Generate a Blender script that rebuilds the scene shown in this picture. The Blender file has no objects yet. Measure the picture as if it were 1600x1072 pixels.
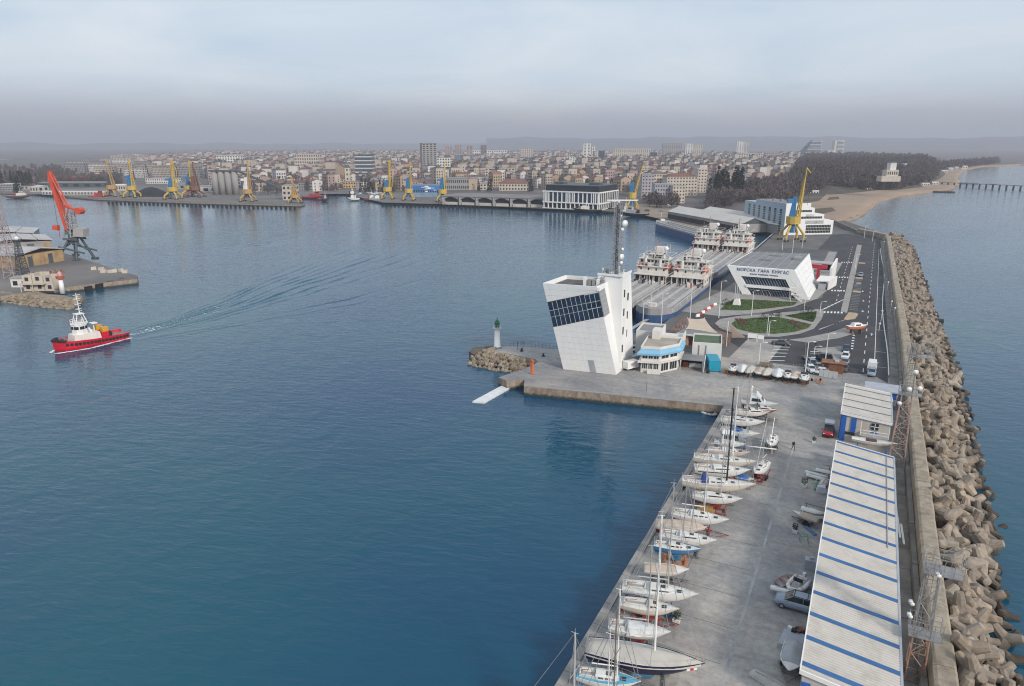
import bpy,math,random
import numpy as np
from mathutils import Vector,noise as mnoise

SC = bpy.context.scene
COL = SC.collection
RND = random.Random(11)
rad = math.radians

# ------------------------------------------------------------------ camera
# X runs across the marina quay, Y along it, Z up; the quay top is z = 0 and the water z = -2
F_PX,CAM_H,PITCH,HEAD = 1100.0,50.0,rad(15.787),rad(26.9025)
cam = bpy.data.cameras.new('camera')
cam.sensor_fit = 'HORIZONTAL'
cam.sensor_width = 36.0
cam.lens = 36.0*F_PX/1600.0
cam.clip_start,cam.clip_end = 1.0,60000.0
cam_ob = bpy.data.objects.new('camera',cam)
COL.objects.link(cam_ob)
cam_ob.location =(0,0,CAM_H)
cam_ob.rotation_euler =(math.pi/2-PITCH,0,HEAD)
SC.camera = cam_ob

# ------------------------------------------------------------------ sky and sun
SUN_DIR = Vector((0.80,-0.42,0.52)).normalized()
SUN_EL = math.asin(SUN_DIR.z)
world = bpy.data.worlds.new('World')
SC.world = world
world.use_nodes = True
wn,wl = world.node_tree.nodes,world.node_tree.links
wn.clear()

def W(kind,**kw):
 n = wn.new(kind)
 for k,v in kw.items():
  setattr(n,k,v)
 return n

w_out,w_bg = W('ShaderNodeOutputWorld'),W('ShaderNodeBackground')
w_bg.inputs['Strength'].default_value = 0.1
nish = W('ShaderNodeTexSky',sky_type='NISHITA',sun_disc=False)
nish.sun_elevation = SUN_EL
nish.sun_rotation = math.atan2(SUN_DIR.x,SUN_DIR.y)
nish.air_density,nish.dust_density = 1.2,2.0
w_tc = W('ShaderNodeTexCoord')
w_sep = W('ShaderNodeSeparateXYZ')
wl.new(w_tc.outputs['Generated'],w_sep.inputs[0])
w_den = W('ShaderNodeMath',operation='ADD')
w_abs = W('ShaderNodeMath',operation='MAXIMUM')
w_abs.inputs[1].default_value = 0.0
wl.new(w_sep.outputs['Z'],w_abs.inputs[0])
wl.new(w_abs.outputs[0],w_den.inputs[0])
w_den.inputs[1].default_value = 0.16
w_x,w_y = W('ShaderNodeMath',operation='DIVIDE'),W('ShaderNodeMath',operation='DIVIDE')
for n,o in((w_x,'X'),(w_y,'Y')):
 wl.new(w_sep.outputs[o],n.inputs[0])
 wl.new(w_den.outputs[0],n.inputs[1])
w_cmb = W('ShaderNodeCombineXYZ')
wl.new(w_x.outputs[0],w_cmb.inputs[0])
wl.new(w_y.outputs[0],w_cmb.inputs[1])
w_n1 = W('ShaderNodeTexNoise')
w_n1.inputs['Scale'].default_value = 0.8
w_n1.inputs['Detail'].default_value = 7
w_n1.inputs['Roughness'].default_value = 0.52
w_n1.inputs['Distortion'].default_value = 0.5
wl.new(w_cmb.outputs[0],w_n1.inputs['Vector'])
w_r = W('ShaderNodeValToRGB')
w_r.color_ramp.elements[0].position,w_r.color_ramp.elements[1].position = 0.34,0.7
w_r.color_ramp.elements[0].color =(0.54,0.655,0.79,1)
w_r.color_ramp.elements[1].color =(0.745,0.805,0.875,1)
wl.new(w_n1.outputs['Fac'],w_r.inputs[0])
# low stratus is greyer than the cloud overhead
w_el = W('ShaderNodeMapRange',interpolation_type='SMOOTHSTEP')
w_el.inputs['From Min'].default_value,w_el.inputs['From Max'].default_value = 0.0,0.085
w_el.inputs['To Min'].default_value,w_el.inputs['To Max'].default_value = 0.86,0.0
wl.new(w_sep.outputs['Z'],w_el.inputs['Value'])
w_low = W('ShaderNodeMix',data_type='RGBA')
w_low.inputs['B'].default_value =(0.32,0.315,0.36,1)
wl.new(w_el.outputs[0],w_low.inputs['Factor'])
wl.new(w_r.outputs[0],w_low.inputs['A'])
w_sc = W('ShaderNodeVectorMath',operation='SCALE')
w_sc.inputs['Scale'].default_value = 10.2
wl.new(w_low.outputs['Result'],w_sc.inputs[0])
w_mix = W('ShaderNodeMix',data_type='RGBA')
w_mix.inputs['Factor'].default_value = 0.88
wl.new(nish.outputs[0],w_mix.inputs['A'])
wl.new(w_sc.outputs[0],w_mix.inputs['B'])
wl.new(w_mix.outputs['Result'],w_bg.inputs['Color'])
wl.new(w_bg.outputs[0],w_out.inputs['Surface'])

sun = bpy.data.lights.new('sun','SUN')
sun.energy,sun.angle,sun.color = 2.8,rad(9),(1.0,0.91,0.80)
sun_ob = bpy.data.objects.new('sun',sun)
COL.objects.link(sun_ob)
sun_ob.rotation_euler = SUN_DIR.to_track_quat('Z','Y').to_euler()

SC.view_settings.view_transform = 'Standard'
SC.view_settings.look = 'None'
SC.view_settings.gamma = 1.0
SC.view_settings.use_curve_mapping = False
SC.view_settings.exposure = 0.12
SC.render.engine = 'CYCLES'
SC.cycles.filter_width = 1.1
SC.cycles.max_bounces = 5
SC.cycles.diffuse_bounces = 2
SC.cycles.glossy_bounces = 3
SC.cycles.transmission_bounces = 3
SC.cycles.volume_bounces = 0
SC.cycles.caustics_reflective = SC.cycles.caustics_refractive = False
SC.cycles.sample_clamp_indirect = 6
SC.cycles.use_adaptive_sampling = True
SC.cycles.adaptive_threshold = 0.006
SC.cycles.use_denoising = True
SC.cycles.denoiser = 'OPENIMAGEDENOISE'
SC.cycles.denoising_prefilter = 'NONE'

# ------------------------------------------------------------------ measuring: where a point of the survey lies in the place
def at(px,py,z=0.0):
 u,v =(px-800)/F_PX,(py-536)/F_PX
 dy,dz = math.cos(PITCH)-v*math.sin(PITCH),-math.sin(PITCH)-v*math.cos(PITCH)
 t =(z-CAM_H)/dz
 x,y = u*t,dy*t
 c,s = math.cos(HEAD),math.sin(HEAD)
 return(x*c-y*s,x*s+y*c)

def zat(x,y,py):
 d = -x*math.sin(HEAD)+y*math.cos(HEAD)
 v =(py-536)/F_PX
 return CAM_H+d*(v*math.cos(PITCH)+math.sin(PITCH))/(v*math.sin(PITCH)-math.cos(PITCH))

def polar(deg,d):
 """a point at a bearing from the camera's heading (clockwise positive) and a distance"""
 a = rad(deg)-HEAD
 return(d*math.sin(a),d*math.cos(a))

 # ------------------------------------------------------------------ materials
MATS ={}

def node_mat(name):
 m = bpy.data.materials.new(name)
 m.use_nodes = True
 nt = m.node_tree
 return m,nt,nt.nodes['Principled BSDF']

def lnk(nt,a,b):
 nt.links.new(a,b)

def mixrgb(nt,fac,a,b,mode='MIX'):
 n = nt.nodes.new('ShaderNodeMix')
 n.data_type,n.blend_type = 'RGBA',mode
 for sock,v in(('Factor',fac),('A',a),('B',b)):
  s = n.inputs[sock] if sock == 'Factor' else[i for i in n.inputs if i.name==sock and i.type=='RGBA'][0]
  if isinstance(v,(int,float)):
   s.default_value = v
  elif isinstance(v,tuple):
   s.default_value = v+(1,) if len(v) == 3 else v
  else:
   nt.links.new(v,s)
 return[o for o in n.outputs if o.type=='RGBA'][0]

def noise_node(nt,vec,scale,detail=4,rough=0.55,dist=0.0,sx=(1,1,1)):
 if sx !=(1,1,1):
  mp = nt.nodes.new('ShaderNodeMapping')
  mp.inputs['Scale'].default_value = sx
  lnk(nt,vec,mp.inputs['Vector'])
  vec = mp.outputs[0]
 n = nt.nodes.new('ShaderNodeTexNoise')
 n.inputs['Scale'].default_value,n.inputs['Detail'].default_value = scale,detail
 n.inputs['Roughness'].default_value,n.inputs['Distortion'].default_value = rough,dist
 lnk(nt,vec,n.inputs['Vector'])
 return n.outputs['Fac']

def ramp(nt,fac,lo,hi,a=(0,0,0),b=(1,1,1)):
 n = nt.nodes.new('ShaderNodeValToRGB')
 n.color_ramp.elements[0].position,n.color_ramp.elements[1].position = lo,hi
 n.color_ramp.elements[0].color,n.color_ramp.elements[1].color = a+(1,),b+(1,)
 lnk(nt,fac,n.inputs[0])
 return n.outputs[0]

def mat(name,rgb,rough=0.6,var=0.12,scale=0.8,metal=0.0,dirt=0.0,dirt_rgb=(0.16,0.12,0.09),bump=0.0,bscale=4.0,streak=False,rnd=0.0,spec=0.4):
 """a painted / stone / metal surface: its colour, mottled, with grime in patches or in streaks that run down"""
 if name in MATS:
  return MATS[name]
 m,nt,b = node_mat(name)
 geo = nt.nodes.new('ShaderNodeNewGeometry')
 pos = geo.outputs['Position']
 n1 = noise_node(nt,pos,scale,5)
 lo = tuple(c*(1-var) for c in rgb)
 hi = tuple(min(1,c*(1+var)) for c in rgb)
 col = mixrgb(nt,ramp(nt,n1,0.3,0.7),lo,hi)
 if dirt:
  n2 = noise_node(nt,pos,scale*0.7,6,0.65,0.3,(3,3,0.35) if streak else(1,1,1))
  f = nt.nodes.new('ShaderNodeMath')
  f.operation = 'MULTIPLY'
  lnk(nt,ramp(nt,n2,0.48,0.72),f.inputs[0])
  f.inputs[1].default_value = dirt
  col = mixrgb(nt,f.outputs[0],col,dirt_rgb)
 if rnd:
  oi = nt.nodes.new('ShaderNodeObjectInfo')
  col = mixrgb(nt,1.0,col,ramp(nt,oi.outputs['Random'],0,1,(1-rnd,)*3,(1+rnd*0.3,1+rnd*0.2,1+rnd*0.1)),'MULTIPLY')
 lnk(nt,col,b.inputs['Base Color'])
 b.inputs['Roughness'].default_value = rough
 b.inputs['Metallic'].default_value = metal
 b.inputs['Specular IOR Level'].default_value = spec
 if bump:
  bp = nt.nodes.new('ShaderNodeBump')
  bp.inputs['Strength'].default_value = bump
  bp.inputs['Distance'].default_value = 0.1
  lnk(nt,noise_node(nt,pos,bscale,5),bp.inputs['Height'])
  lnk(nt,bp.outputs[0],b.inputs['Normal'])
 MATS[name] = m
 return m

 # ------------------------------------------------------------------ geometry helpers
class MB:
 def __init__(s):
  s.v,s.f,s.m =[],[],[]

 def add(s,vs,fs,mi=0):
  o = len(s.v)
  s.v +=[tuple(p) for p in vs]
  s.f +=[tuple(i+o for i in f) for f in fs]
  s.m +=[mi]*len(fs)
  return s

 def hexa(s,b,t,mi=0):
  return s.add(list(b)+list(t),[(3,2,1,0),(4,5,6,7),(0,1,5,4),(1,2,6,5),(2,3,7,6),(3,0,4,7)],mi)

 def box(s,x0,y0,z0,x1,y1,z1,mi=0):
  return s.hexa([(x0,y0,z0),(x1,y0,z0),(x1,y1,z0),(x0,y1,z0)],[(x0,y0,z1),(x1,y0,z1),(x1,y1,z1),(x0,y1,z1)],mi)

 def ob(s,c,d,rz=0.0,mi=0):
  """box of size d, centred at c in x and y, standing at c.z, turned by rz"""
  ca,sa = math.cos(rz),math.sin(rz)
  q =[(c[0]+(i*d[0]*ca-j*d[1]*sa)/2,c[1]+(i*d[0]*sa+j*d[1]*ca)/2) for i,j in((-1,-1),(1,-1),(1,1),(-1,1))]
  return s.hexa([p+(c[2],) for p in q],[p+(c[2]+d[2],) for p in q],mi)

 def prism(s,poly,z0,z1,mi=0,mi_side=None):
  a = sum(poly[i][0]*poly[(i+1)%len(poly)][1]-poly[(i+1)%len(poly)][0]*poly[i][1] for i in range(len(poly)))
  if a < 0:
   poly = poly[::-1]
  n = len(poly)
  o = len(s.v)
  s.v +=[(p[0],p[1],z0) for p in poly]+[(p[0],p[1],z1) for p in poly]
  s.f +=[tuple(o+n+i for i in range(n)),tuple(o+i for i in reversed(range(n)))]
  s.m +=[mi,mi]
  for i in range(n):
   j =(i+1)%n
   s.f.append((o+i,o+j,o+n+j,o+n+i))
   s.m.append(mi if mi_side is None else mi_side)
  return s

 def sheet(s,poly,z,mi=0):
  a = sum(poly[i][0]*poly[(i+1)%len(poly)][1]-poly[(i+1)%len(poly)][0]*poly[i][1] for i in range(len(poly)))
  if a < 0:
   poly = poly[::-1]
  return s.add([(p[0],p[1],z) for p in poly],[tuple(range(len(poly)))],mi)

 def quad(s,a,b,c,d,mi=0):
  return s.add([a,b,c,d],[(0,1,2,3)],mi)

 def tube(s,p,q,r,r2=None,n=6,mi=0,caps=True):
  r2 = r if r2 is None else r2
  p,q = Vector(p),Vector(q)
  d =(q-p)
  if d.length < 1e-6:
   return s
  d.normalize()
  a = d.cross(Vector((0,0,1)) if abs(d.z)<0.9 else Vector((1,0,0))).normalized()
  b = d.cross(a)
  vs =[]
  for c,rr in((p,r),(q,r2)):
   for i in range(n):
    t = 2*math.pi*(i+0.5)/n
    vs.append(c+(a*math.cos(t)+b*math.sin(t))*rr)
  fs =[(i,i+n,(i+1)%n+n,(i+1)%n) for i in range(n)]
  if caps:
   fs +=[tuple(range(n)),tuple(reversed(range(n,2*n)))]
  return s.add(vs,fs,mi)

 def path(s,pts,r,n=5,mi=0):
  for a,b in zip(pts,pts[1:]):
   s.tube(a,b,r,r,n,mi)
  return s

 def loft(s,rings,mi=0,cap0=True,cap1=True,closed=True):
  n = len(rings[0])
  o = len(s.v)
  for r in rings:
   s.v +=[tuple(p) for p in r]
  k = n if closed else n-1
  for i in range(len(rings)-1):
   for j in range(k):
    a,b = o+i*n+j,o+i*n+(j+1)%n
    s.f.append((a,b,b+n,a+n))
    s.m.append(mi)
  if cap0:
   s.f.append(tuple(o+j for j in reversed(range(n))))
   s.m.append(mi)
  if cap1:
   s.f.append(tuple(o+(len(rings)-1)*n+j for j in range(n)))
   s.m.append(mi)
  return s

 def lathe(s,prof,n=12,c=(0,0,0),mi=0):
  rings =[[(c[0]+r*math.cos(2*math.pi*i/n),c[1]+r*math.sin(2*math.pi*i/n),c[2]+z) for i in range(n)] for r,z in prof]
  return s.loft(rings,mi)

 def ball(s,c,r,n=8,mi=0,sq=(1,1,1)):
  k = max(4,n//2+1)
  rings =[]
  for i in range(k+1):
   a = -math.pi/2+math.pi*i/k
   rr = max(0.02,math.cos(a))*r
   rings.append([(c[0]+sq[0]*rr*math.cos(2*math.pi*j/n),c[1]+sq[1]*rr*math.sin(2*math.pi*j/n),c[2]+sq[2]*r*math.sin(a)) for j in range(n)])
  return s.loft(rings,mi)

 def lattice(s,base,top,wb,wt,n,r,mi=0,rz=0.0,sides=4):
  """a lattice mast of square (or three-sided) plan with struts and diagonals"""
  def corner(t,k):
   w = wb+(wt-wb)*t
   a = rz+math.pi/4+k*2*math.pi/sides
   return Vector((base[0]+(top[0]-base[0])*t+w*0.7071*math.cos(a),base[1]+(top[1]-base[1])*t+w*0.7071*math.sin(a),base[2]+(top[2]-base[2])*t))
  for k in range(sides):
   s.tube(corner(0,k),corner(1,k),r,r,4,mi)
  for i in range(n):
   t0,t1 = i/n,(i+1)/n
   for k in range(sides):
    a,b =(corner(t0,k),corner(t1,(k+1)%sides)) if i%2 == 0 else(corner(t0,(k+1)%sides),corner(t1,k))
    s.tube(a,b,r*0.6,r*0.6,3,mi,False)
    s.tube(corner(t1,k),corner(t1,(k+1)%sides),r*0.6,r*0.6,3,mi,False)
  return s

 def mesh(s,name,mats,smooth=False):
  me = bpy.data.meshes.new(name)
  me.from_pydata(s.v,[],s.f)
  for m in(mats if isinstance(mats,(list,tuple)) else[mats]):
   me.materials.append(m)
  if any(s.m):
   me.polygons.foreach_set('material_index',s.m)
  if smooth:
   me.polygons.foreach_set('use_smooth',[True]*len(me.polygons))
  me.update()
  return me

def add(name,mb,mats=None,parent=None,loc=None,rz=0.0,smooth=False,rot=None,scale=None):
 me = mb.mesh(name,mats,smooth) if isinstance(mb,MB) else mb
 o = bpy.data.objects.new(name,me)
 COL.objects.link(o)
 if parent is not None:
  o.parent = parent
 if loc is not None:
  o.location = loc if len(loc) == 3 else(loc[0],loc[1],0)
 if rot is not None:
  o.rotation_euler = rot
 elif rz:
  o.rotation_euler =(0,0,rz)
 if scale is not None:
  o.scale = scale
 return o

def tag(o,label,cat,group=None):
 o['label'],o['category'] = label,cat
 if group:
  o['group'] = group
 return o

def thing(name,label,cat,loc=(0,0,0),rz=0.0,group=None):
 o = bpy.data.objects.new(name,None)
 COL.objects.link(o)
 o.empty_display_size = 0.5
 o.location = loc if len(loc) == 3 else(loc[0],loc[1],0)
 o.rotation_euler =(0,0,rz)
 return tag(o,label,cat,group)

def solo(name,label,cat,mb,mats,loc=(0,0,0),rz=0.0,group=None,smooth=False,rot=None):
 return tag(add(name,mb,mats,None,loc,rz,smooth,rot),label,cat,group)

def kind(o,k):
 o['kind'] = k
 return o

def struct(name,mb,mats,smooth=False,parent=None,loc=None):
 o = add(name,mb,mats,parent,loc,0,smooth)
 return kind(o,'structure')

def kids(o):
 return[c for c in o.children]

def copy_tree(o,parent=None):
 c = o.copy()
 COL.objects.link(c)
 if parent is not None:
  c.parent = parent
 for ch in list(o.children):
  copy_tree(ch,c)
 return c

def clone(o,loc,rz,label=None,group=None):
 c = copy_tree(o)
 c.location = loc if len(loc) == 3 else(loc[0],loc[1],0)
 c.rotation_euler =(0,0,rz)
 if label:
  c['label'] = label
 if group:
  c['group'] = group
 return c

def text(body,size,mats,parent,loc,rot,depth=0.04,name='lettering',align='CENTER'):
 """raised lettering, turned into a mesh"""
 cu = bpy.data.curves.new(name,'FONT')
 cu.body,cu.size,cu.extrude,cu.align_x = body,size,depth,align
 cu.resolution_u = 2
 tmp = bpy.data.objects.new(name,cu)
 COL.objects.link(tmp)
 bpy.context.view_layer.update()
 me = bpy.data.meshes.new_from_object(tmp.evaluated_get(bpy.context.evaluated_depsgraph_get()))
 bpy.data.objects.remove(tmp)
 me.materials.clear()
 me.materials.append(mats)
 o = add(name,me,None,parent,loc)
 o.rotation_euler = rot
 return o

def big(name,verts,faces,mats,mi=None):
 """a large mesh out of arrays; faces of 3 or 4 corners"""
 me = bpy.data.meshes.new(name)
 nv,nf,k = len(verts),len(faces),faces.shape[1]
 me.vertices.add(nv)
 me.vertices.foreach_set('co',np.asarray(verts,np.float32).ravel())
 me.loops.add(nf*k)
 me.loops.foreach_set('vertex_index',np.asarray(faces,np.int32).ravel())
 me.polygons.add(nf)
 me.polygons.foreach_set('loop_start',np.arange(0,nf*k,k,dtype=np.int32))
 me.polygons.foreach_set('loop_total',np.full(nf,k,np.int32))
 for m in(mats if isinstance(mats,(list,tuple)) else[mats]):
  me.materials.append(m)
 if mi is not None:
  me.polygons.foreach_set('material_index',np.asarray(mi,np.int32))
 me.update(calc_edges=True)
 return me
 # ------------------------------------------------------------------ materials of the setting
def water_mat():
 m,nt,b = node_mat('water')
 geo = nt.nodes.new('ShaderNodeNewGeometry')
 pos = geo.outputs['Position']
 big_n = noise_node(nt,pos,0.006,3,0.5,0.6,(1,0.45,1))
 deep = mixrgb(nt,ramp(nt,noise_node(nt,pos,0.012,4),0.3,0.7),(0.002,0.046,0.120),(0.002,0.080,0.115))
 lnk(nt,deep,b.inputs['Base Color'])
 b.inputs['Roughness'].default_value = 0.07
 b.inputs['IOR'].default_value = 1.333
 b.inputs['Specular IOR Level'].default_value = 0.6
 rot = nt.nodes.new('ShaderNodeVectorRotate')
 rot.rotation_type = 'Z_AXIS'
 rot.inputs['Angle'].default_value = -rad(16)
 lnk(nt,pos,rot.inputs['Vector'])
 rp = rot.outputs[0]
 w1 = noise_node(nt,rp,0.62,2.5,0.5,0.5,(0.42,1.15,1))
 w2 = noise_node(nt,rp,1.9,2,0.55,0.3,(0.5,1.2,1))
 w3 = noise_node(nt,pos,0.11,2,0.5,0.8)
 s = nt.nodes.new('ShaderNodeMath')
 s.operation = 'MULTIPLY_ADD'
 lnk(nt,w2,s.inputs[0])
 s.inputs[1].default_value = 0.22
 lnk(nt,w1,s.inputs[2])
 s2 = nt.nodes.new('ShaderNodeMath')
 s2.operation = 'MULTIPLY_ADD'
 lnk(nt,w3,s2.inputs[0])
 s2.inputs[1].default_value = 1.5
 lnk(nt,s.outputs[0],s2.inputs[2])
 # cat's paws: the breeze roughens some stretches more than others
 gust = nt.nodes.new('ShaderNodeMapRange')
 gust.inputs['From Min'].default_value,gust.inputs['From Max'].default_value = 0.35,0.65
 gust.inputs['To Min'].default_value,gust.inputs['To Max'].default_value = 0.11,0.32
 lnk(nt,big_n,gust.inputs['Value'])
 bp = nt.nodes.new('ShaderNodeBump')
 bp.inputs['Distance'].default_value = 0.62
 lnk(nt,gust.outputs[0],bp.inputs['Strength'])
 lnk(nt,s2.outputs[0],bp.inputs['Height'])
 lnk(nt,bp.outputs[0],b.inputs['Normal'])
 MATS['water'] = m
 return m

def apron_mat():
 """brushed and stained concrete of the boat yard"""
 m,nt,b = node_mat('yard_concrete')
 pos = nt.nodes.new('ShaderNodeNewGeometry').outputs['Position']
 base = mixrgb(nt,ramp(nt,noise_node(nt,pos,0.07,6,0.6,0.4),0.36,0.66),(0.23,0.228,0.232),(0.46,0.425,0.375))
 streak = ramp(nt,noise_node(nt,pos,0.34,7,0.74,1.0,(0.38,1.6,1)),0.42,0.70)
 col = mixrgb(nt,0.5,base,mixrgb(nt,streak,(0.43,0.41,0.385),(0.165,0.165,0.175)))
 wet = noise_node(nt,pos,0.045,4,0.6,0.8)
 col = mixrgb(nt,ramp(nt,wet,0.45,0.62),col,mixrgb(nt,0.55,col,(0.13,0.140,0.165)))
 warm = noise_node(nt,pos,0.03,4,0.65,0.6)
 col = mixrgb(nt,ramp(nt,warm,0.5,0.7),col,mixrgb(nt,0.34,col,(0.50,0.385,0.28)))
 blot = ramp(nt,noise_node(nt,pos,0.35,5,0.7,0.8),0.6,0.72)
 f = nt.nodes.new('ShaderNodeMath')
 f.operation = 'MULTIPLY'
 lnk(nt,blot,f.inputs[0])
 f.inputs[1].default_value = 0.62
 col = mixrgb(nt,f.outputs[0],col,(0.21,0.17,0.135))
 fine = ramp(nt,noise_node(nt,pos,1.1,8,0.78,0.4),0.3,0.7,(0.70,0.71,0.73),(1.20,1.19,1.17))
 col = mixrgb(nt,1.0,col,fine,'MULTIPLY')
 lnk(nt,col,b.inputs['Base Color'])
 b.inputs['Roughness'].default_value = 0.8
 bp = nt.nodes.new('ShaderNodeBump')
 bp.inputs['Strength'].default_value,bp.inputs['Distance'].default_value = 0.25,0.05
 lnk(nt,noise_node(nt,pos,3.0,5),bp.inputs['Height'])
 lnk(nt,bp.outputs[0],b.inputs['Normal'])
 MATS['apron'] = m
 return m

def quay_wall_mat():
 """quay face: pale stone going rusty, then green and black at the waterline"""
 m,nt,b = node_mat('quay_face')
 geo = nt.nodes.new('ShaderNodeNewGeometry')
 pos = geo.outputs['Position']
 sep = nt.nodes.new('ShaderNodeSeparateXYZ')
 lnk(nt,pos,sep.inputs[0])
 n = noise_node(nt,pos,0.9,5,0.65,0.5,(1,1,0.5))
 col = mixrgb(nt,ramp(nt,n,0.35,0.65),(0.36,0.31,0.25),(0.22,0.15,0.105))
 ad = nt.nodes.new('ShaderNodeMath')
 ad.operation = 'MULTIPLY_ADD'
 lnk(nt,noise_node(nt,pos,1.7,3),ad.inputs[0])
 ad.inputs[1].default_value = 0.9
 lnk(nt,sep.outputs['Z'],ad.inputs[2])
 mr = nt.nodes.new('ShaderNodeMapRange')
 mr.inputs['From Min'].default_value,mr.inputs['From Max'].default_value = -1.25,-0.75
 lnk(nt,ad.outputs[0],mr.inputs['Value'])
 col = mixrgb(nt,mr.outputs[0],(0.045,0.045,0.035),col)
 lnk(nt,col,b.inputs['Base Color'])
 b.inputs['Roughness'].default_value = 0.85
 bp = nt.nodes.new('ShaderNodeBump')
 bp.inputs['Strength'].default_value,bp.inputs['Distance'].default_value = 0.6,0.1
 lnk(nt,noise_node(nt,pos,2.0,5),bp.inputs['Height'])
 lnk(nt,bp.outputs[0],b.inputs['Normal'])
 MATS['quay_face'] = m
 return m

def grass_mat(name,a,b_,scale=0.5):
 m,nt,b = node_mat(name)
 pos = nt.nodes.new('ShaderNodeNewGeometry').outputs['Position']
 col = mixrgb(nt,ramp(nt,noise_node(nt,pos,scale,6,0.65,0.3),0.35,0.68),a,b_)
 lnk(nt,col,b.inputs['Base Color'])
 b.inputs['Roughness'].default_value = 0.95
 bp = nt.nodes.new('ShaderNodeBump')
 bp.inputs['Strength'].default_value,bp.inputs['Distance'].default_value = 0.8,0.1
 lnk(nt,noise_node(nt,pos,6.0,4),bp.inputs['Height'])
 lnk(nt,bp.outputs[0],b.inputs['Normal'])
 MATS[name] = m
 return m

WATER,APRON,FACE = water_mat(),apron_mat(),quay_wall_mat()
GRASS = grass_mat('lawn_grass',(0.042,0.100,0.022),(0.095,0.118,0.042))
TUFT = grass_mat('rough_ground',(0.055,0.045,0.035),(0.105,0.085,0.06),0.08)
ASPHALT = mat('asphalt',(0.047,0.047,0.053),0.88,0.22,0.16,dirt=0.35,dirt_rgb=(0.115,0.112,0.112),bump=0.2)
PALE_ASPHALT = mat('worn_asphalt',(0.135,0.13,0.13),0.9,0.2,0.12,dirt=0.4,dirt_rgb=(0.07,0.07,0.075),bump=0.2)
PAVER = mat('paving',(0.30,0.285,0.27),0.85,0.14,0.35,dirt=0.25,dirt_rgb=(0.19,0.175,0.16),bump=0.2)
PAINT = mat('road_paint',(0.72,0.72,0.70),0.7,0.12,1.5,dirt=0.3,dirt_rgb=(0.3,0.3,0.3))
OCHRE_PAVER = mat('tactile_paving',(0.42,0.32,0.21),0.85,0.15,0.8)
SAND = mat('beach_sand',(0.31,0.228,0.163),0.95,0.16,0.018,dirt=0.45,dirt_rgb=(0.22,0.165,0.125),bump=0.2,bscale=0.4)
PORT = mat('port_yard',(0.16,0.15,0.145),0.9,0.25,0.03,dirt=0.5,dirt_rgb=(0.085,0.08,0.08))
CITY_GROUND = mat('town_ground',(0.12,0.105,0.10),0.95,0.3,0.02,dirt=0.5,dirt_rgb=(0.06,0.055,0.055))
HILL = mat('hill_scrub',(0.085,0.09,0.075),1.0,0.3,0.0012,dirt=0.5,dirt_rgb=(0.05,0.055,0.05))

# ------------------------------------------------------------------ water, land
mb = MB()
mb.sheet([(-16000,-3000),(9000,-3000),(9000,15500),(-16000,15500)],-2.0)
sea = struct('sea_water',mb,WATER)

# the boat yard quay with the tower pier; faces down into the water
mb = MB()
yard =[(-21.6,8),(12.0,8),(12.0,170),(-56.5,170),(-58.3,200),(-59,160),(-64,156),(-66.5,139.5),(-69.5,131.5),(-66.6,130.4),(-65.3,133.4),(-62.3,128.4),(-21.6,135.8)]
yard =[(-21.6,8),(12.0,8),(12.0,170),(-57.5,170),(-59.5,158),(-66,155),(-67.5,139.5),(-70.0,131.3),(-67.2,129.9),(-64.2,132.6),(-62.3,128.4),(-21.6,135.8)]
mb.prism(yard,-5,0,0,1)
struct('quay_apron',mb,[APRON,FACE])
mb = MB()
mb.prism([(-57.5,170.0),(12.0,170.0),(12.0,456),(-8,470),(-72,452),(-49.5,440),(-48.4,300),(-50.5,190)],-5,0,0,1)
struct('terminal_quay',mb,[PALE_ASPHALT,FACE])

# coping stones along the yard edge
cop = mat('coping',(0.30,0.285,0.27),0.85,0.15,0.6,dirt=0.3,dirt_rgb=(0.17,0.15,0.13))
mb = MB().box(-0.45,0,0,0.45,1.94,0.16)
cope_me = mb.mesh('coping_stone',cop)
edge = thing('quay_edge','pale coping along the boat yard quay edge under the yacht sterns','quay edge',(-21.2,40,0))
for k in range(47):
 add('coping_stone',cope_me,None,edge,(0,k*2.0,RND.uniform(-0.015,0.015)))
n = 20
d0,d1 = Vector((-61.9,128.95,0)),Vector((-21.8,136.15,0))
edge2 = thing('quay_edge','rust stained coping along the tower pier edge facing the basin','quay edge',(0,0,0))
cope2 = MB().box(-0.02,-0.45,0,1.98,0.45,0.14).mesh('coping_stone',cop)
ang = math.atan2(d1.y-d0.y,d1.x-d0.x)
for k in range(n):
 p = d0+(d1-d0)*(k/n)
 add('coping_stone',cope2,None,edge2,(p.x,p.y,RND.uniform(-0.01,0.01)),ang)

 # town, port and beach land beyond the basin
shore =[at(*p,-2) for p in[(0,303),(70,306),(150,313),(300,319),(470,323.5),(477,321),(470,312),(492,304.5),(540,304.5),(575,313),(600,318.5),(700,321),(850,328),(968,334.5),(1008,338),(1040,346),(1110,366)]]
shore =[(-2600,560),(-1400,470)]+shore
town = shore+[(-72,440),(-72,452),(-8,470),(2,478)]+[at(*p,-2) for p in[(1318,348),(1340,340),(1371,316),(1400,307),(1440,302),(1480,297),(1497,289),(1495,276),(1504,267),(1525,261.5),(1544,258.7),(1600,258)]]+[(900,3300),(2600,5200),(2600,15200),(-15500,15200),(-15500,2000),(-2600,1500)]
mb = MB()
mb.prism(town,-6,-0.3,0,1)
struct('town_ground',mb,[CITY_GROUND,FACE])

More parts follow.
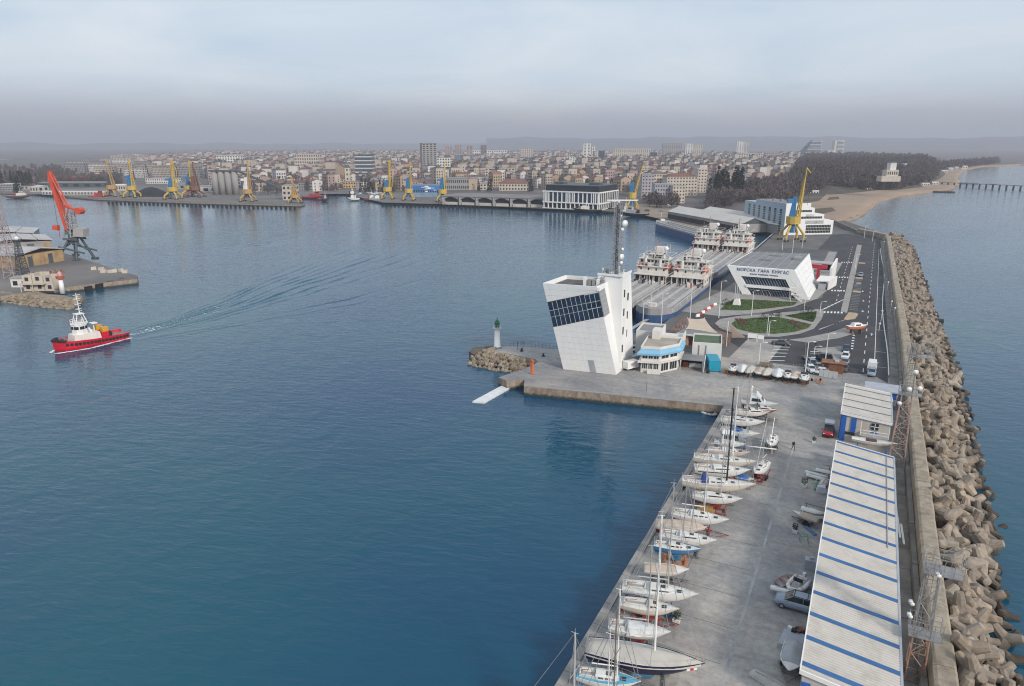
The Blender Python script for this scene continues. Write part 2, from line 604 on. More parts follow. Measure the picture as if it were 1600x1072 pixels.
# the beach: a strip of sand that falls to the water
bp_ =[(1300,352,1235,318),(1318,347.5,1262,318),(1340,339.5,1280,314),(1371,315.5,1296,300),(1400,306.5,1330,297),(1440,301.5,1400,297),(1480,296.3,1440,293),(1497,288.6,1462,281),(1495,275.6,1470,272),(1504,266.8,1484,264),(1530,261,1510,259.5),(1600,257.6,1590,256.5)]
rows =[]
for a,b_,c,d in bp_:
 p,q = Vector(at(a,b_,-2)+(0,)),Vector(at(c,d,-0.2)+(0,))
 p +=(p-q).normalized()*5
 row =[]
 for k,t in enumerate((0,0.03,0.25,0.5,0.75,1)):
  v = p+(q-p)*t
  row.append((v.x,v.y,-2.9 if k==0 else-0.2+0.3*t+0.1*mnoise.noise(v*0.03)))
 rows.append(row)
mb = MB()
fine =[]
for r0,r1 in zip(rows,rows[1:]):
 for j in range(6):
  t = j/6
  fine.append([tuple(Vector(a)+(Vector(b_)-Vector(a))*t+Vector((mnoise.noise(Vector(a)*0.02+Vector((j,0,0)))*4*(1 if 0<i<2 else 0),0,0))) for i,(a,b_) in enumerate(zip(r0,r1))])
fine.append(rows[-1])
mb.loft([list(reversed(r)) for r in fine],0,False,False,False)
struct('beach_sand',mb,SAND,True)
mb = MB()
for pts in[[(1262,327),(1300,324),(1306,329),(1285,334),(1255,331)],[(1240,312),(1285,309),(1310,307),(1312,311),(1270,314)]]:
 mb.sheet([at(*p,0.06) for p in pts],0.06)
struct('dune_patch_ground',mb,mat('dune_scrub',(0.10,0.075,0.05),1,0.3,0.1))

# hills far beyond the town
def hill_row(name,d,h0,h1,deg0,deg1,seed,depth):
 n,k = 90,7
 rows =[]
 for i in range(n+1):
  deg = deg0+(deg1-deg0)*i/n
  h = h0+(h1-h0)*(0.5+0.5*mnoise.noise(Vector((deg*0.085,seed,0))))+22*mnoise.noise(Vector((deg*0.4,seed+3,0)))
  h*=min(1,max(0.0,min(deg-deg0,deg1-deg)/9.0))**0.6 if name != 'hills' or deg > 20 else 1
  r =[]
  for j in range(k):
   t = j/(k-1)
   p = polar(deg,d+depth*t)
   r.append((p[0],p[1],-1+h*math.sin(math.pi*min(t*0.62,1))*(1+0.12*mnoise.noise(Vector((deg*0.9,t*3,seed)))*(t>0))))
  rows.append(r)
 mb = MB()
 mb.loft(rows,0,False,False,False)
 struct(name,mb,HILL,True)

hill_row('hills',7400,95,165,-2,56,2.0,2600)
hill_row('far_hills',9500,45,75,-58,16,7.0,1600)

# port yards
mb = MB()
mb.sheet([at(*p,-0.2) for p in[(0,299),(150,309.5),(300,315.5),(470,320),(466,311),(488,303),(540,303),(575,311),(600,316.5),(700,319),(850,326),(965,331),(965,318),(850,311),(700,303),(560,297),(350,295),(180,288),(0,288)]],-0.24)
struct('port_yard_ground',mb,PORT)
mb = MB()
mb.sheet([at(*p,0) for p in[(985,331),(1038,343),(1105,362),(1160,372),(1158,345),(1060,325),(1000,318)]],-0.22)
struct('pier_yard_ground',mb,mat('pier_ground',(0.24,0.19,0.15),0.95,0.25,0.05))

# the old mole with the white lighthouse and the cargo pier on the far side of the harbour mouth
mb = MB()
pier_r =[at(0,371),at(60,383),at(215,431),at(214,436),at(75,452),at(0,463)]
mb.prism([(-760,330)]+[tuple(p) for p in pier_r]+[(-700,180)],-5,0,0,1)
struct('cargo_pier_ground',mb,[PORT,FACE])

# ------------------------------------------------------------------ asphalt, pavements, lawns and markings of the terminal
def px_poly(pts,z):
 return[at(p[0],p[1],z) for p in pts]

mb = MB()
mb.sheet([(-20,170.5),(4.5,170.5),(7.3,166),(7.3,438),(-14,452),(-20,442),(-24,330),(-13,330),(-12,255),(-30,215),(-46,226),(-46,205),(-33,190)],0.012)
struct('terminal_road',mb,ASPHALT)

KERB = mat('kerb',(0.34,0.33,0.31),0.85,0.1,0.6)
mb = MB()
mb.prism(px_poly([(1062,486),(1128,494),(1190,487.5),(1240,479),(1277,466),(1294,452),(1306,430),(1316,411),(1290,408),(1230,410),(1152,438),(1128,455),(1088,473)],0.1),-0.2,0.12,0,1)
mb.prism(px_poly([(1117,505),(1125,498.5),(1150,494.5),(1200,490.5),(1240,486.5),(1278,483),(1288,486),(1284,498),(1272,513),(1250,521),(1215,526),(1180,525),(1145,520),(1125,513)],0.1),-0.2,0.121,0,1)
mb.prism([(-5.4,236),(-3.5,234),(-3.4,402),(-5.6,404)],-0.2,0.122,0,1)
mb.prism(px_poly([(1338,441.5),(1345,441.5),(1345,443.5),(1338,443.5)],0.1),-0.2,0.123,0,1)
mb.prism(px_poly([(1233,531),(1262,527),(1296,520),(1320,512),(1333,517),(1334,521),(1310,528),(1262,535)],0.1),-0.2,0.124,0,1)
mb.prism(px_poly([(1270,545),(1310,541.5),(1322,541),(1318,558),(1308,590),(1290,582),(1296,555)],0.1),-0.2,0.125,0,1)
struct('pavement',mb,[PAVER,KERB])
mb = MB()
mb.prism(px_poly([(1326,488),(1338,489),(1341,491),(1336,498),(1322,500),(1318,499)],0.1),-0.2,0.128)
for y in(234,271.5,300.5,340.5):
 mb.box(-3.2,y-1.6,0.02,-0.6,y+1.6,0.126) if y > 240 else None
struct('crossing_island_pavement',mb,OCHRE_PAVER)
# concrete lot behind the small boats
mb = MB()
mb.sheet(px_poly([(1148,578),(1138,560),(1168,530),(1230,530),(1206,560),(1190,582)],0.02),0.02)
struct('car_park_ground',mb,APRON)
mb = MB()
mb.sheet([(-58.2,172),(-56.9,172),(-49.3,300),(-50.2,438),(-51.0,438),(-50.3,300)],0.05)
struct('quayside_kerb',mb,KERB)

# lawns
lawn_px =[[(1126,484),(1136,472),(1150,467.5),(1200,469.5),(1246,472.5),(1240,477),(1200,482),(1160,485)],[(1143,506),(1150,500),(1180,496.5),(1216,495.5),(1243,501),(1268,507),(1262,513),(1240,519),(1210,521.5),(1178,520),(1152,514)],[(1226,493.5),(1250,489.5),(1276,486.8),(1274,497),(1270,503),(1245,497)]]
mb = MB()
for p in lawn_px:
 mb.prism(px_poly(p,0.15),0.0,0.2)
struct('lawn',mb,GRASS)

def blades(name,polys,z,n,h,m,seed):
 """tufts of grass, so the lawn has a ragged surface"""
 r = random.Random(seed)
 vs,fs =[],[]
 for p in polys:
  q = px_poly(p,z)
  x0,x1 = min(a[0] for a in q),max(a[0] for a in q)
  y0,y1 = min(a[1] for a in q),max(a[1] for a in q)
  got = 0
  while got < n:
   x,y = r.uniform(x0,x1),r.uniform(y0,y1)
   ins,j = False,len(q)-1
   for i in range(len(q)):
    if(q[i][1]>y) !=(q[j][1]>y) and x <(q[j][0]-q[i][0])*(y-q[i][1])/(q[j][1]-q[i][1])+q[i][0]:
     ins = not ins
    j = i
   if not ins:
    continue
   got += 1
   a,w,hh = r.uniform(0,6.3),r.uniform(0.1,0.3),h*r.uniform(0.5,1.3)
   o = len(vs)
   vs +=[(x-w*math.cos(a),y-w*math.sin(a),z),(x+w*math.cos(a),y+w*math.sin(a),z),(x+r.uniform(-.1,.1),y+r.uniform(-.1,.1),z+hh)]
   fs.append((o,o+1,o+2))
 o = add(name,big(name,np.array(vs),np.array(fs),m))
 return kind(o,'stuff')

blades('lawn_grass',lawn_px,0.2,2600,0.16,GRASS,5)
mb = MB()
for y0,(a,b_) in((0,((1165,474),(1215,476))),(1,((1130,507),(1150,503)))):
 pass
r = random.Random(3)
for(px0,py0,px1,py1,nn) in[(1186,474,1216,477.5,60),(1233,502,1250,512,70),(1236,500,1252,511,70),(1152,498,1160,509,50),(1158,498,1166,507,50)]:
 for i in range(nn):
  t,u = r.random(),r.uniform(-1,1)
  px,py = px0+(px1-px0)*t+u*3,py0+(py1-py0)*t
  c = at(px,py,0.2)
  mb.ball((c[0],c[1],0.25),r.uniform(0.12,0.35),5)
kind(add('flower_bed_ground_cover',mb,mat('dry_flower_bed',(0.10,0.06,0.045),1,0.4,1.5)),'stuff')

# painted markings: each stripe a mark of its own on the road
marks = bpy.data.objects.new('road_markings',None)
COL.objects.link(marks)
kind(marks,'structure')

def stripe(pts,name='road_stripe',z=0.03):
 return add(name,MB().sheet(pts,z),PAINT,marks)

dash = MB().sheet([(-0.09,0),(0.09,0),(0.09,3.2),(-0.09,3.2)],0.03).mesh('road_stripe',PAINT)
for k in range(30):
 add('road_stripe',dash,None,marks,(2.3,172+k*8.2,0))
for k in range(18):
 add('road_stripe',dash,None,marks,(-7.4-0.002*k,252+k*8.2,0))
bar_me = MB().sheet([(0,-0.07),(2.4,-0.07),(2.4,0.07),(0,0.07)],0.03).mesh('road_stripe',PAINT)
for y in(178,192,215.9,237.3,262,283.4,306,328,350,372):
 add('road_stripe',bar_me,None,marks,(4.65,y,0))
stripe([(4.5,172),(4.64,172),(4.64,392),(4.5,392)])
for k in range(26):
 add('road_stripe',bar_me,None,marks,(-3.1,240+k*2.7+(6 if k>10 else 0),0))
zeb = MB().sheet([(0,-1.3),(0.5,-1.3),(0.5,1.3),(0,1.3)],0.032).mesh('crossing_stripe',PAINT)
for y in(232.6,270,299,339.5):
 for k in range(6):
  add('crossing_stripe',zeb,None,marks,(-10.0+k*0.95,y+k*0.35,0))
for(px0,py0,px1,py1,nn) in[(1281,514,1318,500.5,9),(1283,484,1322,466,8)]:
 for k in range(nn):
  t = k/(nn-1)
  px,py = px0+(px1-px0)*t,py0+(py1-py0)*t
  q =[at(px-2,py+0.6),at(px+8-t*3,py-2.4),at(px+9-t*3,py-2.0),at(px-1,py+1.1)]
  stripe(q)
for k in range(7):
 py = 538+k*3.4+k*k*0.32
 stripe([at(1212-k*2.2,py),at(1236-k*2.0,py+0.6),at(1236-k*2.0,py+1.3),at(1212-k*2.2,py+0.7)])
for k in range(5):
 py = 549+k*3.4
 stripe([at(1266-k,py),at(1294-k*0.8,py+0.6),at(1294-k*0.8,py+1.2),at(1266-k,py+0.6)])
for k in range(6):
 p = at(1334-k*0.6,524+k*4.2)
 stripe([(p[0]-0.3,p[1]-0.5),(p[0]+0.3,p[1]-0.5),(p[0]+0.3,p[1]+0.5),(p[0]-0.3,p[1]+0.5)])
arrow = MB().sheet([(-0.08,-1.3),(0.08,-1.3),(0.08,0.3),(0.45,0.3),(0,1.4),(-0.45,0.3),(-0.08,0.3)],0.03).mesh('road_arrow',PAINT)
for px,py in((1349,470),(1348,486),(1362,523),(1348,455)):
 p = at(px,py)
 add('road_arrow',arrow,None,marks,(p[0],p[1],0),0 if px>1355 else math.pi)
 # the pale strip down the yard, a run of newer concrete
mb = MB()
mb.sheet([(-7.6,30),(-7.3,30),(-7.15,128),(-7.45,128)],0.012)
struct('yard_strip_pavement',mb,mat('new_concrete',(0.37,0.36,0.35),0.85,0.25,0.3,dirt=1.0,dirt_rgb=(0.24,0.235,0.235),bump=0.2))
mb = MB()
for y in range(20,166,6):
 if y < 134:
  mb.box(-20.6,y-0.03,0.0,-8.1,y+0.03,0.006)
for x in(-15,):
 mb.box(x-0.03,20,0.0,x+0.03,134,0.0075)
struct('slab_joint_ground',mb,mat('slab_joint',(0.12,0.115,0.11),0.95,0.2,1))

# wake of the tug: low rolling ridges and foam
def ridge(mb,pts,w,h,nseg=40,z=-2.0):
 P_ =[Vector(p+(0,)) if len(p)==2 else Vector(p) for p in pts]
 rows =[]
 for i in range(nseg+1):
  t = i/nseg
  f = t*(len(P_)-1)
  k = min(int(f),len(P_)-2)
  a0,a1,a2,a3 = P_[max(0,k-1)],P_[k],P_[k+1],P_[min(len(P_)-1,k+2)]
  u = f-k
  p = 0.5*((2*a1)+(a2-a0)*u+(2*a0-5*a1+4*a2-a3)*u*u+(3*a1-a0-3*a2+a3)*u**3)
  d =(a2-a1).normalized()
  nrm = Vector((-d.y,d.x,0))
  e = math.sin(math.pi*min(1,max(0,t)))**0.5
  wob = 0.9*mnoise.noise(Vector((t*9,w,h)))
  rows.append([tuple(p+nrm*(w*(s_+wob))+Vector((0,0,z-0.03-p.z+(h*e*max(0.05,0.55+1.1*mnoise.noise(Vector((t*17,s_,w*5+h*9)))))*max(0,1-s_*s_*4)))) for s_ in(-0.5,-0.35,-0.2,0,0.2,0.35,0.5)])
 mb.loft(rows,0,False,False,False)

mb = MB()
st =(-182.5,122)
for dx,w,h in((-6.5,3.2,0.34),(-4.6,2.4,0.44),(-2.8,1.8,0.32),(-1.2,1.6,0.28),(0.4,1.7,0.3),(2.2,1.8,0.38),(4.2,2.3,0.5),(6.6,2.8,0.44),(9.4,3.0,0.32)):
 ridge(mb,[(st[0]+dx*0.3-0.6,st[1]-9),(st[0]-3+dx,148),(-193+dx*1.6,178),(-203+dx*2.4,212),(-214+dx*3.2,260),(-226+dx*4,312)],w,h)
for(a,w,h) in(([(-178,110),(-168,150),(-160,196),(-158,240),(-160,275)],3.4,0.26),([(-176,112),(-163,150),(-152,192),(-147,232)],3.0,0.22),([(-310,240),(-300,262),(-296,290),(-300,330)],3.0,0.28),([(-304,240),(-292,268),(-290,300)],2.6,0.22)):
 ridge(mb,a,w,h)
wake = add('wake_water',mb,WATER,smooth=True)
kind(wake,'structure')
FOAM = mat('foam',(0.82,0.86,0.88),0.7,0.1,2)
r = random.Random(8)
mb = MB()

def foam_blob(x,y,s,e):
 n = 6
 a0 = r.uniform(0,6)
 mb.sheet([(x+s*r.uniform(0.5,1)*math.cos(a0+i*6.283/n),y+s*e*r.uniform(0.5,1)*math.sin(a0+i*6.283/n)) for i in range(n)],-1.965+r.uniform(0,0.02))

for i in range(300):
 t = r.random()**2
 y = 123+t*45
 x = -182.5-(y-122)*0.17*(1+t*0.2)+r.gauss(0,0.8+1.8*t)
 foam_blob(x,y,r.uniform(0.06,0.26)*(1-0.4*t),2.4)
for i in range(520):
 t = r.random()
 side = r.choice((-1,1))
 x,y = -184.6+side*(0.6+3.5*min(1,t*2.6)**0.7+abs(r.gauss(0,0.3))),101.8+t*19
 foam_blob(x,y,r.uniform(0.18,0.42),1.7)
kind(add('wake_foam',mb,FOAM),'stuff')
# ------------------------------------------------------------------ breakwater wall
WALL = mat('breakwater_stone',(0.33,0.28,0.215),0.92,0.22,0.5,dirt=0.75,dirt_rgb=(0.13,0.105,0.08),bump=0.7,bscale=1.5,streak=True)
WALL_LOW = mat('breakwater_walk',(0.20,0.19,0.175),0.92,0.25,0.4,dirt=0.7,dirt_rgb=(0.075,0.07,0.065),bump=0.5,bscale=1.5)

def wall_off(y):
 return-2.7*max(0,min(1,(y-195)/235.0))

bw = thing('breakwater_wall','weathered ochre stone breakwater wall between the quay and the heap of tetrapods','wall',(0,0,0))
ys =[36+10.5*i for i in range(38)]
for y0,y1 in zip(ys,ys[1:]):
 g = 0.05
 for nm,prof,m in(('wall_block',[(10.0,0.4),(10.15,2.85),(10.45,3.0),(11.9,3.04),(12.15,2.75),(12.35,-3.5),(10.0,-3.5)],WALL),('wall_step',[(9.35,0.1),(9.42,1.15),(9.98,1.2),(9.98,-1),(9.35,-1)],WALL_LOW),('walk_slab',[(7.75,-0.5),(7.75,0.22),(9.33,0.26),(9.33,-0.5)],WALL_LOW)):
  mb = MB()
  rings =[]
  jz,jx = RND.uniform(-0.06,0.06),RND.uniform(-0.04,0.04)
  nst = 5 if nm == 'wall_block' else 2
  for i in range(nst):
   t = i/(nst-1)
   y = y0+g+(y1-y0-2*g)*t
   o = wall_off(y)+jx
   rings.append([(x+o+0.07*mnoise.noise(Vector((x*3,y*1.3,z))),y,z+jz*(z>0.5)+0.06*mnoise.noise(Vector((x,y*0.9,z+9)))) for x,z in prof])
  mb.loft(rings)
  add(nm,mb,m,bw)
  # its landward turn at the far end
a,b_ = Vector((8.2,432,0)),Vector((-6.5,456,0))
for k in range(6):
 p,q = a+(b_-a)*(k/6+0.004),a+(b_-a)*((k+1)/6-0.004)
 c =(p+q)/2
 d =(q-p)
 add('wall_block',MB().ob((c.x,c.y,-3),(d.length,2.2,6.0+RND.uniform(-0.05,0.05)),math.atan2(d.y,d.x)),WALL,bw)
 add('wall_step',MB().ob((c.x-1.3,c.y-1.0,-0.4),(d.length,1.4,1.6),math.atan2(d.y,d.x)),WALL_LOW,bw)
sw = thing('sea_wall','low dark stone wall running from the breakwater to the beach','wall',(0,0,0))
a,b_ = Vector((-6.5,456,0)),Vector(at(1298,346)+(0,))
for k in range(8):
 p,q = a+(b_-a)*(k/8+0.003),a+(b_-a)*((k+1)/8-0.003)
 c,d =(p+q)/2,q-p
 add('wall_block',MB().ob((c.x,c.y,-2.2),(d.length,1.0,4.0+RND.uniform(-0.04,0.04)),math.atan2(d.y,d.x)),WALL_LOW,sw)

 # ------------------------------------------------------------------ tetrapods
def tetrapod_mat():
 m,nt,b = node_mat('tetrapod_concrete')
 geo = nt.nodes.new('ShaderNodeNewGeometry')
 pos = geo.outputs['Position']
 sep = nt.nodes.new('ShaderNodeSeparateXYZ')
 lnk(nt,pos,sep.inputs[0])
 oi = nt.nodes.new('ShaderNodeObjectInfo')
 n = noise_node(nt,pos,1.1,6,0.65,0.3)
 col = mixrgb(nt,ramp(nt,n,0.34,0.68),(0.41,0.335,0.255),(0.17,0.135,0.10))
 big_n = noise_node(nt,pos,0.16,3)
 col = mixrgb(nt,ramp(nt,big_n,0.35,0.65),col,mixrgb(nt,0.5,col,(0.33,0.31,0.28)))
 col = mixrgb(nt,1.0,col,ramp(nt,oi.outputs['Random'],0,1,(0.68,0.66,0.66),(1.12,1.08,1.04)),'MULTIPLY')
 ad = nt.nodes.new('ShaderNodeMath')
 ad.operation = 'MULTIPLY_ADD'
 lnk(nt,noise_node(nt,pos,0.7,3),ad.inputs[0])
 ad.inputs[1].default_value = 1.3
 lnk(nt,sep.outputs['Z'],ad.inputs[2])
 mr = nt.nodes.new('ShaderNodeMapRange')
 mr.inputs['From Min'].default_value,mr.inputs['From Max'].default_value = -0.55,0.75
 lnk(nt,ad.outputs[0],mr.inputs['Value'])
 col = mixrgb(nt,mr.outputs[0],(0.055,0.042,0.032),col)
 lnk(nt,col,b.inputs['Base Color'])
 b.inputs['Roughness'].default_value = 0.85
 bp = nt.nodes.new('ShaderNodeBump')
 bp.inputs['Strength'].default_value,bp.inputs['Distance'].default_value = 0.4,0.1
 lnk(nt,noise_node(nt,pos,3,5),bp.inputs['Height'])
 lnk(nt,bp.outputs[0],b.inputs['Normal'])
 return m

TETRA = tetrapod_mat()
TET_DIRS =[Vector(d).normalized() for d in((0,0,1),(0.9428,0,-0.3333),(-0.4714,0.8165,-0.3333),(-0.4714,-0.8165,-0.3333))]

def tetrapod_mb(n=9):
 mb = MB()
 for d in TET_DIRS:
  a = d.cross(Vector((0.3,0.5,0.8))).normalized()
  b = d.cross(a)
  rings =[]
  for t,r in((0.05,0.86),(0.5,0.80),(0.95,0.70),(1.80,0.55),(1.95,0.51),(2.0,0.40)):
   rings.append([d*t+(a*math.cos(2*math.pi*i/n)+b*math.sin(2*math.pi*i/n))*r for i in range(n)])
  mb.loft(rings,0,False,True)
 return mb

def smooth_by_angle(me,deg=38):
 try:
  me.set_sharp_from_angle(angle=rad(deg))
  me.polygons.foreach_set('use_smooth',[True]*len(me.polygons))
 except Exception:
  pass
 return me

tet_me = smooth_by_angle(tetrapod_mb().mesh('tetrapod',TETRA))

def tet_right(y):
 xs =[(30,18.2),(76,19.2),(162,22.2),(211,22.4),(277,21.3),(414,20.6),(455,17)]
 for(a,b_),(c,d) in zip(xs,xs[1:]):
  if a <= y <= c:
   return b_+(d-b_)*(y-a)/(c-a)-0.9
 return xs[-1][1]

r = random.Random(21)
spots =[]
y = 47.0
row = 0
while y < 448:
 xl = 13.1+wall_off(y)
 xr = tet_right(y)
 nx = max(3,int((xr-xl)/1.85+0.5))
 for i in range(nx+1):
  t =(i+(0.5 if row%2 else 0))/nx
  if t > 1.05:
   continue
  x = xl+(xr-xl)*t+r.uniform(-0.55,0.55)
  yy = y+r.uniform(-0.6,0.6)
  z = 1.35-3.3*t**1.25+r.uniform(-0.35,0.45)
  spots.append((x,yy,z,r.uniform(0.70,0.90)))
  if r.random() < 0.28 and 0.1 < t < 0.85:
   spots.append((x+r.uniform(-1,1),yy+r.uniform(-1,1),z+r.uniform(0.9,1.3),r.uniform(0.85,1.0)))
 y += 1.98
 row += 1
for x,y,z in((20.9,110,-2.9),(21.4,119.5,-3.0),(22.3,150,-3.1)):
 spots.append((x,y,z,0.9))
spots.sort(key=lambda s:math.hypot(s[0],s[1])+(9999 if s[1]<56 else 0))

def rand_rot():
 return(r.uniform(0,6.283),r.uniform(0,6.283),r.uniform(0,6.283))

N_TET = 300
for i,(x,y,z,s) in enumerate(spots[:N_TET]):
 lab =('tetrapod block in the row along the foot of the breakwater wall' if x<14.6+wall_off(y) else 'dark wet tetrapod block at the waterline of the breakwater' if z<-0.9 else 'pale dry tetrapod block in the middle of the breakwater heap')
 zn = 'beside the long shed' if y < 113 else 'by the short shed' if y < 150 else 'beside the car park'
 o = add('tetrapod',tet_me,None,None,(x,y,z),0,False,rand_rot(),(s,s,s))
 tag(o,lab+' '+zn,'tetrapod',{'t':'tetrapods along the wall ','d':'tetrapods at the waterline ','p':'tetrapods in the heap '}[lab[0]]+zn)
lo = tetrapod_mb(8)
V0 = np.array([tuple(v) for v in lo.v])
quads =[f for f in lo.f if len(f)==4]
F0 = np.array(quads)
vs,fs =[],[]
from mathutils import Euler
rest = spots[N_TET:]
for k,(x,y,z,s) in enumerate(rest):
 M_ = np.array(Euler(rand_rot()).to_matrix())
 vs.append(V0@M_.T*s+np.array((x,y,z)))
 fs.append(F0+k*len(V0))
tr = add('tetrapod_heap_rubble',smooth_by_angle(big('tetrapod_heap_rubble',np.concatenate(vs),np.concatenate(fs),TETRA)))
kind(tr,'stuff')
# caps of the far ones
capf =[f for f in lo.f if len(f)!=4]
mbc = bpy.data.meshes.new('tetrapod_cap_rubble')
cv,cf =[],[]
for k,v in enumerate(vs):
 for f in capf:
  o = len(cv)
  cv +=[tuple(v[i]) for i in f]
  cf.append(tuple(range(o,o+len(f))))
mbc.from_pydata(cv,[],cf)
mbc.materials.append(TETRA)
kind(add('tetrapod_cap_rubble',mbc),'stuff')
ROCK = mat('armour_rock',(0.30,0.25,0.19),0.95,0.35,0.6,dirt=0.6,dirt_rgb=(0.10,0.085,0.065),bump=0.8,bscale=2,rnd=0.3)

def rock_mb(seed,s=1.0):
 q = random.Random(seed)
 mb = MB()
 k,n = 4,7
 rings =[]
 for i in range(k+1):
  a = -math.pi/2+math.pi*i/k
  rr = max(0.05,math.cos(a))
  rings.append([Vector((rr*math.cos(2*math.pi*j/n+i),rr*math.sin(2*math.pi*j/n+i),math.sin(a)*0.75))*s*q.uniform(0.75,1.2) for j in range(n)])
 return mb.loft(rings)

ROCKS =[rock_mb(i).mesh('rock',ROCK) for i in range(5)]
# rubble bed under the tetrapods so no water shows between wall and heap
mb = MB()
rows =[]
for k in range(60):
 y = 34+k*7
 xl,xr = 12.2+wall_off(y),tet_right(y)
 rows.append([(xl+(xr-1.0-xl)*t,y,0.2-3.2*t**1.1+0.3*mnoise.noise(Vector((t*5,y*0.3,1)))) for t in(0,0.25,0.5,0.75,1)])
mb.loft(rows,0,False,False,False)
struct('rubble_bed_ground',mb,mat('rubble_bed',(0.08,0.07,0.06),1,0.3,0.7))

# ------------------------------------------------------------------ sheds with blue roof lights
CREAM = mat('cream_sheet',(0.50,0.465,0.42),0.5,0.07,0.3,dirt=0.75,dirt_rgb=(0.37,0.335,0.29),streak=True)
BLUE_SHEET = mat('blue_sheet',(0.035,0.12,0.29),0.5,0.2,0.25,dirt=0.45,dirt_rgb=(0.05,0.10,0.2))
DULL_BLUE = mat('dusty_blue_sheet',(0.085,0.125,0.19),0.6,0.15,0.4)
WHITE = mat('white_paint',(0.78,0.77,0.75),0.45,0.05,0.5,dirt=0.12,dirt_rgb=(0.5,0.47,0.42),streak=True)
BLUE_DOOR = mat('blue_door',(0.02,0.11,0.42),0.5,0.1,0.6)
GLASS = mat('dark_glass',(0.018,0.026,0.034),0.08,0.2,0.5,spec=0.6)
GUTTER = mat('gutter',(0.36,0.38,0.42),0.5,0.1,0.6)
GREY_WALL = mat('grey_render',(0.40,0.385,0.365),0.85,0.12,0.4,dirt=0.4,dirt_rgb=(0.24,0.22,0.20),streak=True)
STEEL = mat('galvanised_steel',(0.36,0.35,0.345),0.5,0.15,0.9,0.5,dirt=0.3,dirt_rgb=(0.22,0.15,0.11))
RUSTY = mat('rusty_steel',(0.34,0.20,0.14),0.7,0.25,0.9,dirt=0.5,dirt_rgb=(0.42,0.38,0.35))
BLACK = mat('black_rubber',(0.018,0.018,0.02),0.75,0.2,1)
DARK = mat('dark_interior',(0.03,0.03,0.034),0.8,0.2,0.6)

def corrugated(x0,x1,y0,y1,z0,z1,pitch,amp):
 """a sheet that falls from x0 to x1, its ribs running down the slope"""
 n = max(2,int(round((y1-y0)/pitch))*2)
 mb = MB()
 r0,r1 =[],[]
 for i in range(n+1):
  y = y0+(y1-y0)*i/n
  h = amp if i%2 else 0.0
  r0.append((x0,y,z0+h))
  r1.append((x1,y,z1+h))
 return mb.loft([r1,r0],0,False,False,False)

def striped_shed(label,x0,x1,y0,y1,zl,zr,per,first,sw,blue,pitch=0.36):
 s = thing('striped_shed',label,'shed',(x0,y0,0))
 mb = MB()
 X,Y = x1-x0,y1-y0
 mb.hexa([(0.15,0.15,0),(X-0.15,0.15,0),(X-0.15,Y-0.15,0),(0.15,Y-0.15,0)],[(0.15,0.15,zl-0.12),(X-0.15,0.15,zr-0.12),(X-0.15,Y-0.15,zr-0.12),(0.15,Y-0.15,zl-0.12)])
 add('wall',mb,CREAM,s)
 y,k = 0.0,0
 strips =[]
 b = first
 while b < Y-0.1:
  strips.append((b,min(b+sw,Y)))
  b += per
 edges =[0.0]
 for a,c in strips:
  if a > edges[-1]+0.05:
   add('roof_panel',corrugated(0,X,edges[-1],a,zl,zr,pitch,0.05),CREAM,s)
  add('roof_light',corrugated(0,X,a,c,zl+0.02,zr+0.02,pitch,0.04),blue,s)
  edges.append(c)
 if edges[-1] < Y-0.05:
  add('roof_panel',corrugated(0,X,edges[-1],Y,zl,zr,pitch,0.05),CREAM,s)
 for nm,mbb in(('roof_trim',MB().hexa([(-0.12,-0.1,zl-0.3),(0.0,-0.1,zl-0.3),(0.0,Y+.1,zl-0.3),(-0.12,Y+.1,zl-0.3)],[(-0.12,-0.1,zl+0.12),(0.0,-0.1,zl+0.12),(0.0,Y+.1,zl+0.12),(-0.12,Y+.1,zl+0.12)])),('gutter',MB().box(X,-0.1,zr-0.25,X+0.22,Y+0.1,zr+0.06)),('roof_trim',MB().hexa([(-0.1,-0.12,zl-0.32),(X+.1,-0.12,zr-0.32),(X+.1,-0.003,zr-0.32),(-0.1,-0.003,zl-0.32)],[(-0.1,-0.12,zl+0.1),(X+.1,-0.12,zr+0.1),(X+.1,-0.003,zr+0.1),(-0.1,-0.003,zl+0.1)])),('roof_trim',MB().hexa([(-0.1,Y+.003,zl-0.32),(X+.1,Y+.003,zr-0.32),(X+.1,Y+.12,zr-0.32),(-0.1,Y+.12,zl-0.32)],[(-0.1,Y+.003,zl+0.1),(X+.1,Y+.003,zr+0.1),(X+.1,Y+.12,zr+0.1),(-0.1,Y+.12,zl+0.1)]))):
  add(nm,mbb,GUTTER if nm=='gutter' else WHITE,s)
 return s

s1 = striped_shed('long cream shed with blue roof strips beside the silver van',-0.75,7.2,57.6,113.2,5.5,4.4,3.88,0.75,0.62,BLUE_SHEET)
for x in(0.16,2.6,4.6,6.4):
 add('door',MB().box(x,0.02,0.05,x+0.75,0.14,4.3-x*0.05),BLUE_DOOR,s1)
for k in range(9):
 add('door',MB().box(0.03,4+k*5.8,0.05,0.14,6.6+k*5.8,3.4),BLUE_DOOR if k%2 else GREY_WALL,s1)
add('service_pipe',MB().tube((7.0,27,4.62),(7.0,55,4.62),0.05).tube((7.0,27,4.62),(7.0,27,4.3),0.05),STEEL,s1)
s2 = striped_shed('short cream shed behind the tilted sailing dinghy on the rack',-0.75,7.1,127.8,144.6,5.2,4.5,3.75,0.0,0.42,DULL_BLUE)
Y = -0.012
add('door',MB().box(0.16,0.0,0.02,0.95,0.14,4.7),BLUE_DOOR,s2)
dd = add('door',MB().box(1.75,0.0,1.9,2.55,0.14,4.4),BLUE_DOOR,s2)
add('door',MB().box(0.03,1,0.02,0.14,6,4.4),BLUE_DOOR,s2)
add('door',MB().box(1.0,0.0,0.05,2.5,0.14,1.25),GREY_WALL,s2)
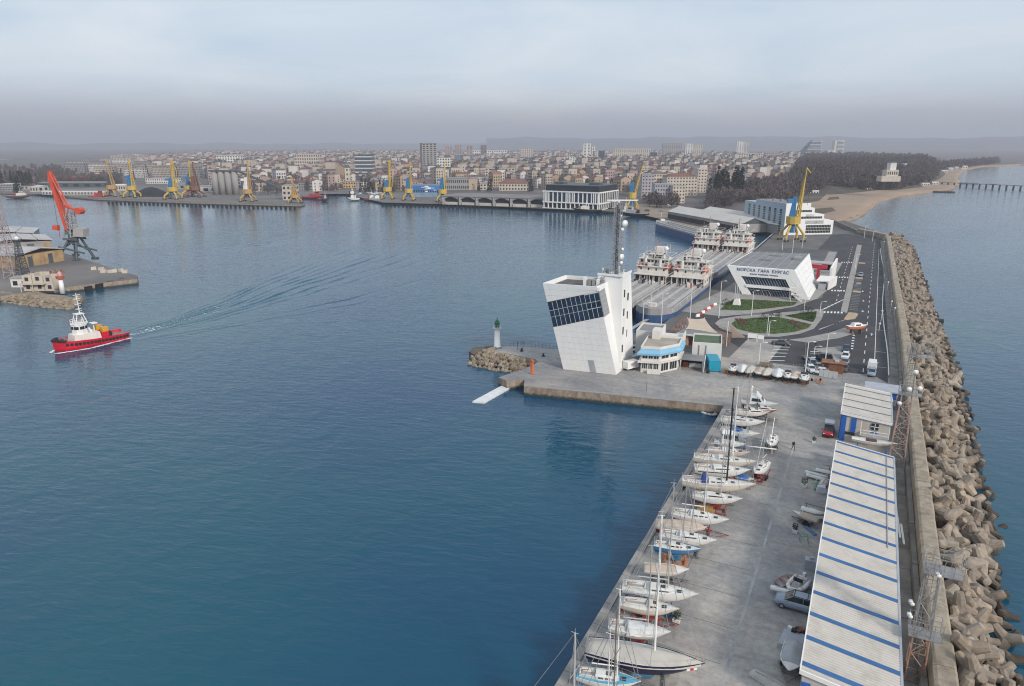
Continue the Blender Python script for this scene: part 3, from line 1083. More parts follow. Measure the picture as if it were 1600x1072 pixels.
add('window',MB().box(1.0,0.0,1.35,2.5,0.145,1.8),GLASS,s2)
w_ = add('window',MB().box(4.9,0.0,2.9,6.0,0.145,4.0),GLASS,s2)
add('window_frame',MB().box(4.85,-0.05,3.4,6.05,-0.002,3.5).box(5.4,-0.05,2.9,5.5,-0.002,3.39).box(5.4,-0.05,3.51,5.5,-0.002,4.0),WHITE,w_)
add('door',MB().box(5.1,0.0,0.6,5.95,0.146,2.6),BLUE_DOOR,s2)
add('balcony',MB().box(3.3,-1.8,2.05,7.6,0.1,2.25),GREY_WALL,s2)
add('railing',MB().path([(3.3,-1.8,3.2),(7.6,-1.8,3.2)],0.05).path([(3.3,-1.8,2.7),(7.6,-1.8,2.7)],0.035).tube((3.3,-1.8,2.25),(3.3,-1.8,4.9),0.06).tube((7.6,-1.8,2.25),(7.6,-1.8,4.4),0.06).tube((5.4,-1.8,2.25),(5.4,-1.8,3.2),0.05).path([(3.3,-1.8,3.2),(3.3,0,3.2)],0.04),WHITE,s2)
hut = thing('shed','low dark storage lean-to between the two striped sheds','shed',(-0.2,113.8,0))
add('wall',MB().box(0,0.3,0,7.0,4.0,2.2),GREY_WALL,hut)
add('roof',MB().hexa([(-0.1,0.2,2.22),(7.1,0.2,2.22),(7.1,4.2,2.5),(-0.1,4.2,2.5)],[(-0.1,0.2,2.32),(7.1,0.2,2.32),(7.1,4.2,2.6),(-0.1,4.2,2.6)]),DULL_BLUE,hut)

# guard hut behind the second shed
gh = thing('guard_hut','small white and blue guard hut at the yard gate under the breakwater','hut',(3.2,150.5,0))
add('wall',MB().box(0,0,0,5.4,4.0,2.9),WHITE,gh)
add('wall_panel',MB().box(3.8,-0.06,1.5,5.3,-0.002,2.7),BLUE_DOOR,gh)
for x in(0.4,1.5,2.6):
 w_ = add('window',MB().box(x,-0.04,1.3,x+0.95,-0.002,2.5),GLASS,gh)
 add('window_frame',MB().box(x-0.06,-0.07,1.24,x,-0.003,2.56).box(x+0.95,-0.07,1.24,x+1.01,-0.003,2.56).box(x+0.002,-0.07,2.5,x+0.948,-0.003,2.56),WHITE,w_)
add('door',MB().box(-0.05,1.2,0.05,-0.002,2.2,2.2),BLUE_DOOR,gh)
add('roof',MB().box(-0.5,-0.6,2.92,6.0,4.6,3.15),GUTTER,gh)
an = thing('storage_hut','blue painted store against the guard hut, facing the yard','hut',(2.0,147.8,0))
add('wall',MB().box(0.0,0,0,5.6,2.4,1.9),mat('blue_wall',(0.06,0.13,0.22),0.7,0.2,0.6),an)
add('roof',MB().box(-0.2,-0.2,1.92,5.8,2.55,2.04),WHITE,an)

# ------------------------------------------------------------------ lattice floodlight towers on the breakwater walk
LAMP = mat('lamp_dish',(0.75,0.75,0.73),0.4,0.05,1)

def tower_platform(t,cx,cy,z,wx,wy,m):
 p = add('platform',MB().box(cx-wx/2,cy-wy/2,z,cx+wx/2,cy+wy/2,z+0.10),m,t)
 mb = MB()
 for i in range(5):
  for sx in(-1,1):
   x = cx+wx*(i/4-0.5)
   mb.tube((x,cy+sx*wy/2,z+0.1),(x,cy+sx*wy/2,z+1.7),0.035,None,4)
 for zz in(0.6,1.15,1.7):
  q =[(cx-wx/2,cy-wy/2,z+zz),(cx+wx/2,cy-wy/2,z+zz),(cx+wx/2,cy+wy/2,z+zz),(cx-wx/2,cy+wy/2,z+zz)]
  mb.path(q+[q[0]],0.03,4)
 add('railing',mb,m,p)
 return p

def flood_tower(label,x,y,h,wb,wt,plats,m_low,m_top,lamps):
 t = thing('lattice_tower',label,'lattice tower',(x,y,0))
 n = max(6,int(h/1.6))
 zs = plats[0][0]
 nlow = max(3,int(zs/1.7))
 wm = wb+(wt-wb)*zs/h
 add('lattice_leg_section',MB().lattice((0,0,0),(0,0,zs),wb,wm,nlow,0.085),m_low,t)
 add('lattice_top_section',MB().lattice((0,0,zs+0.02),(0,0,h),wm,wt,max(3,n-nlow),0.07),m_top,t)
 mb = MB()
 for i in range(int(h/0.4)):
  mb.tube((-0.2,wb*0.35,i*0.4),(0.2,wb*0.35,i*0.4),0.02,None,3)
 mb.tube((-0.2,wb*0.35,0),(-0.2,wb*0.35,h),0.03,None,4).tube((0.2,wb*0.35,0),(0.2,wb*0.35,h),0.03,None,4)
 add('ladder',mb,m_top,t)
 for z,dx,wx,wy in plats:
  tower_platform(t,dx,0,z,wx,wy,m_top)
 for lx,ly,lz,rr in lamps:
  add('floodlight',MB().lathe([(rr*0.3,-0.25),(rr,0.0),(rr*0.98,0.08)],10).ob((0,0,-0.5),(0.3,0.3,0.3)),LAMP,t,(lx,ly,lz),0,True,(rad(95),0,rad(20)))
 return t

x,y = 8.95,68.3
flood_tower('grey lattice floodlight tower with two railed platforms beside the long shed',x,y,12.6,1.55,1.1,[(zat(x,y,990),0.25,2.7,1.8),(zat(x,y,890),0.75,3.1,2.0)],RUSTY,STEEL,[(-1.2,-1.0,zat(x,y,960),0.2),(-1.2,-0.6,zat(x,y,944),0.2),(0.4,-1.0,12.2,0.22)])
x,y = 8.15,120.5
flood_tower('pinkish lattice mast with round white lamps behind the short shed',x,y,zat(x,y,538),2.3,0.8,[(zat(x,y,616),0.4,3.2,1.6),(zat(x,y,556),0.9,3.6,1.6)],mat('pink_steel',(0.40,0.27,0.23),0.7,0.2,0.8,dirt=0.3,dirt_rgb=(0.4,0.36,0.33)),STEEL,[(0.6,-1.0,zat(x,y,578),0.42),(1.5,-1.0,zat(x,y,602),0.42),(0.1,-1.1,zat(x,y,605),0.42),(-0.9,-1.2,zat(x,y,628),0.34)])

# two long boards left on the walk
for nm,xx,yy,l in(('timber_board',8.35,96,13.5),('timber_board',8.75,94.5,5.5)):
 solo(nm,'long white board lying on the breakwater walk' if l>10 else 'short white board lying beside the long one on the breakwater walk','board',MB().box(-0.13,0,0,0.13,l,0.12),WHITE,(xx,yy,0.27),rad(2.5))
 # ------------------------------------------------------------------ boats
HULL_WHITE = mat('gelcoat_white',(0.70,0.69,0.665),0.25,0.05,0.7,dirt=0.2,dirt_rgb=(0.5,0.46,0.4),streak=True)
HULL_CREAM = mat('gelcoat_cream',(0.62,0.56,0.48),0.3,0.06,0.6,dirt=0.2,dirt_rgb=(0.45,0.38,0.30),streak=True)
HULL_NAVY = mat('gelcoat_navy',(0.016,0.017,0.05),0.2,0.1,0.6)
HULL_BLUE = mat('gelcoat_blue',(0.05,0.17,0.36),0.3,0.1,0.8,dirt=0.2,dirt_rgb=(0.3,0.35,0.4))
DECK_WHITE = mat('deck_white',(0.66,0.65,0.62),0.5,0.08,0.9,dirt=0.35,dirt_rgb=(0.42,0.39,0.34))
DECK_TEAL = mat('deck_turquoise',(0.09,0.36,0.52),0.5,0.1,0.8,dirt=0.15,dirt_rgb=(0.3,0.45,0.5))
DECK_TEAK = mat('deck_teak',(0.42,0.31,0.22),0.65,0.15,1.2,dirt=0.3,dirt_rgb=(0.5,0.42,0.34))
COCKPIT = mat('cockpit_well',(0.36,0.345,0.32),0.6,0.15,1,dirt=0.4,dirt_rgb=(0.2,0.18,0.16))
ANTI_BLUE = mat('antifouling_blue',(0.06,0.21,0.36),0.7,0.2,0.7,dirt=0.3,dirt_rgb=(0.25,0.36,0.42))
ANTI_RED = mat('antifouling_red',(0.30,0.045,0.035),0.75,0.25,0.7,dirt=0.3,dirt_rgb=(0.4,0.2,0.15))
ANTI_BLACK = mat('antifouling_black',(0.03,0.03,0.035),0.75,0.25,0.7)
CANVAS = mat('canvas_cover',(0.46,0.435,0.395),0.85,0.1,0.6,dirt=0.3,dirt_rgb=(0.34,0.31,0.27),bump=0.4,bscale=1.2)
TARP = mat('white_tarp',(0.64,0.64,0.63),0.6,0.1,1.0,bump=0.7,bscale=1.6)
GREY_TARP = mat('grey_tarp',(0.36,0.38,0.40),0.75,0.12,0.8,bump=0.6,bscale=1.4)
BEIGE_TARP = mat('beige_tarp',(0.45,0.37,0.295),0.8,0.1,0.9,bump=0.5,bscale=1.4)
BLUE_TARP = mat('blue_tarp',(0.03,0.13,0.42),0.7,0.12,0.9,bump=0.4,bscale=1.6)
ALU = mat('mast_aluminium',(0.62,0.61,0.60),0.35,0.05,0.6,0.4)
MAST_WHITE = mat('mast_white',(0.76,0.75,0.73),0.35,0.04,0.6)
MAST_BLACK = mat('mast_carbon',(0.014,0.014,0.016),0.35,0.1,0.6)
WIRE = mat('rigging_wire',(0.45,0.44,0.43),0.5,0.1,1,0.6)
WOOD = mat('varnished_wood',(0.33,0.12,0.04),0.4,0.2,1.5)
CRADLE_RED = mat('cradle_red',(0.27,0.05,0.04),0.7,0.3,1)
CRADLE_RUST = mat('cradle_rust',(0.19,0.09,0.06),0.8,0.3,1)
CRADLE_GREY = mat('cradle_grey',(0.16,0.165,0.17),0.7,0.2,1)
CRADLE_BLUE = mat('cradle_blue',(0.05,0.16,0.34),0.6,0.2,1)
CRADLE_ORANGE = mat('cradle_orange',(0.62,0.17,0.03),0.6,0.2,1)
YELLOW_STUFF = mat('yellow_plastic',(0.60,0.40,0.05),0.5,0.15,1)

def hull_parts(root,L,B,zd,depth,hull,bottom,deck,stern=0.72,rake=0.10,full=0.42,sheer=0.05,split=3,cockpit=True,flat=0.8):
 """hull and bottom as two shells, deck laid inside; bow towards +x, stern at x = 0"""
 N,K = 13,7
 rings =[]
 for i in range(N):
  t = i/(N-1)
  f = stern+(1-stern)*math.sin(min(1,t/full)*math.pi/2) if t < full else max(0.0,1-((t-full)/(1-full))**2.1)
  b = max(0.02,B/2*f)
  zs = zd+0.18+sheer*L*0.6*(t-0.35)**2*(1.6 if t>0.35 else 0.5)
  dp = depth*(math.sin(math.pi*min(1,max(0.0,0.20+t*0.74)))**0.7)
  ring =[]
  for j in range(K):
   th = j/(K-1)*math.pi/2
   y = b*max(0.0,math.cos(th))**0.62
   z = zs-dp*math.sin(th)**flat
   x = L*t-rake*L*(t**5)*(j/(K-1))*1.1
   ring.append((x,y,z))
  rings.append(ring)
 port =[[(x,y,z) for x,y,z in r_] for r_ in rings]
 star =[[(x,-y,z) for x,y,z in r_] for r_ in rings]
 mb = MB()
 mb.loft([list(reversed(r_[:split+1])) for r_ in port],0,False,False,False)
 mb.loft([r_[:split+1] for r_ in star],0,False,False,False)
 tr = port[0][:split+1]+list(reversed(star[0][:split+1]))
 mb.add(tr,[tuple(range(len(tr)))])
 h = add('hull',mb,hull,root,None,0,True)
 mb = MB()
 mb.loft([list(reversed(r_[split:])) for r_ in port],0,False,False,False)
 mb.loft([r_[split:] for r_ in star],0,False,False,False)
 tr = port[0][split:]+list(reversed(star[0][split:-1]))
 mb.add(tr,[tuple(range(len(tr)))])
 add('hull_bottom',mb,bottom,root,None,0,True)
 mb = MB()
 rows =[[(p[0][0],p[0][1]-0.015,p[0][2]-0.03),(p[0][0],p[0][1]*0.5,p[0][2]+0.03),(p[0][0],0,p[0][2]+0.05),(p[0][0],-p[0][1]*0.5,p[0][2]+0.03),(p[0][0],-p[0][1]+0.015,p[0][2]-0.03)] for p in rings]
 mb.loft(rows,0,False,False,False)
 d = add('deck',mb,deck,root,None,0,False)
 # toe rail
 mb = MB()
 for s in(1,-1):
  mb.path([(p[0][0],s*p[0][1],p[0][2]+0.02) for p in rings],0.035,4)
 add('toe_rail',mb,WOOD if deck is DECK_TEAK else hull,root)
 return rings

def sheer_z(rings,t):
 i = min(len(rings)-2,max(0,int(t*(len(rings)-1))))
 u = t*(len(rings)-1)-i
 return rings[i][0][2]*(1-u)+rings[i+1][0][2]*u,rings[i][0][1]*(1-u)+rings[i+1][0][1]*u

def coachroof(root,rings,L,t0,t1,w0,w1,h,m,win=True,strip=False):
 z0,b0 = sheer_z(rings,t0)
 z1,b1 = sheer_z(rings,t1)
 x0,x1 = L*t0,L*t1
 y0,y1 = b0*w0,b1*w1
 n = 7
 rows =[]
 for i in range(n):
  t = i/(n-1)
  y = y0+(y1-y0)*t**1.4
  zb = z0+(z1-z0)*t
  hh = h*(1-0.45*t**2)
  if i == n-1:
   hh,y = hh*0.35,y*0.8
  x = x0+(x1-x0)*t
  rows.append([(x,y,zb),(x-0.02,y*0.88,zb+hh*0.85),(x-0.02,y*0.6,zb+hh),(x-0.02,-y*0.6,zb+hh),(x-0.02,-y*0.88,zb+hh*0.85),(x,-y,zb)])
 mb = MB()
 mb.loft([list(reversed(q)) for q in rows],0,True,True,True)
 c = add('cabin',mb,m,root,None,0,False)
 if win:
  for s in(1,-1):
   spans =[(0.10,0.86)] if strip else[(0.12,0.34),(0.42,0.62),(0.70,0.82)]
   for a,b in spans:
    def pt(t,u):
     i = min(n-2,int(t*(n-1)))
     f = t*(n-1)-i
     p =[Vector(rows[i][0]).lerp(Vector(rows[i+1][0]),f),Vector(rows[i][1]).lerp(Vector(rows[i+1][1]),f)]
     v = p[0].lerp(p[1],u)
     return(v.x,s*(v.y+0.012),v.z+0.004)
    k = 4
    lo,hi =[pt(a+(b-a)*i/k,0.38) for i in range(k+1)],[pt(a+(b-a)*i/k,0.82) for i in range(k+1)]
    mbw = MB()
    mbw.loft([lo,hi] if s<0 else[hi,lo],0,False,False,False)
    add('window',mbw,GLASS,c)
 tt = 0.55
 zz = z0+(z1-z0)*tt+h*(1-0.45*tt**2)
 xx = x0+(x1-x0)*tt
 add('hatch',MB().box(xx-0.25,-0.25,zz-0.02,xx+0.25,0.25,zz+0.05),GLASS,c)
 return c

def fore_hatch(root,rings,L,t):
 z,b = sheer_z(rings,t)
 add('hatch',MB().box(L*t-0.25,-0.25,z+0.03,L*t+0.25,0.25,z+0.09),GLASS,root)

def cockpit(root,rings,L,t0,t1,w,m=None):
 z,b = sheer_z(rings,(t0+t1)/2)
 w = b*w
 x0,x1 = L*t0,L*t1
 mb = MB()
 q =[(x0,-w*0.8),(x1,-w),(x1,w),(x0,w*0.8)]
 mb.sheet(q,z+0.055)
 c = add('cockpit',mb,m or COCKPIT,root)
 mb = MB()
 for(ax,ay),(bx_,by_) in zip(q,q[1:]+q[:1]):
  d = Vector((bx_-ax,by_-ay,0))
  mb.ob(((ax+bx_)/2,(ay+by_)/2,z+0.02),(d.length+0.1,0.13,0.22),math.atan2(d.y,d.x))
 add('coaming',mb,DECK_WHITE,c)
 for s in(1,-1):
  add('bench',MB().box(x0+0.2,s*w*0.62-w*0.2,z+0.058,x1-0.15,s*w*0.62+w*0.2,z+0.14),DECK_WHITE,c)
 add('tiller',MB().tube((x0+0.1,0,z+0.35),(x0+(x1-x0)*0.55,0.1,z+0.42),0.035,None,5).tube((x0+.1,0,z),(x0+.1,0,z+.38),0.04,None,5),WOOD,c)

def rig(root,rings,L,t,ztop,m,boom=True,stays=True,thick=0.075,zb=None,boom_m=None):
 z,b = sheer_z(rings,t)
 z = zb if zb is not None else z
 x = L*t
 H = ztop-z
 ms = add('mast',MB().tube((x,0,z),(x-0.01*H,0,ztop),thick,thick*0.75,8),m,root)
 mb = MB()
 for f in((0.52,) if H<11 else(0.36,0.66)):
  mb.tube((x,-b*0.75,z+H*f),(x,b*0.75,z+H*f),0.03,None,4)
 mb.tube((x-0.01*H-.35,0,ztop),(x-0.01*H+0.3,0,ztop+0.02),0.025,None,4).tube((x-0.01*H,0,ztop),(x-0.01*H,0,ztop+0.45),0.02,None,4)
 add('spreader',mb,m,ms)
 if boom:
  add('boom',MB().tube((x-0.1,0,z+1.05),(L*max(0.06,t-0.40),0,z+0.98),0.07,0.06,7),boom_m or m,root)
 if stays:
  mb = MB()
  zt = z+H*0.97
  bow =(L*0.985,0,sheer_z(rings,0.98)[0]+0.05)
  mb.tube((x-0.01*H,0,zt),bow,0.034,None,3,0,False)
  mb.tube((x-0.01*H,0,ztop),(0.05,0,rings[0][0][2]+0.05),0.028,None,3,0,False)
  f = 0.52 if H < 11 else 0.66
  for s in(1,-1):
   mb.path([(x-0.3,s*b*0.97,sheer_z(rings,t)[0]),(x,s*b*0.75,z+H*f),(x-0.01*H,0,zt)],0.022,3)
  add('rigging',mb,WIRE,root)

def pulpit(root,rings,L,stern=True):
 mb = MB()
 z1,b1 = sheer_z(rings,0.88)
 z2,_ = sheer_z(rings,0.99)
 h = 0.55
 mb.path([(L*0.88,b1,z1+h),(L*1.0,0,z2+h),(L*0.88,-b1,z1+h)],0.025,4)
 for q in((L*0.88,b1,z1),(L*0.88,-b1,z1)):
  mb.tube(q,(q[0],q[1],q[2]+h),0.022,None,4)
 mb.tube((L*0.985,0,z2),(L*1.0,0,z2+h),0.022,None,4)
 if stern:
  for s in(1,-1):
   last =(L*0.88,s*b1,z1+h)
   for t in(0.7,0.52,0.34,0.16,0.02):
    z,b = sheer_z(rings,t)
    mb.tube((L*t,s*b*0.97,z),(L*t,s*b*0.97,z+h),0.016,None,3)
    mb.tube(last,(L*t,s*b*0.97,z+h),0.01,None,3)
    last =(L*t,s*b*0.97,z+h)
  z,b = sheer_z(rings,0.0)
  mb.tube((0,b*.97,z+h),(0,-b*.97,z+h),0.022,None,4)
 add('rail',mb,WIRE,root)

def fin(root,L,zd,depth,bottom,m_keel=None):
 zc = zd-depth
 k = add('keel',MB().hexa([(L*0.40,-0.07,max(0.1,zc-0.85)),(L*0.56,-0.07,max(0.1,zc-0.85)),(L*0.56,0.07,max(0.1,zc-0.85)),(L*0.40,0.07,max(0.1,zc-0.85))],[(L*0.38,-0.12,zc+0.25),(L*0.62,-0.12,zc+0.25),(L*0.62,0.12,zc+0.25),(L*0.38,0.12,zc+0.25)]),m_keel or bottom,root)
 add('rudder',MB().hexa([(0.15,-0.04,max(0.3,zc-0.3)),(0.55,-0.04,max(0.3,zc-0.3)),(0.55,0.04,max(0.3,zc-0.3)),(0.15,0.04,max(0.3,zc-0.3))],[(0.05,-0.05,zd-0.45),(0.7,-0.05,zd-0.75),(0.7,0.05,zd-0.75),(0.05,0.05,zd-0.45)]),m_keel or bottom,root)

def cradle(label,loc,rz,L,B,zc,m,trailer=False):
 c = thing('boat_trailer' if trailer else 'boat_cradle',label,'boat trailer' if trailer else 'boat cradle',loc,rz,'cradles and trailers under the yachts')
 w = B*0.34
 mb = MB()
 for s in(1,-1):
  mb.box(L*0.2,s*w-0.07,0.12,L*0.72,s*w+0.07,0.27)
 for x in(0.24,0.48,0.68):
  mb.box(L*x-0.07,-w+0.071,0.12,L*x+0.07,w-0.071,0.27)
 if trailer:
  mb.tube((L*0.7,-w,0.2),(L*1.02,0,0.35),0.05,None,5).tube((L*0.7,w,0.2),(L*1.02,0,0.35),0.05,None,5)
 add('frame',mb,m,c)
 for x in(0.25,0.67):
  for s in(1,-1):
   wy = w+0.25
   zt = zc+0.35+(0.1 if x>0.5 else 0)
   add('support_post',MB().tube((L*x,s*w,0.2),(L*x,s*wy*1.12,zt),0.06,None,5).ob((L*x,s*wy*1.12,zt-0.04),(0.34,0.2,0.09)),m,c)
 if trailer:
  for x in(0.34,0.46):
   for s in(1,-1):
    add('wheel',MB().tube((L*x,s*(w+0.1),0.3),(L*x,s*(w+0.32),0.3),0.3,None,10),BLACK,c)
 return c

def tent(root,rings,L,m,t0=0.0,t1=0.97,rise=0.75,drop=0.25,peak=0.45,wrinkle=0.06):
 """a cover pulled over a ridge from stern to bow"""
 rows =[]
 n = 14
 for i in range(n+1):
  t = t0+(t1-t0)*i/n
  z,b = sheer_z(rings,t)
  u =(t-t0)/(t1-t0)
  rz_ = rise*(0.55+0.45*math.sin(math.pi*min(1,u/max(0.01,peak)*0.5) if u<peak else math.pi*(0.5+0.5*(u-peak)/(1-peak))))*(1 if u<0.9 else(1-u)*8+0.2)
  b += 0.06
  sag = -0.10 if i%3 == 1 else 0.03
  row =[]
  for k in range(9):
   v = k/4-1
   hgt =(1-abs(v))**1.15
   zz = z-drop*(abs(v)>0.99)+rz_*hgt+sag*hgt*(1-hgt)*3+wrinkle*mnoise.noise(Vector((t*L*1.4,v*2.2,z+L)))
   row.append((L*t,-b*min(1,abs(v)*1.02)*(1 if v>0 else-1),zz))
  rows.append(row)
 mb = MB()
 mb.loft(rows,0,True,True,False)
 return add('cover',mb,m,root,None,0,True)

def boat_frame(s,b,z):
 p,q = Vector(at(s[0],s[1],z)+(0,)),Vector(at(b[0],b[1],z)+(0,))
 d = q-p
 return(p.x,p.y,0),d.length,math.atan2(d.y,d.x)

def yacht(label,s,b,zd,hull=None,bottom=None,deck=None,beam=0.335,mast=None,mast_m=None,thick=0.075,cover=None,cabin=(0.34,0.70),strip=False,cradle_m=None,cradle_label=None,trailer=False,pulp=True,well=(0.05,0.30),boom=True,stern=0.72,roll=0.0,roof_m=None,split=3,group='yachts on cradles along the quay',name='sailing_yacht',cat='sailing yacht',min_l=0,fr=None):
 loc,L,rz = fr or boat_frame(s,b,zd)
 L = max(L,min_l)
 hull,bottom,deck = hull or HULL_WHITE,bottom or ANTI_BLUE,deck or DECK_WHITE
 y = thing(name,label,cat,loc,rz,group)
 B,depth = L*beam,min(zd-0.75,0.135*L+0.1)
 rings = hull_parts(y,L,B,zd,depth,hull,bottom,deck,stern,split=split)
 if cabin:
  coachroof(y,rings,L,cabin[0],cabin[1],0.66,0.55,0.46,roof_m or DECK_WHITE,True,strip)
  fore_hatch(y,rings,L,min(0.86,cabin[1]+0.07))
 if well:
  cockpit(y,rings,L,well[0],well[1],0.6)
 if mast:
  bx,by,ty = mast
  px_,py_ = at(bx,by,zd+0.4)
  t =((px_-loc[0])*math.cos(rz)+(py_-loc[1])*math.sin(rz))/L
  t = max(0.3,min(0.72,t))
  mx,my = loc[0]+L*t*math.cos(rz),loc[1]+L*t*math.sin(rz)
  zb = sheer_z(rings,t)[0]+(0.3 if cabin and cabin[0]<t<cabin[1] else 0.05)
  rig(y,rings,L,t,zat(mx,my,ty),mast_m or ALU,boom and cover is None,True,thick,zb)
 if pulp:
  pulpit(y,rings,L)
 if cover:
  tent(y,rings,L,cover)
 fin(y,L,zd,depth,bottom)
 if cradle_m:
  cradle(cradle_label or 'steel cradle under the '+label[:40].lower(),loc,rz,L,B,zd-depth,cradle_m,trailer)
 y['L'] = L
 return y,rings,L

 # --- the long row on the quay, from the one at the foot of the picture to the pier
y,R1,L1 = yacht('small sailing yacht with turquoise deck and white cabin at the quay end',(902,1053),(1001,1069),2.0,HULL_WHITE,ANTI_BLUE,DECK_TEAL,mast=(964,1056,921),mast_m=MAST_WHITE,thick=0.085,cradle_m=CRADLE_GREY,cradle_label='grey steel cradle under the turquoise decked yacht',cabin=(0.30,0.66))
y2,R2,L2 = yacht('large navy hulled yacht under a long grey canvas cover',(917,1010),(1101,1042),2.7,HULL_NAVY,ANTI_BLUE,DECK_WHITE,beam=0.29,mast=(1024,1008,806),mast_m=MAST_WHITE,thick=0.12,cover=CANVAS,cradle_m=CRADLE_GREY,cradle_label='tall dark cradle under the navy hulled yacht',cabin=None,well=None,split=4)
for sx,sc in((0,(0.75,0.75,0.75)),(1,(0.6,0.02,0.02)),(2,(0.75,0.75,0.75))):
 z_,b_2 = sheer_z(R2,0.885+0.0*sx)
 x0 = L2*0.855+sx*0.32
 zz,bb = sheer_z(R2,x0/L2)
 zz2,bb2 = sheer_z(R2,(x0+0.3)/L2)
 add('hull_stripe',MB().add([(x0,-bb-0.02,zz-0.55),(x0+0.3,-bb2-0.02,zz2-0.55),(x0+0.3,-bb2-0.03,zz2-0.3),(x0,-bb-0.03,zz-0.3)],[(0,1,2,3)]),mat('stripe_red' if sx==1 else 'stripe_white',sc,0.4,0.02,1),y2)
yacht('white yacht half hidden by a crumpled white tarpaulin',(951,977),(1048,991),1.9,HULL_WHITE,ANTI_RED,DECK_WHITE,mast=(1013,970,853),mast_m=ALU,cradle_m=CRADLE_GREY,cradle_label='low grey cradle under the tarpaulined yacht',cabin=None,well=(0.04,0.28))
y3 = bpy.data.objects['sailing_yacht.002']
loc3,L3,rz3 = boat_frame((951,977),(1048,991),1.9)
mb = MB()
rows =[]
for i in range(11):
 t = 0.30+0.48*i/10
 w = 1.25*(1-0.45*(i/10)**2)
 rows.append([(L3*t,w*v,1.95+0.62*(1-abs(v)**2.2)*(1-0.3*i/10)+0.16*mnoise.noise(Vector((t*14,v*2.5,4.2)))) for v in(-1,-0.75,-0.45,-0.15,0.15,0.45,0.75,1)])
mb.loft([list(reversed(q)) for q in rows],0,True,True,False)
add('cover',mb,TARP,y3,None,0,True)
yacht('bare grey white yacht with an open cockpit and red keel',(969,941),(1061,955),2.0,HULL_CREAM,ANTI_RED,DECK_WHITE,mast=(1027,941,800),mast_m=ALU,thick=0.06,cradle_m=CRADLE_RED,cradle_label='red cradle with long drawbar under the bare grey yacht',trailer=True,cabin=(0.5,0.68),well=(0.08,0.46),roof_m=HULL_CREAM)
y5,R5,L5 = yacht('white racing yacht with dark side windows and pale blue waterline',(973,915),(1091,932),2.5,HULL_WHITE,ANTI_BLUE,DECK_WHITE,mast=(1044,914,755),mast_m=ALU,cradle_m=CRADLE_BLUE,cradle_label='blue cradle under the white racing yacht',strip=True,cabin=(0.36,0.68),beam=0.29)
zz,bb = sheer_z(R5,0.22)
text('CONTARIUME',0.42,mat('lettering_blue',(0.04,0.08,0.22),0.5,0.05,1),y5,(L5*0.2,-bb-0.05,zz-0.62),(rad(80),0,rad(-3)),0.012)

def motor(label,s,b,zd,hull,cover=None,cab=None,tr=True,m_tr=None,tr_label=None,bottom=None,beam=0.36,deck=None,group='motor boats ashore',name='motor_boat',cat='motor boat',fr=None):
 loc,L,rz = fr or boat_frame(s,b,zd)
 y = thing(name,label,cat,loc,rz,group)
 B,depth = L*beam,min(zd-0.35,0.15*L)
 rings = hull_parts(y,L,B,zd,depth,hull,bottom or hull,deck or DECK_WHITE,0.88,0.13,0.5,0.06,flat=1.0)
 if cover:
  tent(y,rings,L,cover,0.0,0.72 if cover is not TARP else 0.95,0.5,0.12,0.5,0.05)
 else:
  cockpit(y,rings,L,0.06,0.5,0.72)
  if cab:
   c = coachroof(y,rings,L,0.40,0.80,0.80,0.6,0.55,DECK_WHITE,True,True)
   zq,bq = sheer_z(rings,0.42)
   add('windscreen',MB().hexa([(L*0.42,-bq*.7,zq+.5),(L*.46,-bq*.7,zq+.5),(L*.46,bq*.7,zq+.5),(L*.42,bq*.7,zq+.5)],[(L*.36,-bq*.6,zq+.95),(L*.38,-bq*.6,zq+.95),(L*.38,bq*.6,zq+.95),(L*.36,bq*.6,zq+.95)]),GLASS,c)
  add('outboard_motor',MB().box(-0.5,-0.2,zd-0.1,-0.05,0.2,zd+0.55).box(-0.38,-0.09,zd-0.9,-0.15,0.09,zd-0.101),BLACK,y)
 if tr:
  cradle(tr_label or 'trailer under the '+label.lower()[:48],loc,rz,L,B,zd-depth,m_tr or CRADLE_GREY,True)
 return y,rings,L

motor('white motor boat under a beige cockpit cover on a flat trailer',(1006,888),(1076,893),1.6,HULL_WHITE,BEIGE_TARP,tr_label='flat trailer with white runners under the beige covered motor boat')
yacht('small blue hulled yacht with white deck over orange and yellow supports',(1022,851),(1096,861),2.2,HULL_BLUE,ANTI_BLUE,DECK_WHITE,mast=(1067,856,746),mast_m=ALU,thick=0.06,cradle_m=CRADLE_ORANGE,cradle_label='orange cradle with yellow pads under the blue hulled yacht',cabin=(0.32,0.66))
yacht('white yacht with a blunt blue waterline beside the blue hulled one',(1031,834),(1120,847),2.3,HULL_WHITE,ANTI_BLUE,DECK_WHITE,mast=(1081,836,742),mast_m=ALU,thick=0.065,cradle_m=CRADLE_GREY,cradle_label='grey cradle under the yacht next to the blue hulled one',cabin=(0.36,0.72),strip=True)
yacht('white yacht covered by a pale awning from stern to mast',(1024,818),(1104,827),2.3,HULL_WHITE,ANTI_RED,DECK_WHITE,cover=BEIGE_TARP,cradle_m=CRADLE_RUST,cradle_label='rusty cradle under the yacht with the pale awning',cabin=None,well=None,pulp=False)
yacht('cream yacht with a boxy cabin on a red wheeled cradle',(1050,800),(1139,815),2.4,HULL_WHITE,ANTI_BLUE,DECK_WHITE,mast=(1101,799,703),mast_m=MAST_WHITE,thick=0.065,cradle_m=CRADLE_RED,cradle_label='red wheeled cradle with drawbar under the boxy cabin yacht',trailer=True)
yacht('round bowed white yacht with long cabin roof and red bottom',(1082,773),(1160,782),2.3,HULL_WHITE,ANTI_RED,DECK_WHITE,mast=(1126,771,662),mast_m=ALU,thick=0.065,cradle_m=CRADLE_RED,cradle_label='red cradle under the round bowed white yacht',cabin=(0.28,0.68),strip=True,stern=0.6)
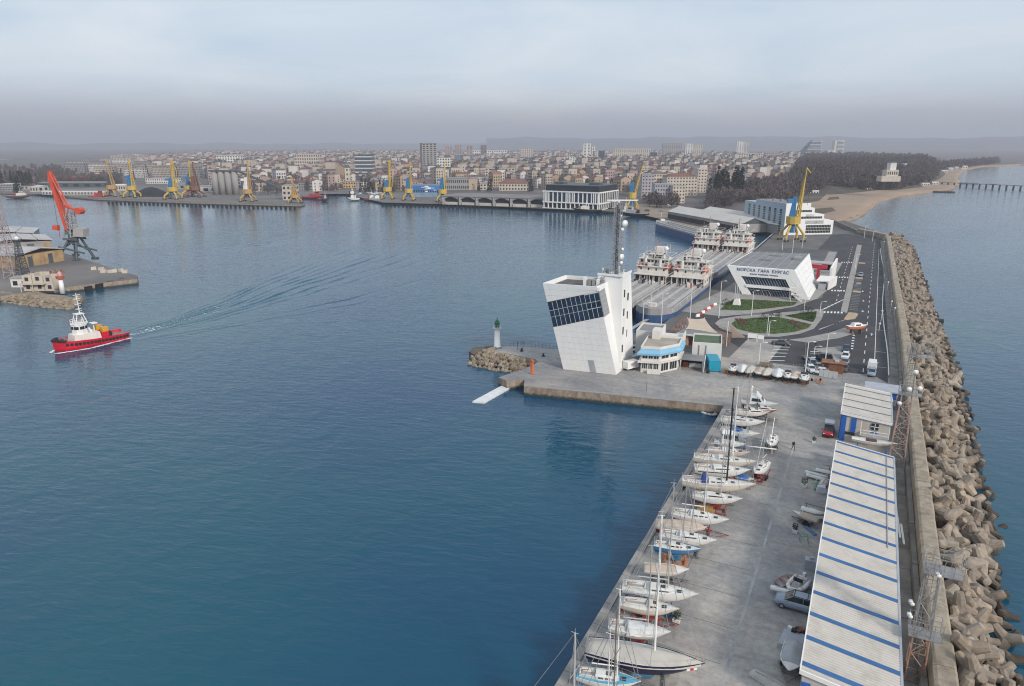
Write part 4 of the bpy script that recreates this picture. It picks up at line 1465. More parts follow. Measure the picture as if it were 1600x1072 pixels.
solo('pallet_stack','yellowish heap of covered timber on the quay beside the red cradle','timber stack',MB().box(-1.2,-0.6,0,1.2,0.6,0.5).box(-1.0,-0.5,0.502,0.9,0.45,0.85),mat('ochre_timber',(0.46,0.30,0.10),0.8,0.3,1),at(1103,799,0)+(0,),0.1)
y12,R12,L12 = yacht('big cream racing yacht with a black mast and sail number on the bow',(1066,749),(1181,760),3.0,HULL_CREAM,ANTI_BLACK,DECK_WHITE,beam=0.26,mast=(1135,749,607),mast_m=MAST_BLACK,thick=0.13,cradle_m=CRADLE_GREY,cradle_label='dark cradle under the big cream yacht',cabin=(0.36,0.62),split=4)
zz,bb = sheer_z(R12,0.9)
text('24',0.62,mat('lettering_grey',(0.12,0.12,0.13),0.6,0.05,1),y12,(L12*0.9,-bb-0.03,zz-0.85),(rad(88),0,rad(-14)),0.012)
zz,bb = sheer_z(R12,0.27)
add('sprayhood',MB().hexa([(L12*.26,-1.0,zz+.1),(L12*.34,-1.0,zz+.1),(L12*.34,1.0,zz+.1),(L12*.26,1.0,zz+.1)],[(L12*.28,-.8,zz+1.0),(L12*.32,-.8,zz+.95),(L12*.32,.8,zz+.95),(L12*.28,.8,zz+1.0)]),mat('sprayhood_blue',(0.03,0.06,0.25),0.8,0.1,1),y12)
motor('dinghy under a bright blue tarpaulin tucked behind the big cream yacht',(1150,746),(1178,751),1.3,HULL_WHITE,BLUE_TARP,tr_label='small trailer under the blue covered dinghy')
yacht('white cruising yacht with a dark band of windows between two cream hulls',(1085,731),(1172,737),2.6,HULL_WHITE,ANTI_RED,DECK_WHITE,mast=(1133,730,640),mast_m=ALU,thick=0.06,cradle_m=CRADLE_GREY,cradle_label='grey cradle under the yacht with the dark window band',strip=True)
yacht('long cream yacht with a thick white mast and flush deck',(1084,713),(1182,724),2.8,HULL_CREAM,ANTI_RED,DECK_WHITE,beam=0.27,mast=(1144,713,605),mast_m=MAST_WHITE,thick=0.14,cradle_m=CRADLE_RED,cradle_label='red striped cradle under the long cream yacht',cabin=(0.40,0.62),split=4)
yacht('pinkish decked yacht lying behind the long cream one',(1106,703),(1172,709),2.4,HULL_CREAM,ANTI_RED,mat('pink_deck',(0.52,0.40,0.35),0.6,0.15,1),cradle_m=CRADLE_RUST,cradle_label='rusty cradle under the pinkish decked yacht',mast=(1123,704,640),mast_m=ALU,thick=0.05)
yacht('small white keelboat standing across the row with its bow to the sheds',(1198,722),(1184,737),1.9,HULL_WHITE,ANTI_RED,DECK_WHITE,cradle_m=CRADLE_RED,cradle_label='red trailer under the keelboat standing across the row',trailer=True,cabin=(0.4,0.66),pulp=False,mast=(1190,727,655),mast_m=ALU,thick=0.045,min_l=5.6)
yacht('white fishing boat with a tall wheelhouse near the quay edge',(1116,690),(1165,696),2.2,HULL_WHITE,ANTI_BLUE,DECK_WHITE,cradle_m=CRADLE_GREY,cradle_label='grey cradle under the boat with the wheelhouse',cabin=None,name='fishing_boat',cat='fishing boat')
fb = bpy.data.objects['fishing_boat']
whl = add('wheelhouse',MB().hexa([(1.2,-0.8,2.25),(3.0,-0.8,2.25),(3.0,0.8,2.25),(1.2,0.8,2.25)],[(1.3,-0.7,4.1),(2.8,-0.7,4.1),(2.8,0.7,4.1),(1.3,0.7,4.1)]).box(1.1,-0.85,4.105,3.0,0.85,4.2),WHITE,fb)
for s in(-1,1):
 add('window',MB().add([(1.5,s*0.775,3.2),(2.7,s*0.775,3.2),(2.7,s*0.735,3.9),(1.5,s*0.735,3.9)],[(0,1,2,3) if s<0 else(3,2,1,0)]),GLASS,whl)
add('window',MB().quad((2.96,-0.6,3.2),(2.96,0.6,3.2),(2.87,0.6,3.9),(2.87,-0.6,3.9)),GLASS,whl)
solo('spare_mast','bare white mast laid level on trestles across the yard','mast',MB().tube((0,0,0.9),(6.2,0,0.9),0.12,0.10,8).tube((1.5,-.4,0),(1.5,0,.8),.05).tube((1.5,.4,0),(1.5,0,.8),.05).tube((5.5,-.4,0),(5.5,0,.8),.05).tube((5.5,.4,0),(5.5,0,.8),.05),MAST_WHITE,at(1152,703,0)+(0,),math.atan2(at(1196,708)[1]-at(1152,703)[1],at(1196,708)[0]-at(1152,703)[0]),None,True)
yacht('tall white yacht wrapped amidships in grey sheeting with a blue dodger',(1126,670),(1187,680),3.1,HULL_WHITE,ANTI_BLUE,DECK_WHITE,beam=0.33,cover=None,cradle_m=CRADLE_BLUE,cradle_label='blue propped cradle under the sheeted white yacht',cabin=(0.30,0.6),roof_m=BLUE_TARP,split=4)
gy = bpy.data.objects[[o.name for o in bpy.data.objects if o.name.startswith('sailing_yacht')][-1]]
Lg = gy['L']
mb = MB()
rows =[]
for i in range(5):
 t = 0.50+0.2*i/4
 rows.append([(Lg*t,v*Lg*0.172,z+0.03*mnoise.noise(Vector((i,v*3,z)))) for v,z in((-0.8,1.5),(-0.99,2.2),(-1.02,3.15),(-0.5,3.45),(0,3.55),(0.5,3.45),(1.02,3.15),(0.99,2.2),(0.8,1.5))])
mb.loft([list(reversed(q)) for q in rows],0,False,False,False)
add('cover',mb,GREY_TARP,gy,None,0,True)
yacht('white yacht with a clean long foredeck beside the wooden boat',(1126,654),(1195,661),2.3,HULL_WHITE,ANTI_BLACK,DECK_WHITE,mast=(1166,655,577),mast_m=ALU,thick=0.08,cradle_m=CRADLE_GREY,cradle_label='grey cradle under the yacht with the clean foredeck',cabin=(0.32,0.62),strip=True)
motor('white motor cruiser with orange stripes and brown windows',(1147,643),(1203,646),2.2,HULL_WHITE,None,True,deck=mat('orange_deck',(0.56,0.33,0.24),0.6,0.15,1),bottom=ANTI_BLACK,tr_label='trailer under the orange striped motor cruiser',beam=0.3)
motor('varnished wooden boat with orange sides and a pale cabin',(1163,637),(1216,643),2.0,WOOD,None,True,bottom=ANTI_RED,tr_label='trailer under the varnished wooden boat',beam=0.3)
my,Rm,Lm = yacht('white flybridge motor yacht, last of the row towards the pier',(1158,626),(1215,633),2.7,HULL_WHITE,ANTI_BLUE,DECK_WHITE,beam=0.34,cabin=None,well=(0.03,0.24),mast=None,cradle_m=CRADLE_GREY,cradle_label='grey cradle under the flybridge motor yacht',name='motor_yacht',cat='motor yacht',stern=0.9)
sal = add('saloon',MB().hexa([(Lm*.24,-1.35,2.75),(Lm*.68,-1.1,2.85),(Lm*.68,1.1,2.85),(Lm*.24,1.35,2.75)],[(Lm*.26,-1.2,4.1),(Lm*.52,-1.05,4.1),(Lm*.52,1.05,4.1),(Lm*.26,1.2,4.1)]),WHITE,my)
for s in(-1,1):
 add('window',MB().add([(Lm*.29,s*1.31,3.3),(Lm*.56,s*1.2,3.3),(Lm*.5,s*1.12,3.9),(Lm*.30,s*1.25,3.9)],[(0,1,2,3) if s<0 else(3,2,1,0)]),GLASS,sal)
add('windscreen',MB().quad((Lm*.645,-.95,3.1),(Lm*.645,.95,3.1),(Lm*.555,.9,3.88),(Lm*.555,-.9,3.88)),GLASS,sal)
add('flybridge',MB().box(Lm*.26,-1.15,4.103,Lm*.5,1.15,4.2).hexa([(Lm*.42,-1.1,4.2),(Lm*.5,-1.0,4.2),(Lm*.5,1.0,4.2),(Lm*.42,1.1,4.2)],[(Lm*.40,-1,4.75),(Lm*.43,-.9,4.75),(Lm*.43,.9,4.75),(Lm*.40,1,4.75)]).tube((Lm*.28,-1,4.2),(Lm*.26,-1,5.4),.05).tube((Lm*.28,1,4.2),(Lm*.26,1,5.4),.05).box(Lm*.25,-1.05,5.401,Lm*.29,1.05,5.48).ball((Lm*.27,0,5.7),.25,8),WHITE,my)
yacht('small white sailing boat with a red hatch standing alone in the yard',(1209,681),(1204,696),1.5,HULL_WHITE,HULL_WHITE,DECK_WHITE,beam=0.36,mast=(1207,686,652),mast_m=ALU,thick=0.03,cradle_m=CRADLE_GREY,cradle_label='dark trailer under the lone white sailing boat',trailer=True,cabin=(0.34,0.6),well=(0.06,0.3),boom=False,min_l=5.2,pulp=False)
# bows of the yachts that stand just below the picture, whose masts reach into it
for lab,bx,ty,mm,tk,L_,cl in(('white mast of a yacht at the quay corner, its hull below the frame',897,987,ALU,0.11,9.0,'grey cradle at the quay corner below the frame'),('dark masted yacht standing below the turquoise decked one',958,957,mat('mast_bronze',(0.17,0.14,0.11),0.5,0.1,1),0.075,8.6,'rusty cradle below the turquoise decked yacht'),('slim white masted yacht lowest in the row',948,989,MAST_WHITE,0.055,7.0,'red cradle lowest in the row')):
 mx,my_ = at(bx+(1 if bx<900 else 0.5),1112+(0 if bx<900 else 26 if bx>950 else 58),2.4)
 yv = thing('sailing_yacht',lab,'sailing yacht',(mx-L_*0.5,my_,0),rad(-3),'yachts on cradles along the quay')
 rg = hull_parts(yv,L_,L_*0.3,2.2,1.2,HULL_WHITE,ANTI_BLUE,DECK_WHITE)
 coachroof(yv,rg,L_,0.34,0.7,0.66,0.55,0.45,DECK_WHITE)
 rig(yv,rg,L_,0.5,zat(mx,my_,ty),mm,True,True,tk,2.6)
 fin(yv,L_,2.2,1.2,ANTI_BLUE)
 cradle(cl,(mx-L_*0.5,my_,0),rad(-3),L_,L_*0.3,1.0,CRADLE_GREY)

 # inflatable boat in the basin
ib = thing('inflatable_boat','grey inflatable boat floating in the inner corner of the basin','inflatable boat',at(1093,641,-2)+(-2.0,),math.atan2(at(1114,649,-2)[1]-at(1093,641,-2)[1],at(1114,649,-2)[0]-at(1093,641,-2)[0]))
GREY_TUBE = mat('inflatable_grey',(0.47,0.48,0.50),0.5,0.06,1)

def inflatable(root,L,B,z,m):
 pts =[(0,B/2,z),(L*0.6,B/2,z),(L*0.85,B*0.33,z+0.08),(L,0,z+0.22)]
 mb = MB()
 for s in(1,-1):
  q =[(x,s*y,zz) for x,y,zz in pts]
  for a,b in zip(q,q[1:]):
   mb.tube(a,b,0.24,0.24,9)
 add('side_tube',mb,m,root,None,0,True)
 add('floor_board',MB().hexa([(0.1,-B/2,z-.15),(L*.8,-B*.25,z-.15),(L*.8,B*.25,z-.15),(0.1,B/2,z-.15)],[(0.1,-B/2,z-.05),(L*.8,-B*.25,z-.05),(L*.8,B*.25,z-.05),(0.1,B/2,z-.05)]),COCKPIT,root)
 add('seat',MB().box(L*0.3,-0.3,z-0.04,L*0.45,0.3,z+0.55).box(L*0.02,-0.5,z-.04,L*.07,.5,z+.3),DECK_WHITE,root)
 add('outboard_motor',MB().box(-0.4,-0.18,z-0.2,0.02,0.18,z+0.65),mat('motor_white',(0.65,0.65,0.65),0.4,0.05,1),root)

inflatable(ib,4.2,1.7,0.18,GREY_TUBE)

# row of small covered boats along the fence
CB =[(1141,578,3.9,'white open dinghy with turquoise supports, first by the blue container',None,0),(1153.5,579,4.6,'white covered boat second from the blue container',TARP,5),(1168,581,4.4,'grey canvas covered boat behind the thin yacht mast',CANVAS,-4),(1181.5,583,4.6,'beige covered boat third along the fence',BEIGE_TARP,3),(1195.5,585,4.5,'cream covered boat with an orange blanket behind it',CANVAS,-6),(1210.5,587,5.0,'bulky bright white covered boat in mid row',TARP,2),(1226,589,4.0,'low white and black boat between two covered ones',None,6),(1238.5,590.5,4.8,'pale brown covered boat near the end of the row',BEIGE_TARP,-3),(1251.5,593,4.4,'uncovered white speedboat at the end of the row',None,4)]
for i,(px,py,L_,lab,cv,tw) in enumerate(CB):
 x,y = at(px,py+12,0)
 L_*=1.15
 fr =((x,y+L_+0.3,0),L_,rad(-90+tw))
 yy,rg,_ = motor(lab,None,None,1.25,HULL_WHITE,cv,cv is None,True,CRADLE_GREY if i%2 else CRADLE_RUST,'small trailer under the '+lab,beam=0.44,fr=fr,group='small boats on trailers by the fence')
 if cv is TARP or cv is CANVAS:
  tent(yy,rg,L_,cv,0.0,0.97,0.7,0.25,0.5,0.1)
w = thing('boat_trailer','empty orange boat trailer parked after the speedboat','boat trailer',at(1276,596)+(0,),rad(-60))
add('frame',MB().box(-0.9,-0.08,0.4,3.4,0.08,0.52).box(-0.4,-0.8,0.4,-0.25,0.8,0.52).tube((0.8,-0.8,0.46),(2.6,-0.05,0.46),0.05).tube((0.8,0.8,0.46),(2.6,0.05,0.46),0.05),CRADLE_ORANGE,w)
for s in(-1,1):
 add('wheel',MB().tube((-0.3,s*0.85,0.32),(-0.3,s*1.05,0.32),0.32,None,10),BLACK,w)

 # ------------------------------------------------------------------ clutter along the long shed
def small_boat(label,px,py,L,rz,m,zb=0.0,inverted=True,name='dinghy',cat='dinghy',beam=0.34,tilt=0.0,group=None):
 x,y = at(px,py,zb+0.3)
 mb = MB()
 rows =[]
 for i in range(11):
  t = i/10
  b = L*beam/2*(1-abs(2*t-0.9)**2.6*0.95 if t>0.45 else 0.78+0.22*t/0.45)
  b = max(0.03,b)
  h = 0.42*(0.75+0.25*math.sin(math.pi*t))
  rows.append([(L*(t-0.5),b*math.cos(a),(h*math.sin(a)**0.8 if inverted else h-h*math.sin(a)**0.8)) for a in(0.0,0.5,1.0,1.5708,2.14,2.64,math.pi)])
 mb.loft([list(reversed(q)) for q in rows] if inverted else rows,0,True,True,False)
 t_ = thing(name,label,cat,(x,y,zb),rz,group)
 if tilt:
  t_.rotation_euler =(tilt,0,rz)
 add('hull',mb,m,t_,None,0,True)
 if inverted:
  add('keel_strip',MB().box(-L*0.4,-0.03,0.40,L*0.42,0.03,0.47),COCKPIT,t_)
 else:
  add('thwart',MB().box(-L*.2,-L*beam*.42,.3,-L*.14,L*beam*.42,.36).box(L*.12,-L*beam*.38,.3,L*.18,L*beam*.38,.36),WOOD,t_)
 return t_

small_boat('white upturned kayak, farther of the two beside the green figure',1277,740,3.6,rad(-14),HULL_WHITE,0.35,True,'kayak','kayak',0.22)
small_boat('white upturned kayak, nearer of the two beside the green figure',1279,744.5,3.6,rad(-12),HULL_WHITE,0.35,True,'kayak','kayak',0.24)
small_boat('white dinghy with red sides upturned beside the shed wall',1288,752,2.9,rad(80),mat('dinghy_pink',(0.55,0.47,0.47),0.4,0.1,1),0.3,True,beam=0.44)
small_boat('white rowing boat on a dark rack against the shed',1291,735,3.0,rad(-8),HULL_WHITE,0.9,True,beam=0.3)
rk = solo('boat_rack','dark steel rack holding kayaks by the shed','rack',MB().box(-1.6,-1.1,0.25,1.6,-1.0,0.34).box(-1.6,0.9,0.25,1.6,1.0,0.34).box(-1.25,-1.05,0.2,-1.15,0.95,0.3).box(1.15,-1.05,0.2,1.25,0.95,0.3).tube((-1.2,-1,0),(-1.2,-1,0.3),0.05).tube((1.2,-1,0),(1.2,-1,0.9),0.05).tube((-1.2,0.95,0),(-1.2,0.95,0.3),0.05).tube((1.2,0.95,0),(1.2,0.95,1.7),0.05).tube((0.2,0.95,1.7),(2.4,0.95,1.7),0.04).tube((2.3,.95,0),(2.3,.95,1.7),.05),CRADLE_GREY,at(1281,745)+(0,))
solo('covered_crate','small white tarpaulin covered crate next to the kayaks','crate',MB().hexa([(-.7,-.5,0.25),(.7,-.5,0.25),(.7,.5,0.25),(-.7,.5,0.25)],[(-.6,-.4,1.1),(.45,-.35,1.0),(.5,.4,1.15),(-.55,.42,1.05)]).box(-.6,-.4,0,.6,.4,.248),TARP,at(1283,770)+(0,),rad(10))
st_ = thing('sculpture','pale green figure standing among the kayaks','sculpture',at(1274,765)+(0,))
add('figure',MB().lathe([(0.22,0),(0.3,0.5),(0.2,0.9),(0.28,1.3),(0.1,1.55),(0.14,1.7),(0.05,1.9)],8).tube((-.2,0,1.2),(-.6,0,.8),.07).tube((.2,0,1.25),(.55,0.1,1.6),.07),mat('pale_green',(0.28,0.42,0.35),0.7,0.2,1),st_,None,0,True)
rack2 = thing('boat_rack','two tier rack with upturned rowing boats against the long shed','rack',at(1271,806)+(0,),rad(-8))
add('frame',MB().box(-1.5,-.9,.1,1.5,-.8,.2).box(-1.5,.8,.1,1.5,.9,.2).tube((-1.2,-.85,0),(-1.2,-.85,1.3),.05).tube((1.2,-.85,0),(1.2,-.85,1.3),.05).tube((-1.2,.85,0),(-1.2,.85,1.3),.05).tube((1.2,.85,0),(1.2,.85,1.3),.05).box(-1.5,-.9,1.1,1.5,-.8,1.2).box(-1.5,.8,1.1,1.5,.9,1.2).box(-1.5,-.9,.6,1.5,-.8,.68),CRADLE_GREY,rack2)
small_boat('white rowing boat on the top tier of the rack',1271,796,3.1,rad(-8),HULL_WHITE,1.22,True,beam=0.42)
small_boat('white rowing boat on the lower tier of the rack',1271,803,3.0,rad(-8),HULL_WHITE,0.6,True,beam=0.44)
motor('beige canvas covered dinghy on a trailer pointing away from the shed',(1279,815),(1238,800),1.0,HULL_CREAM,BEIGE_TARP,tr_label='low trailer under the beige covered dinghy',beam=0.3)
solo('timber_board','blue painted board lying on the concrete below the beige dinghy','board',MB().box(-1.1,-.25,0,1.1,.25,.16),mat('faded_blue',(0.10,0.19,0.32),0.7,0.2,1),at(1266,830)+(0,),rad(-50))
tr_ = thing('work_stand','small green metal stand beside the blue board','stand',at(1256,847)+(0,),0.3)
gm = mat('stand_green',(0.16,0.30,0.22),0.6,0.2,1)
for sx in(-1,1):
 for sy in(-1,1):
  add('leg',MB().tube((sx*.5,sy*.35,0),(sx*.45,sy*.3,1.0),.04,None,5),gm,tr_)
add('top_frame',MB().box(-.52,-.37,1.0,.52,-.27,1.06).box(-.52,.27,1.0,.52,.37,1.06).box(-.52,-.268,1.0,-.42,.268,1.06).box(.42,-.268,1.0,.52,.268,1.06),gm,tr_)

def planter(label,px,py,s=1.0,leaf=None):
 x,y = at(px,py)
 p = thing('potted_plant',label,'potted plant',(x,y,0))
 add('pot',MB().hexa([(-.3*s,-.3*s,0),(.3*s,-.3*s,0),(.3*s,.3*s,0),(-.3*s,.3*s,0)],[(-.36*s,-.36*s,.5*s),(.36*s,-.36*s,.5*s),(.36*s,.36*s,.5*s),(-.36*s,.36*s,.5*s)]),WHITE,p)
 q = random.Random(px)
 vs,fs =[],[]
 for i in range(170):
  a,rr,z = q.uniform(0,6.28),0.4*s*q.random()**0.5,q.uniform(.5*s,1.25*s)
  c = Vector((rr*math.cos(a),rr*math.sin(a),z))
  u = Vector((q.gauss(0,1),q.gauss(0,1),q.gauss(0,1))).normalized()
  v = u.cross(Vector((0,0,1))).normalized()
  o = len(vs)
  vs +=[c-u*.11,c+v*.05,c+u*.11,c-v*.05]
  fs.append((o,o+1,o+2,o+3))
 m_ = MB()
 m_.add(vs,fs)
 add('foliage',m_,mat('pot_leaf',(0.028,0.045,0.018),0.8,0.4,2),p)
 return p

planter('dark shrub in a white pot near the red pickup',1271.5,692,0.9)
planter('shrub in a white pot opposite the kayaks',1256,761,1.2)
planter('round bush in a white pot near the green stand',1242,832,1.0)
planter('green bush in a white pot beside the bare yacht',1057,973,1.1)
small_boat('open grey dinghy full of sheets next to the white tender',1232,906,3.6,rad(55),mat('dusty_pink_hull',(0.35,0.31,0.31),0.7,0.25,1,bump=0.4),0.2,False,'dinghy','dinghy',0.45)
ten = thing('tender','white open tender with dark wheelhouse screen by the shed','tender',at(1254,912)+(0.3,),rad(-108))
inflatable(ten,3.4,1.7,0.4,HULL_WHITE)
add('windscreen',MB().box(1.5,-.55,.7,1.58,.55,1.2),GLASS,ten)
bs = solo('storage_box','pale metal box with a blue lid standing against the shed','box',MB().box(-.7,-.5,0,.7,.5,1.3).box(-.2,-.2,1.302,.3,.2,1.6),GUTTER,at(1266,888)+(0,),0.1)
small_boat('long white canoe upturned behind the silver minivan',1240,924.5,5.0,rad(-3),HULL_WHITE,0.55,True,'canoe','canoe',0.17)
solo('canvas_sheet','flat grey tarpaulin spread on the concrete above the covered boat','tarpaulin',MB().hexa([(-1.3,-1.5,0.0),(1.5,-1.4,0.0),(1.6,1.4,0.0),(-1.2,1.5,0.0)],[(-1.2,-1.4,.5),(1.4,-1.3,.65),(1.5,1.3,.6),(-1.1,1.4,.45)]),GREY_TARP,at(1238,1005)+(0,),rad(-4))
motor('boat under a tight grey tarpaulin with its bow towards the quay end',(1242,1006),(1232,1052),1.3,HULL_WHITE,GREY_TARP,tr_label='trailer under the grey tarpaulined boat by the shed',beam=0.44)
cb =[o for o in bpy.data.objects if o.name.startswith('motor_boat')][-1]
small_boat('weathered boat lying upturned at the lower edge of the yard',1206,1064,4.2,rad(-18),mat('weathered_white',(0.40,0.385,0.36),0.8,0.25,0.8,bump=0.4),0.05,True,'rowing_boat','rowing boat',0.36)
sc = thing('scrap_heap','rusty engine parts piled beside the grey tarpaulin','scrap',at(1243,990)+(0,))
for k in range(5):
 add('scrap_piece',MB().ob((RND.uniform(-.6,.6),RND.uniform(-.5,.5),0.02*k),(RND.uniform(.3,.7),RND.uniform(.3,.6),RND.uniform(.3,.9)),RND.uniform(0,3)),[CRADLE_RUST,BLACK,WHITE][k%3],sc)
kn = thing('sailing_dinghy','white sailing dinghy with dark lettering lying level on a rack between the sheds','sailing dinghy',at(1330,690,3.0)+(2.6,),math.atan2(0.06,1))
Rk = hull_parts(kn,6.6,1.7,0.9,0.7,HULL_CREAM,HULL_CREAM,DECK_WHITE)
add('cover',MB().hexa([(2.0,-.8,.85),(3.9,-.78,.85),(3.9,.78,.85),(2.0,.8,.85)],[(2.2,-.4,1.3),(3.6,-.4,1.25),(3.6,.4,1.25),(2.2,.4,1.3)]),mat('dark_cover',(0.07,0.04,0.05),0.8,0.3,1),kn)
rkk = thing('boat_rack','steel rack carrying the sailing dinghy between the sheds','rack',at(1330,690,3.0)+(0,))
for x in(1.0,5.2):
 add('trestle',MB().tube((x,-.7,0),(x,-.5,2.6),.06).tube((x,.7,0),(x,.5,2.6),.06).box(x-.06,-.9,2.6,x+.06,.9,2.72),CRADLE_BLUE,rkk)
 # ------------------------------------------------------------------ control tower
PANEL_WHITE = mat('facade_white',(0.79,0.79,0.78),0.45,0.03,0.3,dirt=0.2,dirt_rgb=(0.6,0.575,0.54),streak=True)
ROOF_DARK = mat('roof_membrane',(0.10,0.095,0.095),0.9,0.2,0.5,dirt=0.4,dirt_rgb=(0.18,0.17,0.16))
ROOF_GREY = mat('roof_grey',(0.22,0.22,0.225),0.85,0.12,0.25,dirt=0.4,dirt_rgb=(0.14,0.135,0.13))
LOUVRE = mat('grey_louvre',(0.27,0.27,0.275),0.6,0.1,0.8)
BLUE_GLASS = mat('blue_glass',(0.02,0.04,0.075),0.06,0.3,0.4,spec=0.7)
MULLION = mat('mullion',(0.50,0.52,0.54),0.4,0.05,1)
tw = thing('control_tower','white leaning harbour control tower with a slanted glass band and lattice mast','control tower',(0,0,0))
A,B_ = Vector((-59.4,143.2,0)),Vector((-47.2,144.8,0))
C_,D_ = Vector((-46.9,155.8,0)),Vector((-59.0,154.0,0))
TL,TR = Vector((-63.25,139.6,20.45)),Vector((-51.05,141.1,20.45))
TC,TD = Vector((-50.7,152.2,20.45)),Vector((-62.6,151.0,20.45))
mb = MB()
e_ = 0.12
TV = 0.955
e_ = 0.15
mb.hexa([A+Vector((.03,e_,0)),B_+Vector((-.03,e_,0)),C_,D_],[A.lerp(TL,TV)+Vector((.03,e_,0)),B_.lerp(TR,TV)+Vector((-.03,e_,0)),C_.lerp(TC,TV),D_.lerp(TD,TV)])
add('wall',mb,PANEL_WHITE,tw)
# parapet round the sunk roof
mb = MB()
ring =[TL,TR,TC,TD]
cen = sum(ring,Vector())/4
ins =[p+(cen-p)*0.06 for p in ring]
for i in range(4):
 j =(i+1)%4
 a,b,c,d = ring[i],ring[j],ins[j],ins[i]
 lo_ =[[A,B_,C_,D_][k].lerp(ring[k],0.956) for k in(i,j)]
 mb.hexa([lo_[0],lo_[1],lo_[1]+(c-b),lo_[0]+(d-a)],[a,b,c,d])
add('parapet',mb,PANEL_WHITE,tw)
add('roof',MB().add([p+(cen-p)*0.055+Vector((0,0,-0.86)) for p in ring],[(0,1,2,3)]),ROOF_DARK,tw)

def face_pt(u,v,o=0.0):
 n =(B_-A).cross(TL-A).normalized()
 return A+(B_-A)*u+(TL-A)*v+n*o

def top_line(u):
 return 0.785+(0.945-0.785)*u

def bot_line(u):
 return 0.50+(0.668-0.50)*u

def clip(poly,fn):
 out =[]
 for i in range(len(poly)):
  p,q = poly[i],poly[(i+1)%len(poly)]
  a,b = fn(p),fn(q)
  if a >= 0:
   out.append(p)
  if(a>=0) !=(b>=0):
   t = a/(a-b)
   out.append((p[0]+(q[0]-p[0])*t,p[1]+(q[1]-p[1])*t))
 return out

def slab_panel(poly,th=0.1,o=0.0):
 f =[face_pt(u,v,o+th) for u,v in poly]
 k =[face_pt(u,v,o) for u,v in poly]
 n = len(poly)
 return MB().add(f+k,[tuple(range(n))]+[(i,n+i,n+(i+1)%n,(i+1)%n) for i in range(n)])

NU,NV = 9,15
for i in range(NU):
 for j in range(NV):
  g = 0.0008
  cell =[(i/NU+g,j/NV+g),((i+1)/NU-g,j/NV+g),((i+1)/NU-g,(j+1)/NV-g),(i/NU+g,(j+1)/NV-g)]
  for fn in(lambda p:p[1]-top_line(p[0])-0.004,lambda p:bot_line(p[0])-0.004-p[1]):
   q = clip(cell,fn)
   if len(q) >= 3:
    add('facade_panel',slab_panel(q,0.09+RND.uniform(-0.003,0.003),-0.06),PANEL_WHITE,tw)
wb = add('window_band',slab_panel([(0.003,bot_line(0)),(0.997,bot_line(1)),(0.997,top_line(1)),(0.003,top_line(0))],0.02,-0.10),DARK,tw)
for i in range(11):
 for j in range(3):
  u0,u1 = i/11+0.004,(i+1)/11-0.004
  v =[0,0.40,0.66,1.0]
  q =[]
  for u,k in((u0,j),(u1,j),(u1,j+1),(u0,j+1)):
   lo,hi = bot_line(u)+0.006,top_line(u)-0.006
   q.append((u,lo+(hi-lo)*(v[k]+(0.012 if k==j else-0.012))))
  add('window_pane',slab_panel(q,0.02,-0.055),BLUE_GLASS,wb)
mb = MB()
for i in range(1,11):
 mb.tube(face_pt(i/11,bot_line(i/11),0.0),face_pt(i/11,top_line(i/11),0.0),0.055,None,4)
for vv in(0.40,0.66):
 mb.tube(face_pt(0,bot_line(0)+(top_line(0)-bot_line(0))*vv,0.0),face_pt(1,bot_line(1)+(top_line(1)-bot_line(1))*vv,0.0),0.05,None,4)
add('window_frame',mb,MULLION,wb)
# the band turns the corner as grey louvres
P0,P1 = face_pt(1,bot_line(1)),face_pt(1,top_line(1))
bk = Vector((0.25,2.9,0.35))
lv = add('louvre_wall',MB().hexa([P0+Vector((-.2,.05,0)),P0+Vector((.12,.05,0)),P0+bk+Vector((.12,0,0)),P0+bk+Vector((-.2,0,0))],[P1+Vector((-.2,.05,0)),P1+Vector((.12,.05,0)),P1+bk+Vector((.12,0,0)),P1+bk+Vector((-.2,0,0))]),LOUVRE,tw)
for k in range(6):
 t =(k+0.5)/6
 add('slat',MB().tube(P0+bk*t+Vector((.15,0,0)),P1+bk*t+Vector((.15,0,0)),0.07,None,4),MULLION,lv)
add('roof_edge',MB().hexa([P1+Vector((-.3,-.25,.15)),P1+Vector((.3,-.15,.15)),P1+bk+Vector((.3,0,.2)),P1+bk+Vector((-.3,0,.2))],[P1+Vector((-.3,-.25,.95)),P1+Vector((.3,-.15,.95)),P1+bk+Vector((.3,0,.95)),P1+bk+Vector((-.3,0,.95))]),PANEL_WHITE,tw)
# the stair shaft
sh = add('stair_shaft',MB().hexa([(-53.1,147.1,0),(-47.45,147.5,0),(-46.85,156.3,0),(-53,155.5,0)],[(-53.15,147.0,21.7),(-47.5,147.45,21.9),(-47.6,153.7,21.9),(-53.1,153.4,21.7)]),PANEL_WHITE,tw)
for k,z in enumerate((4.2,8.4,12.7,17.0)):
 for dy,dz in((148.9,0),(151.6,-1.2)):
  x = -47.36-0.01*k
  add('window',MB().box(x-0.12,dy,z+dz,x+0.04,dy+0.42,z+dz+1.7),GLASS,sh)
add('parapet',MB().box(-53.2,146.95,21.9,-47.42,147.2,22.35).box(-47.7,147.201,21.9,-47.42,153.7,22.35),PANEL_WHITE,sh)
mb = MB()
for x in range(7):
 mb.tube((-53+x*0.9,147.3,22),(-53+x*.9,147.3,23.4),0.035,None,4)
mb.path([(-53,147.3,23.4),(-47.6,147.4,23.4),(-47.7,153.5,23.4),(-53,153.3,23.4),(-53,147.3,23.4)],0.035,4).path([(-53,147.3,22.8),(-47.6,147.4,22.8)],0.03,4)
add('railing',mb,CRADLE_GREY,sh)
add('door',slab_panel([(0.52,0.005),(0.64,0.005),(0.64,0.155),(0.52,0.155)],0.03,0.05),WHITE,tw)
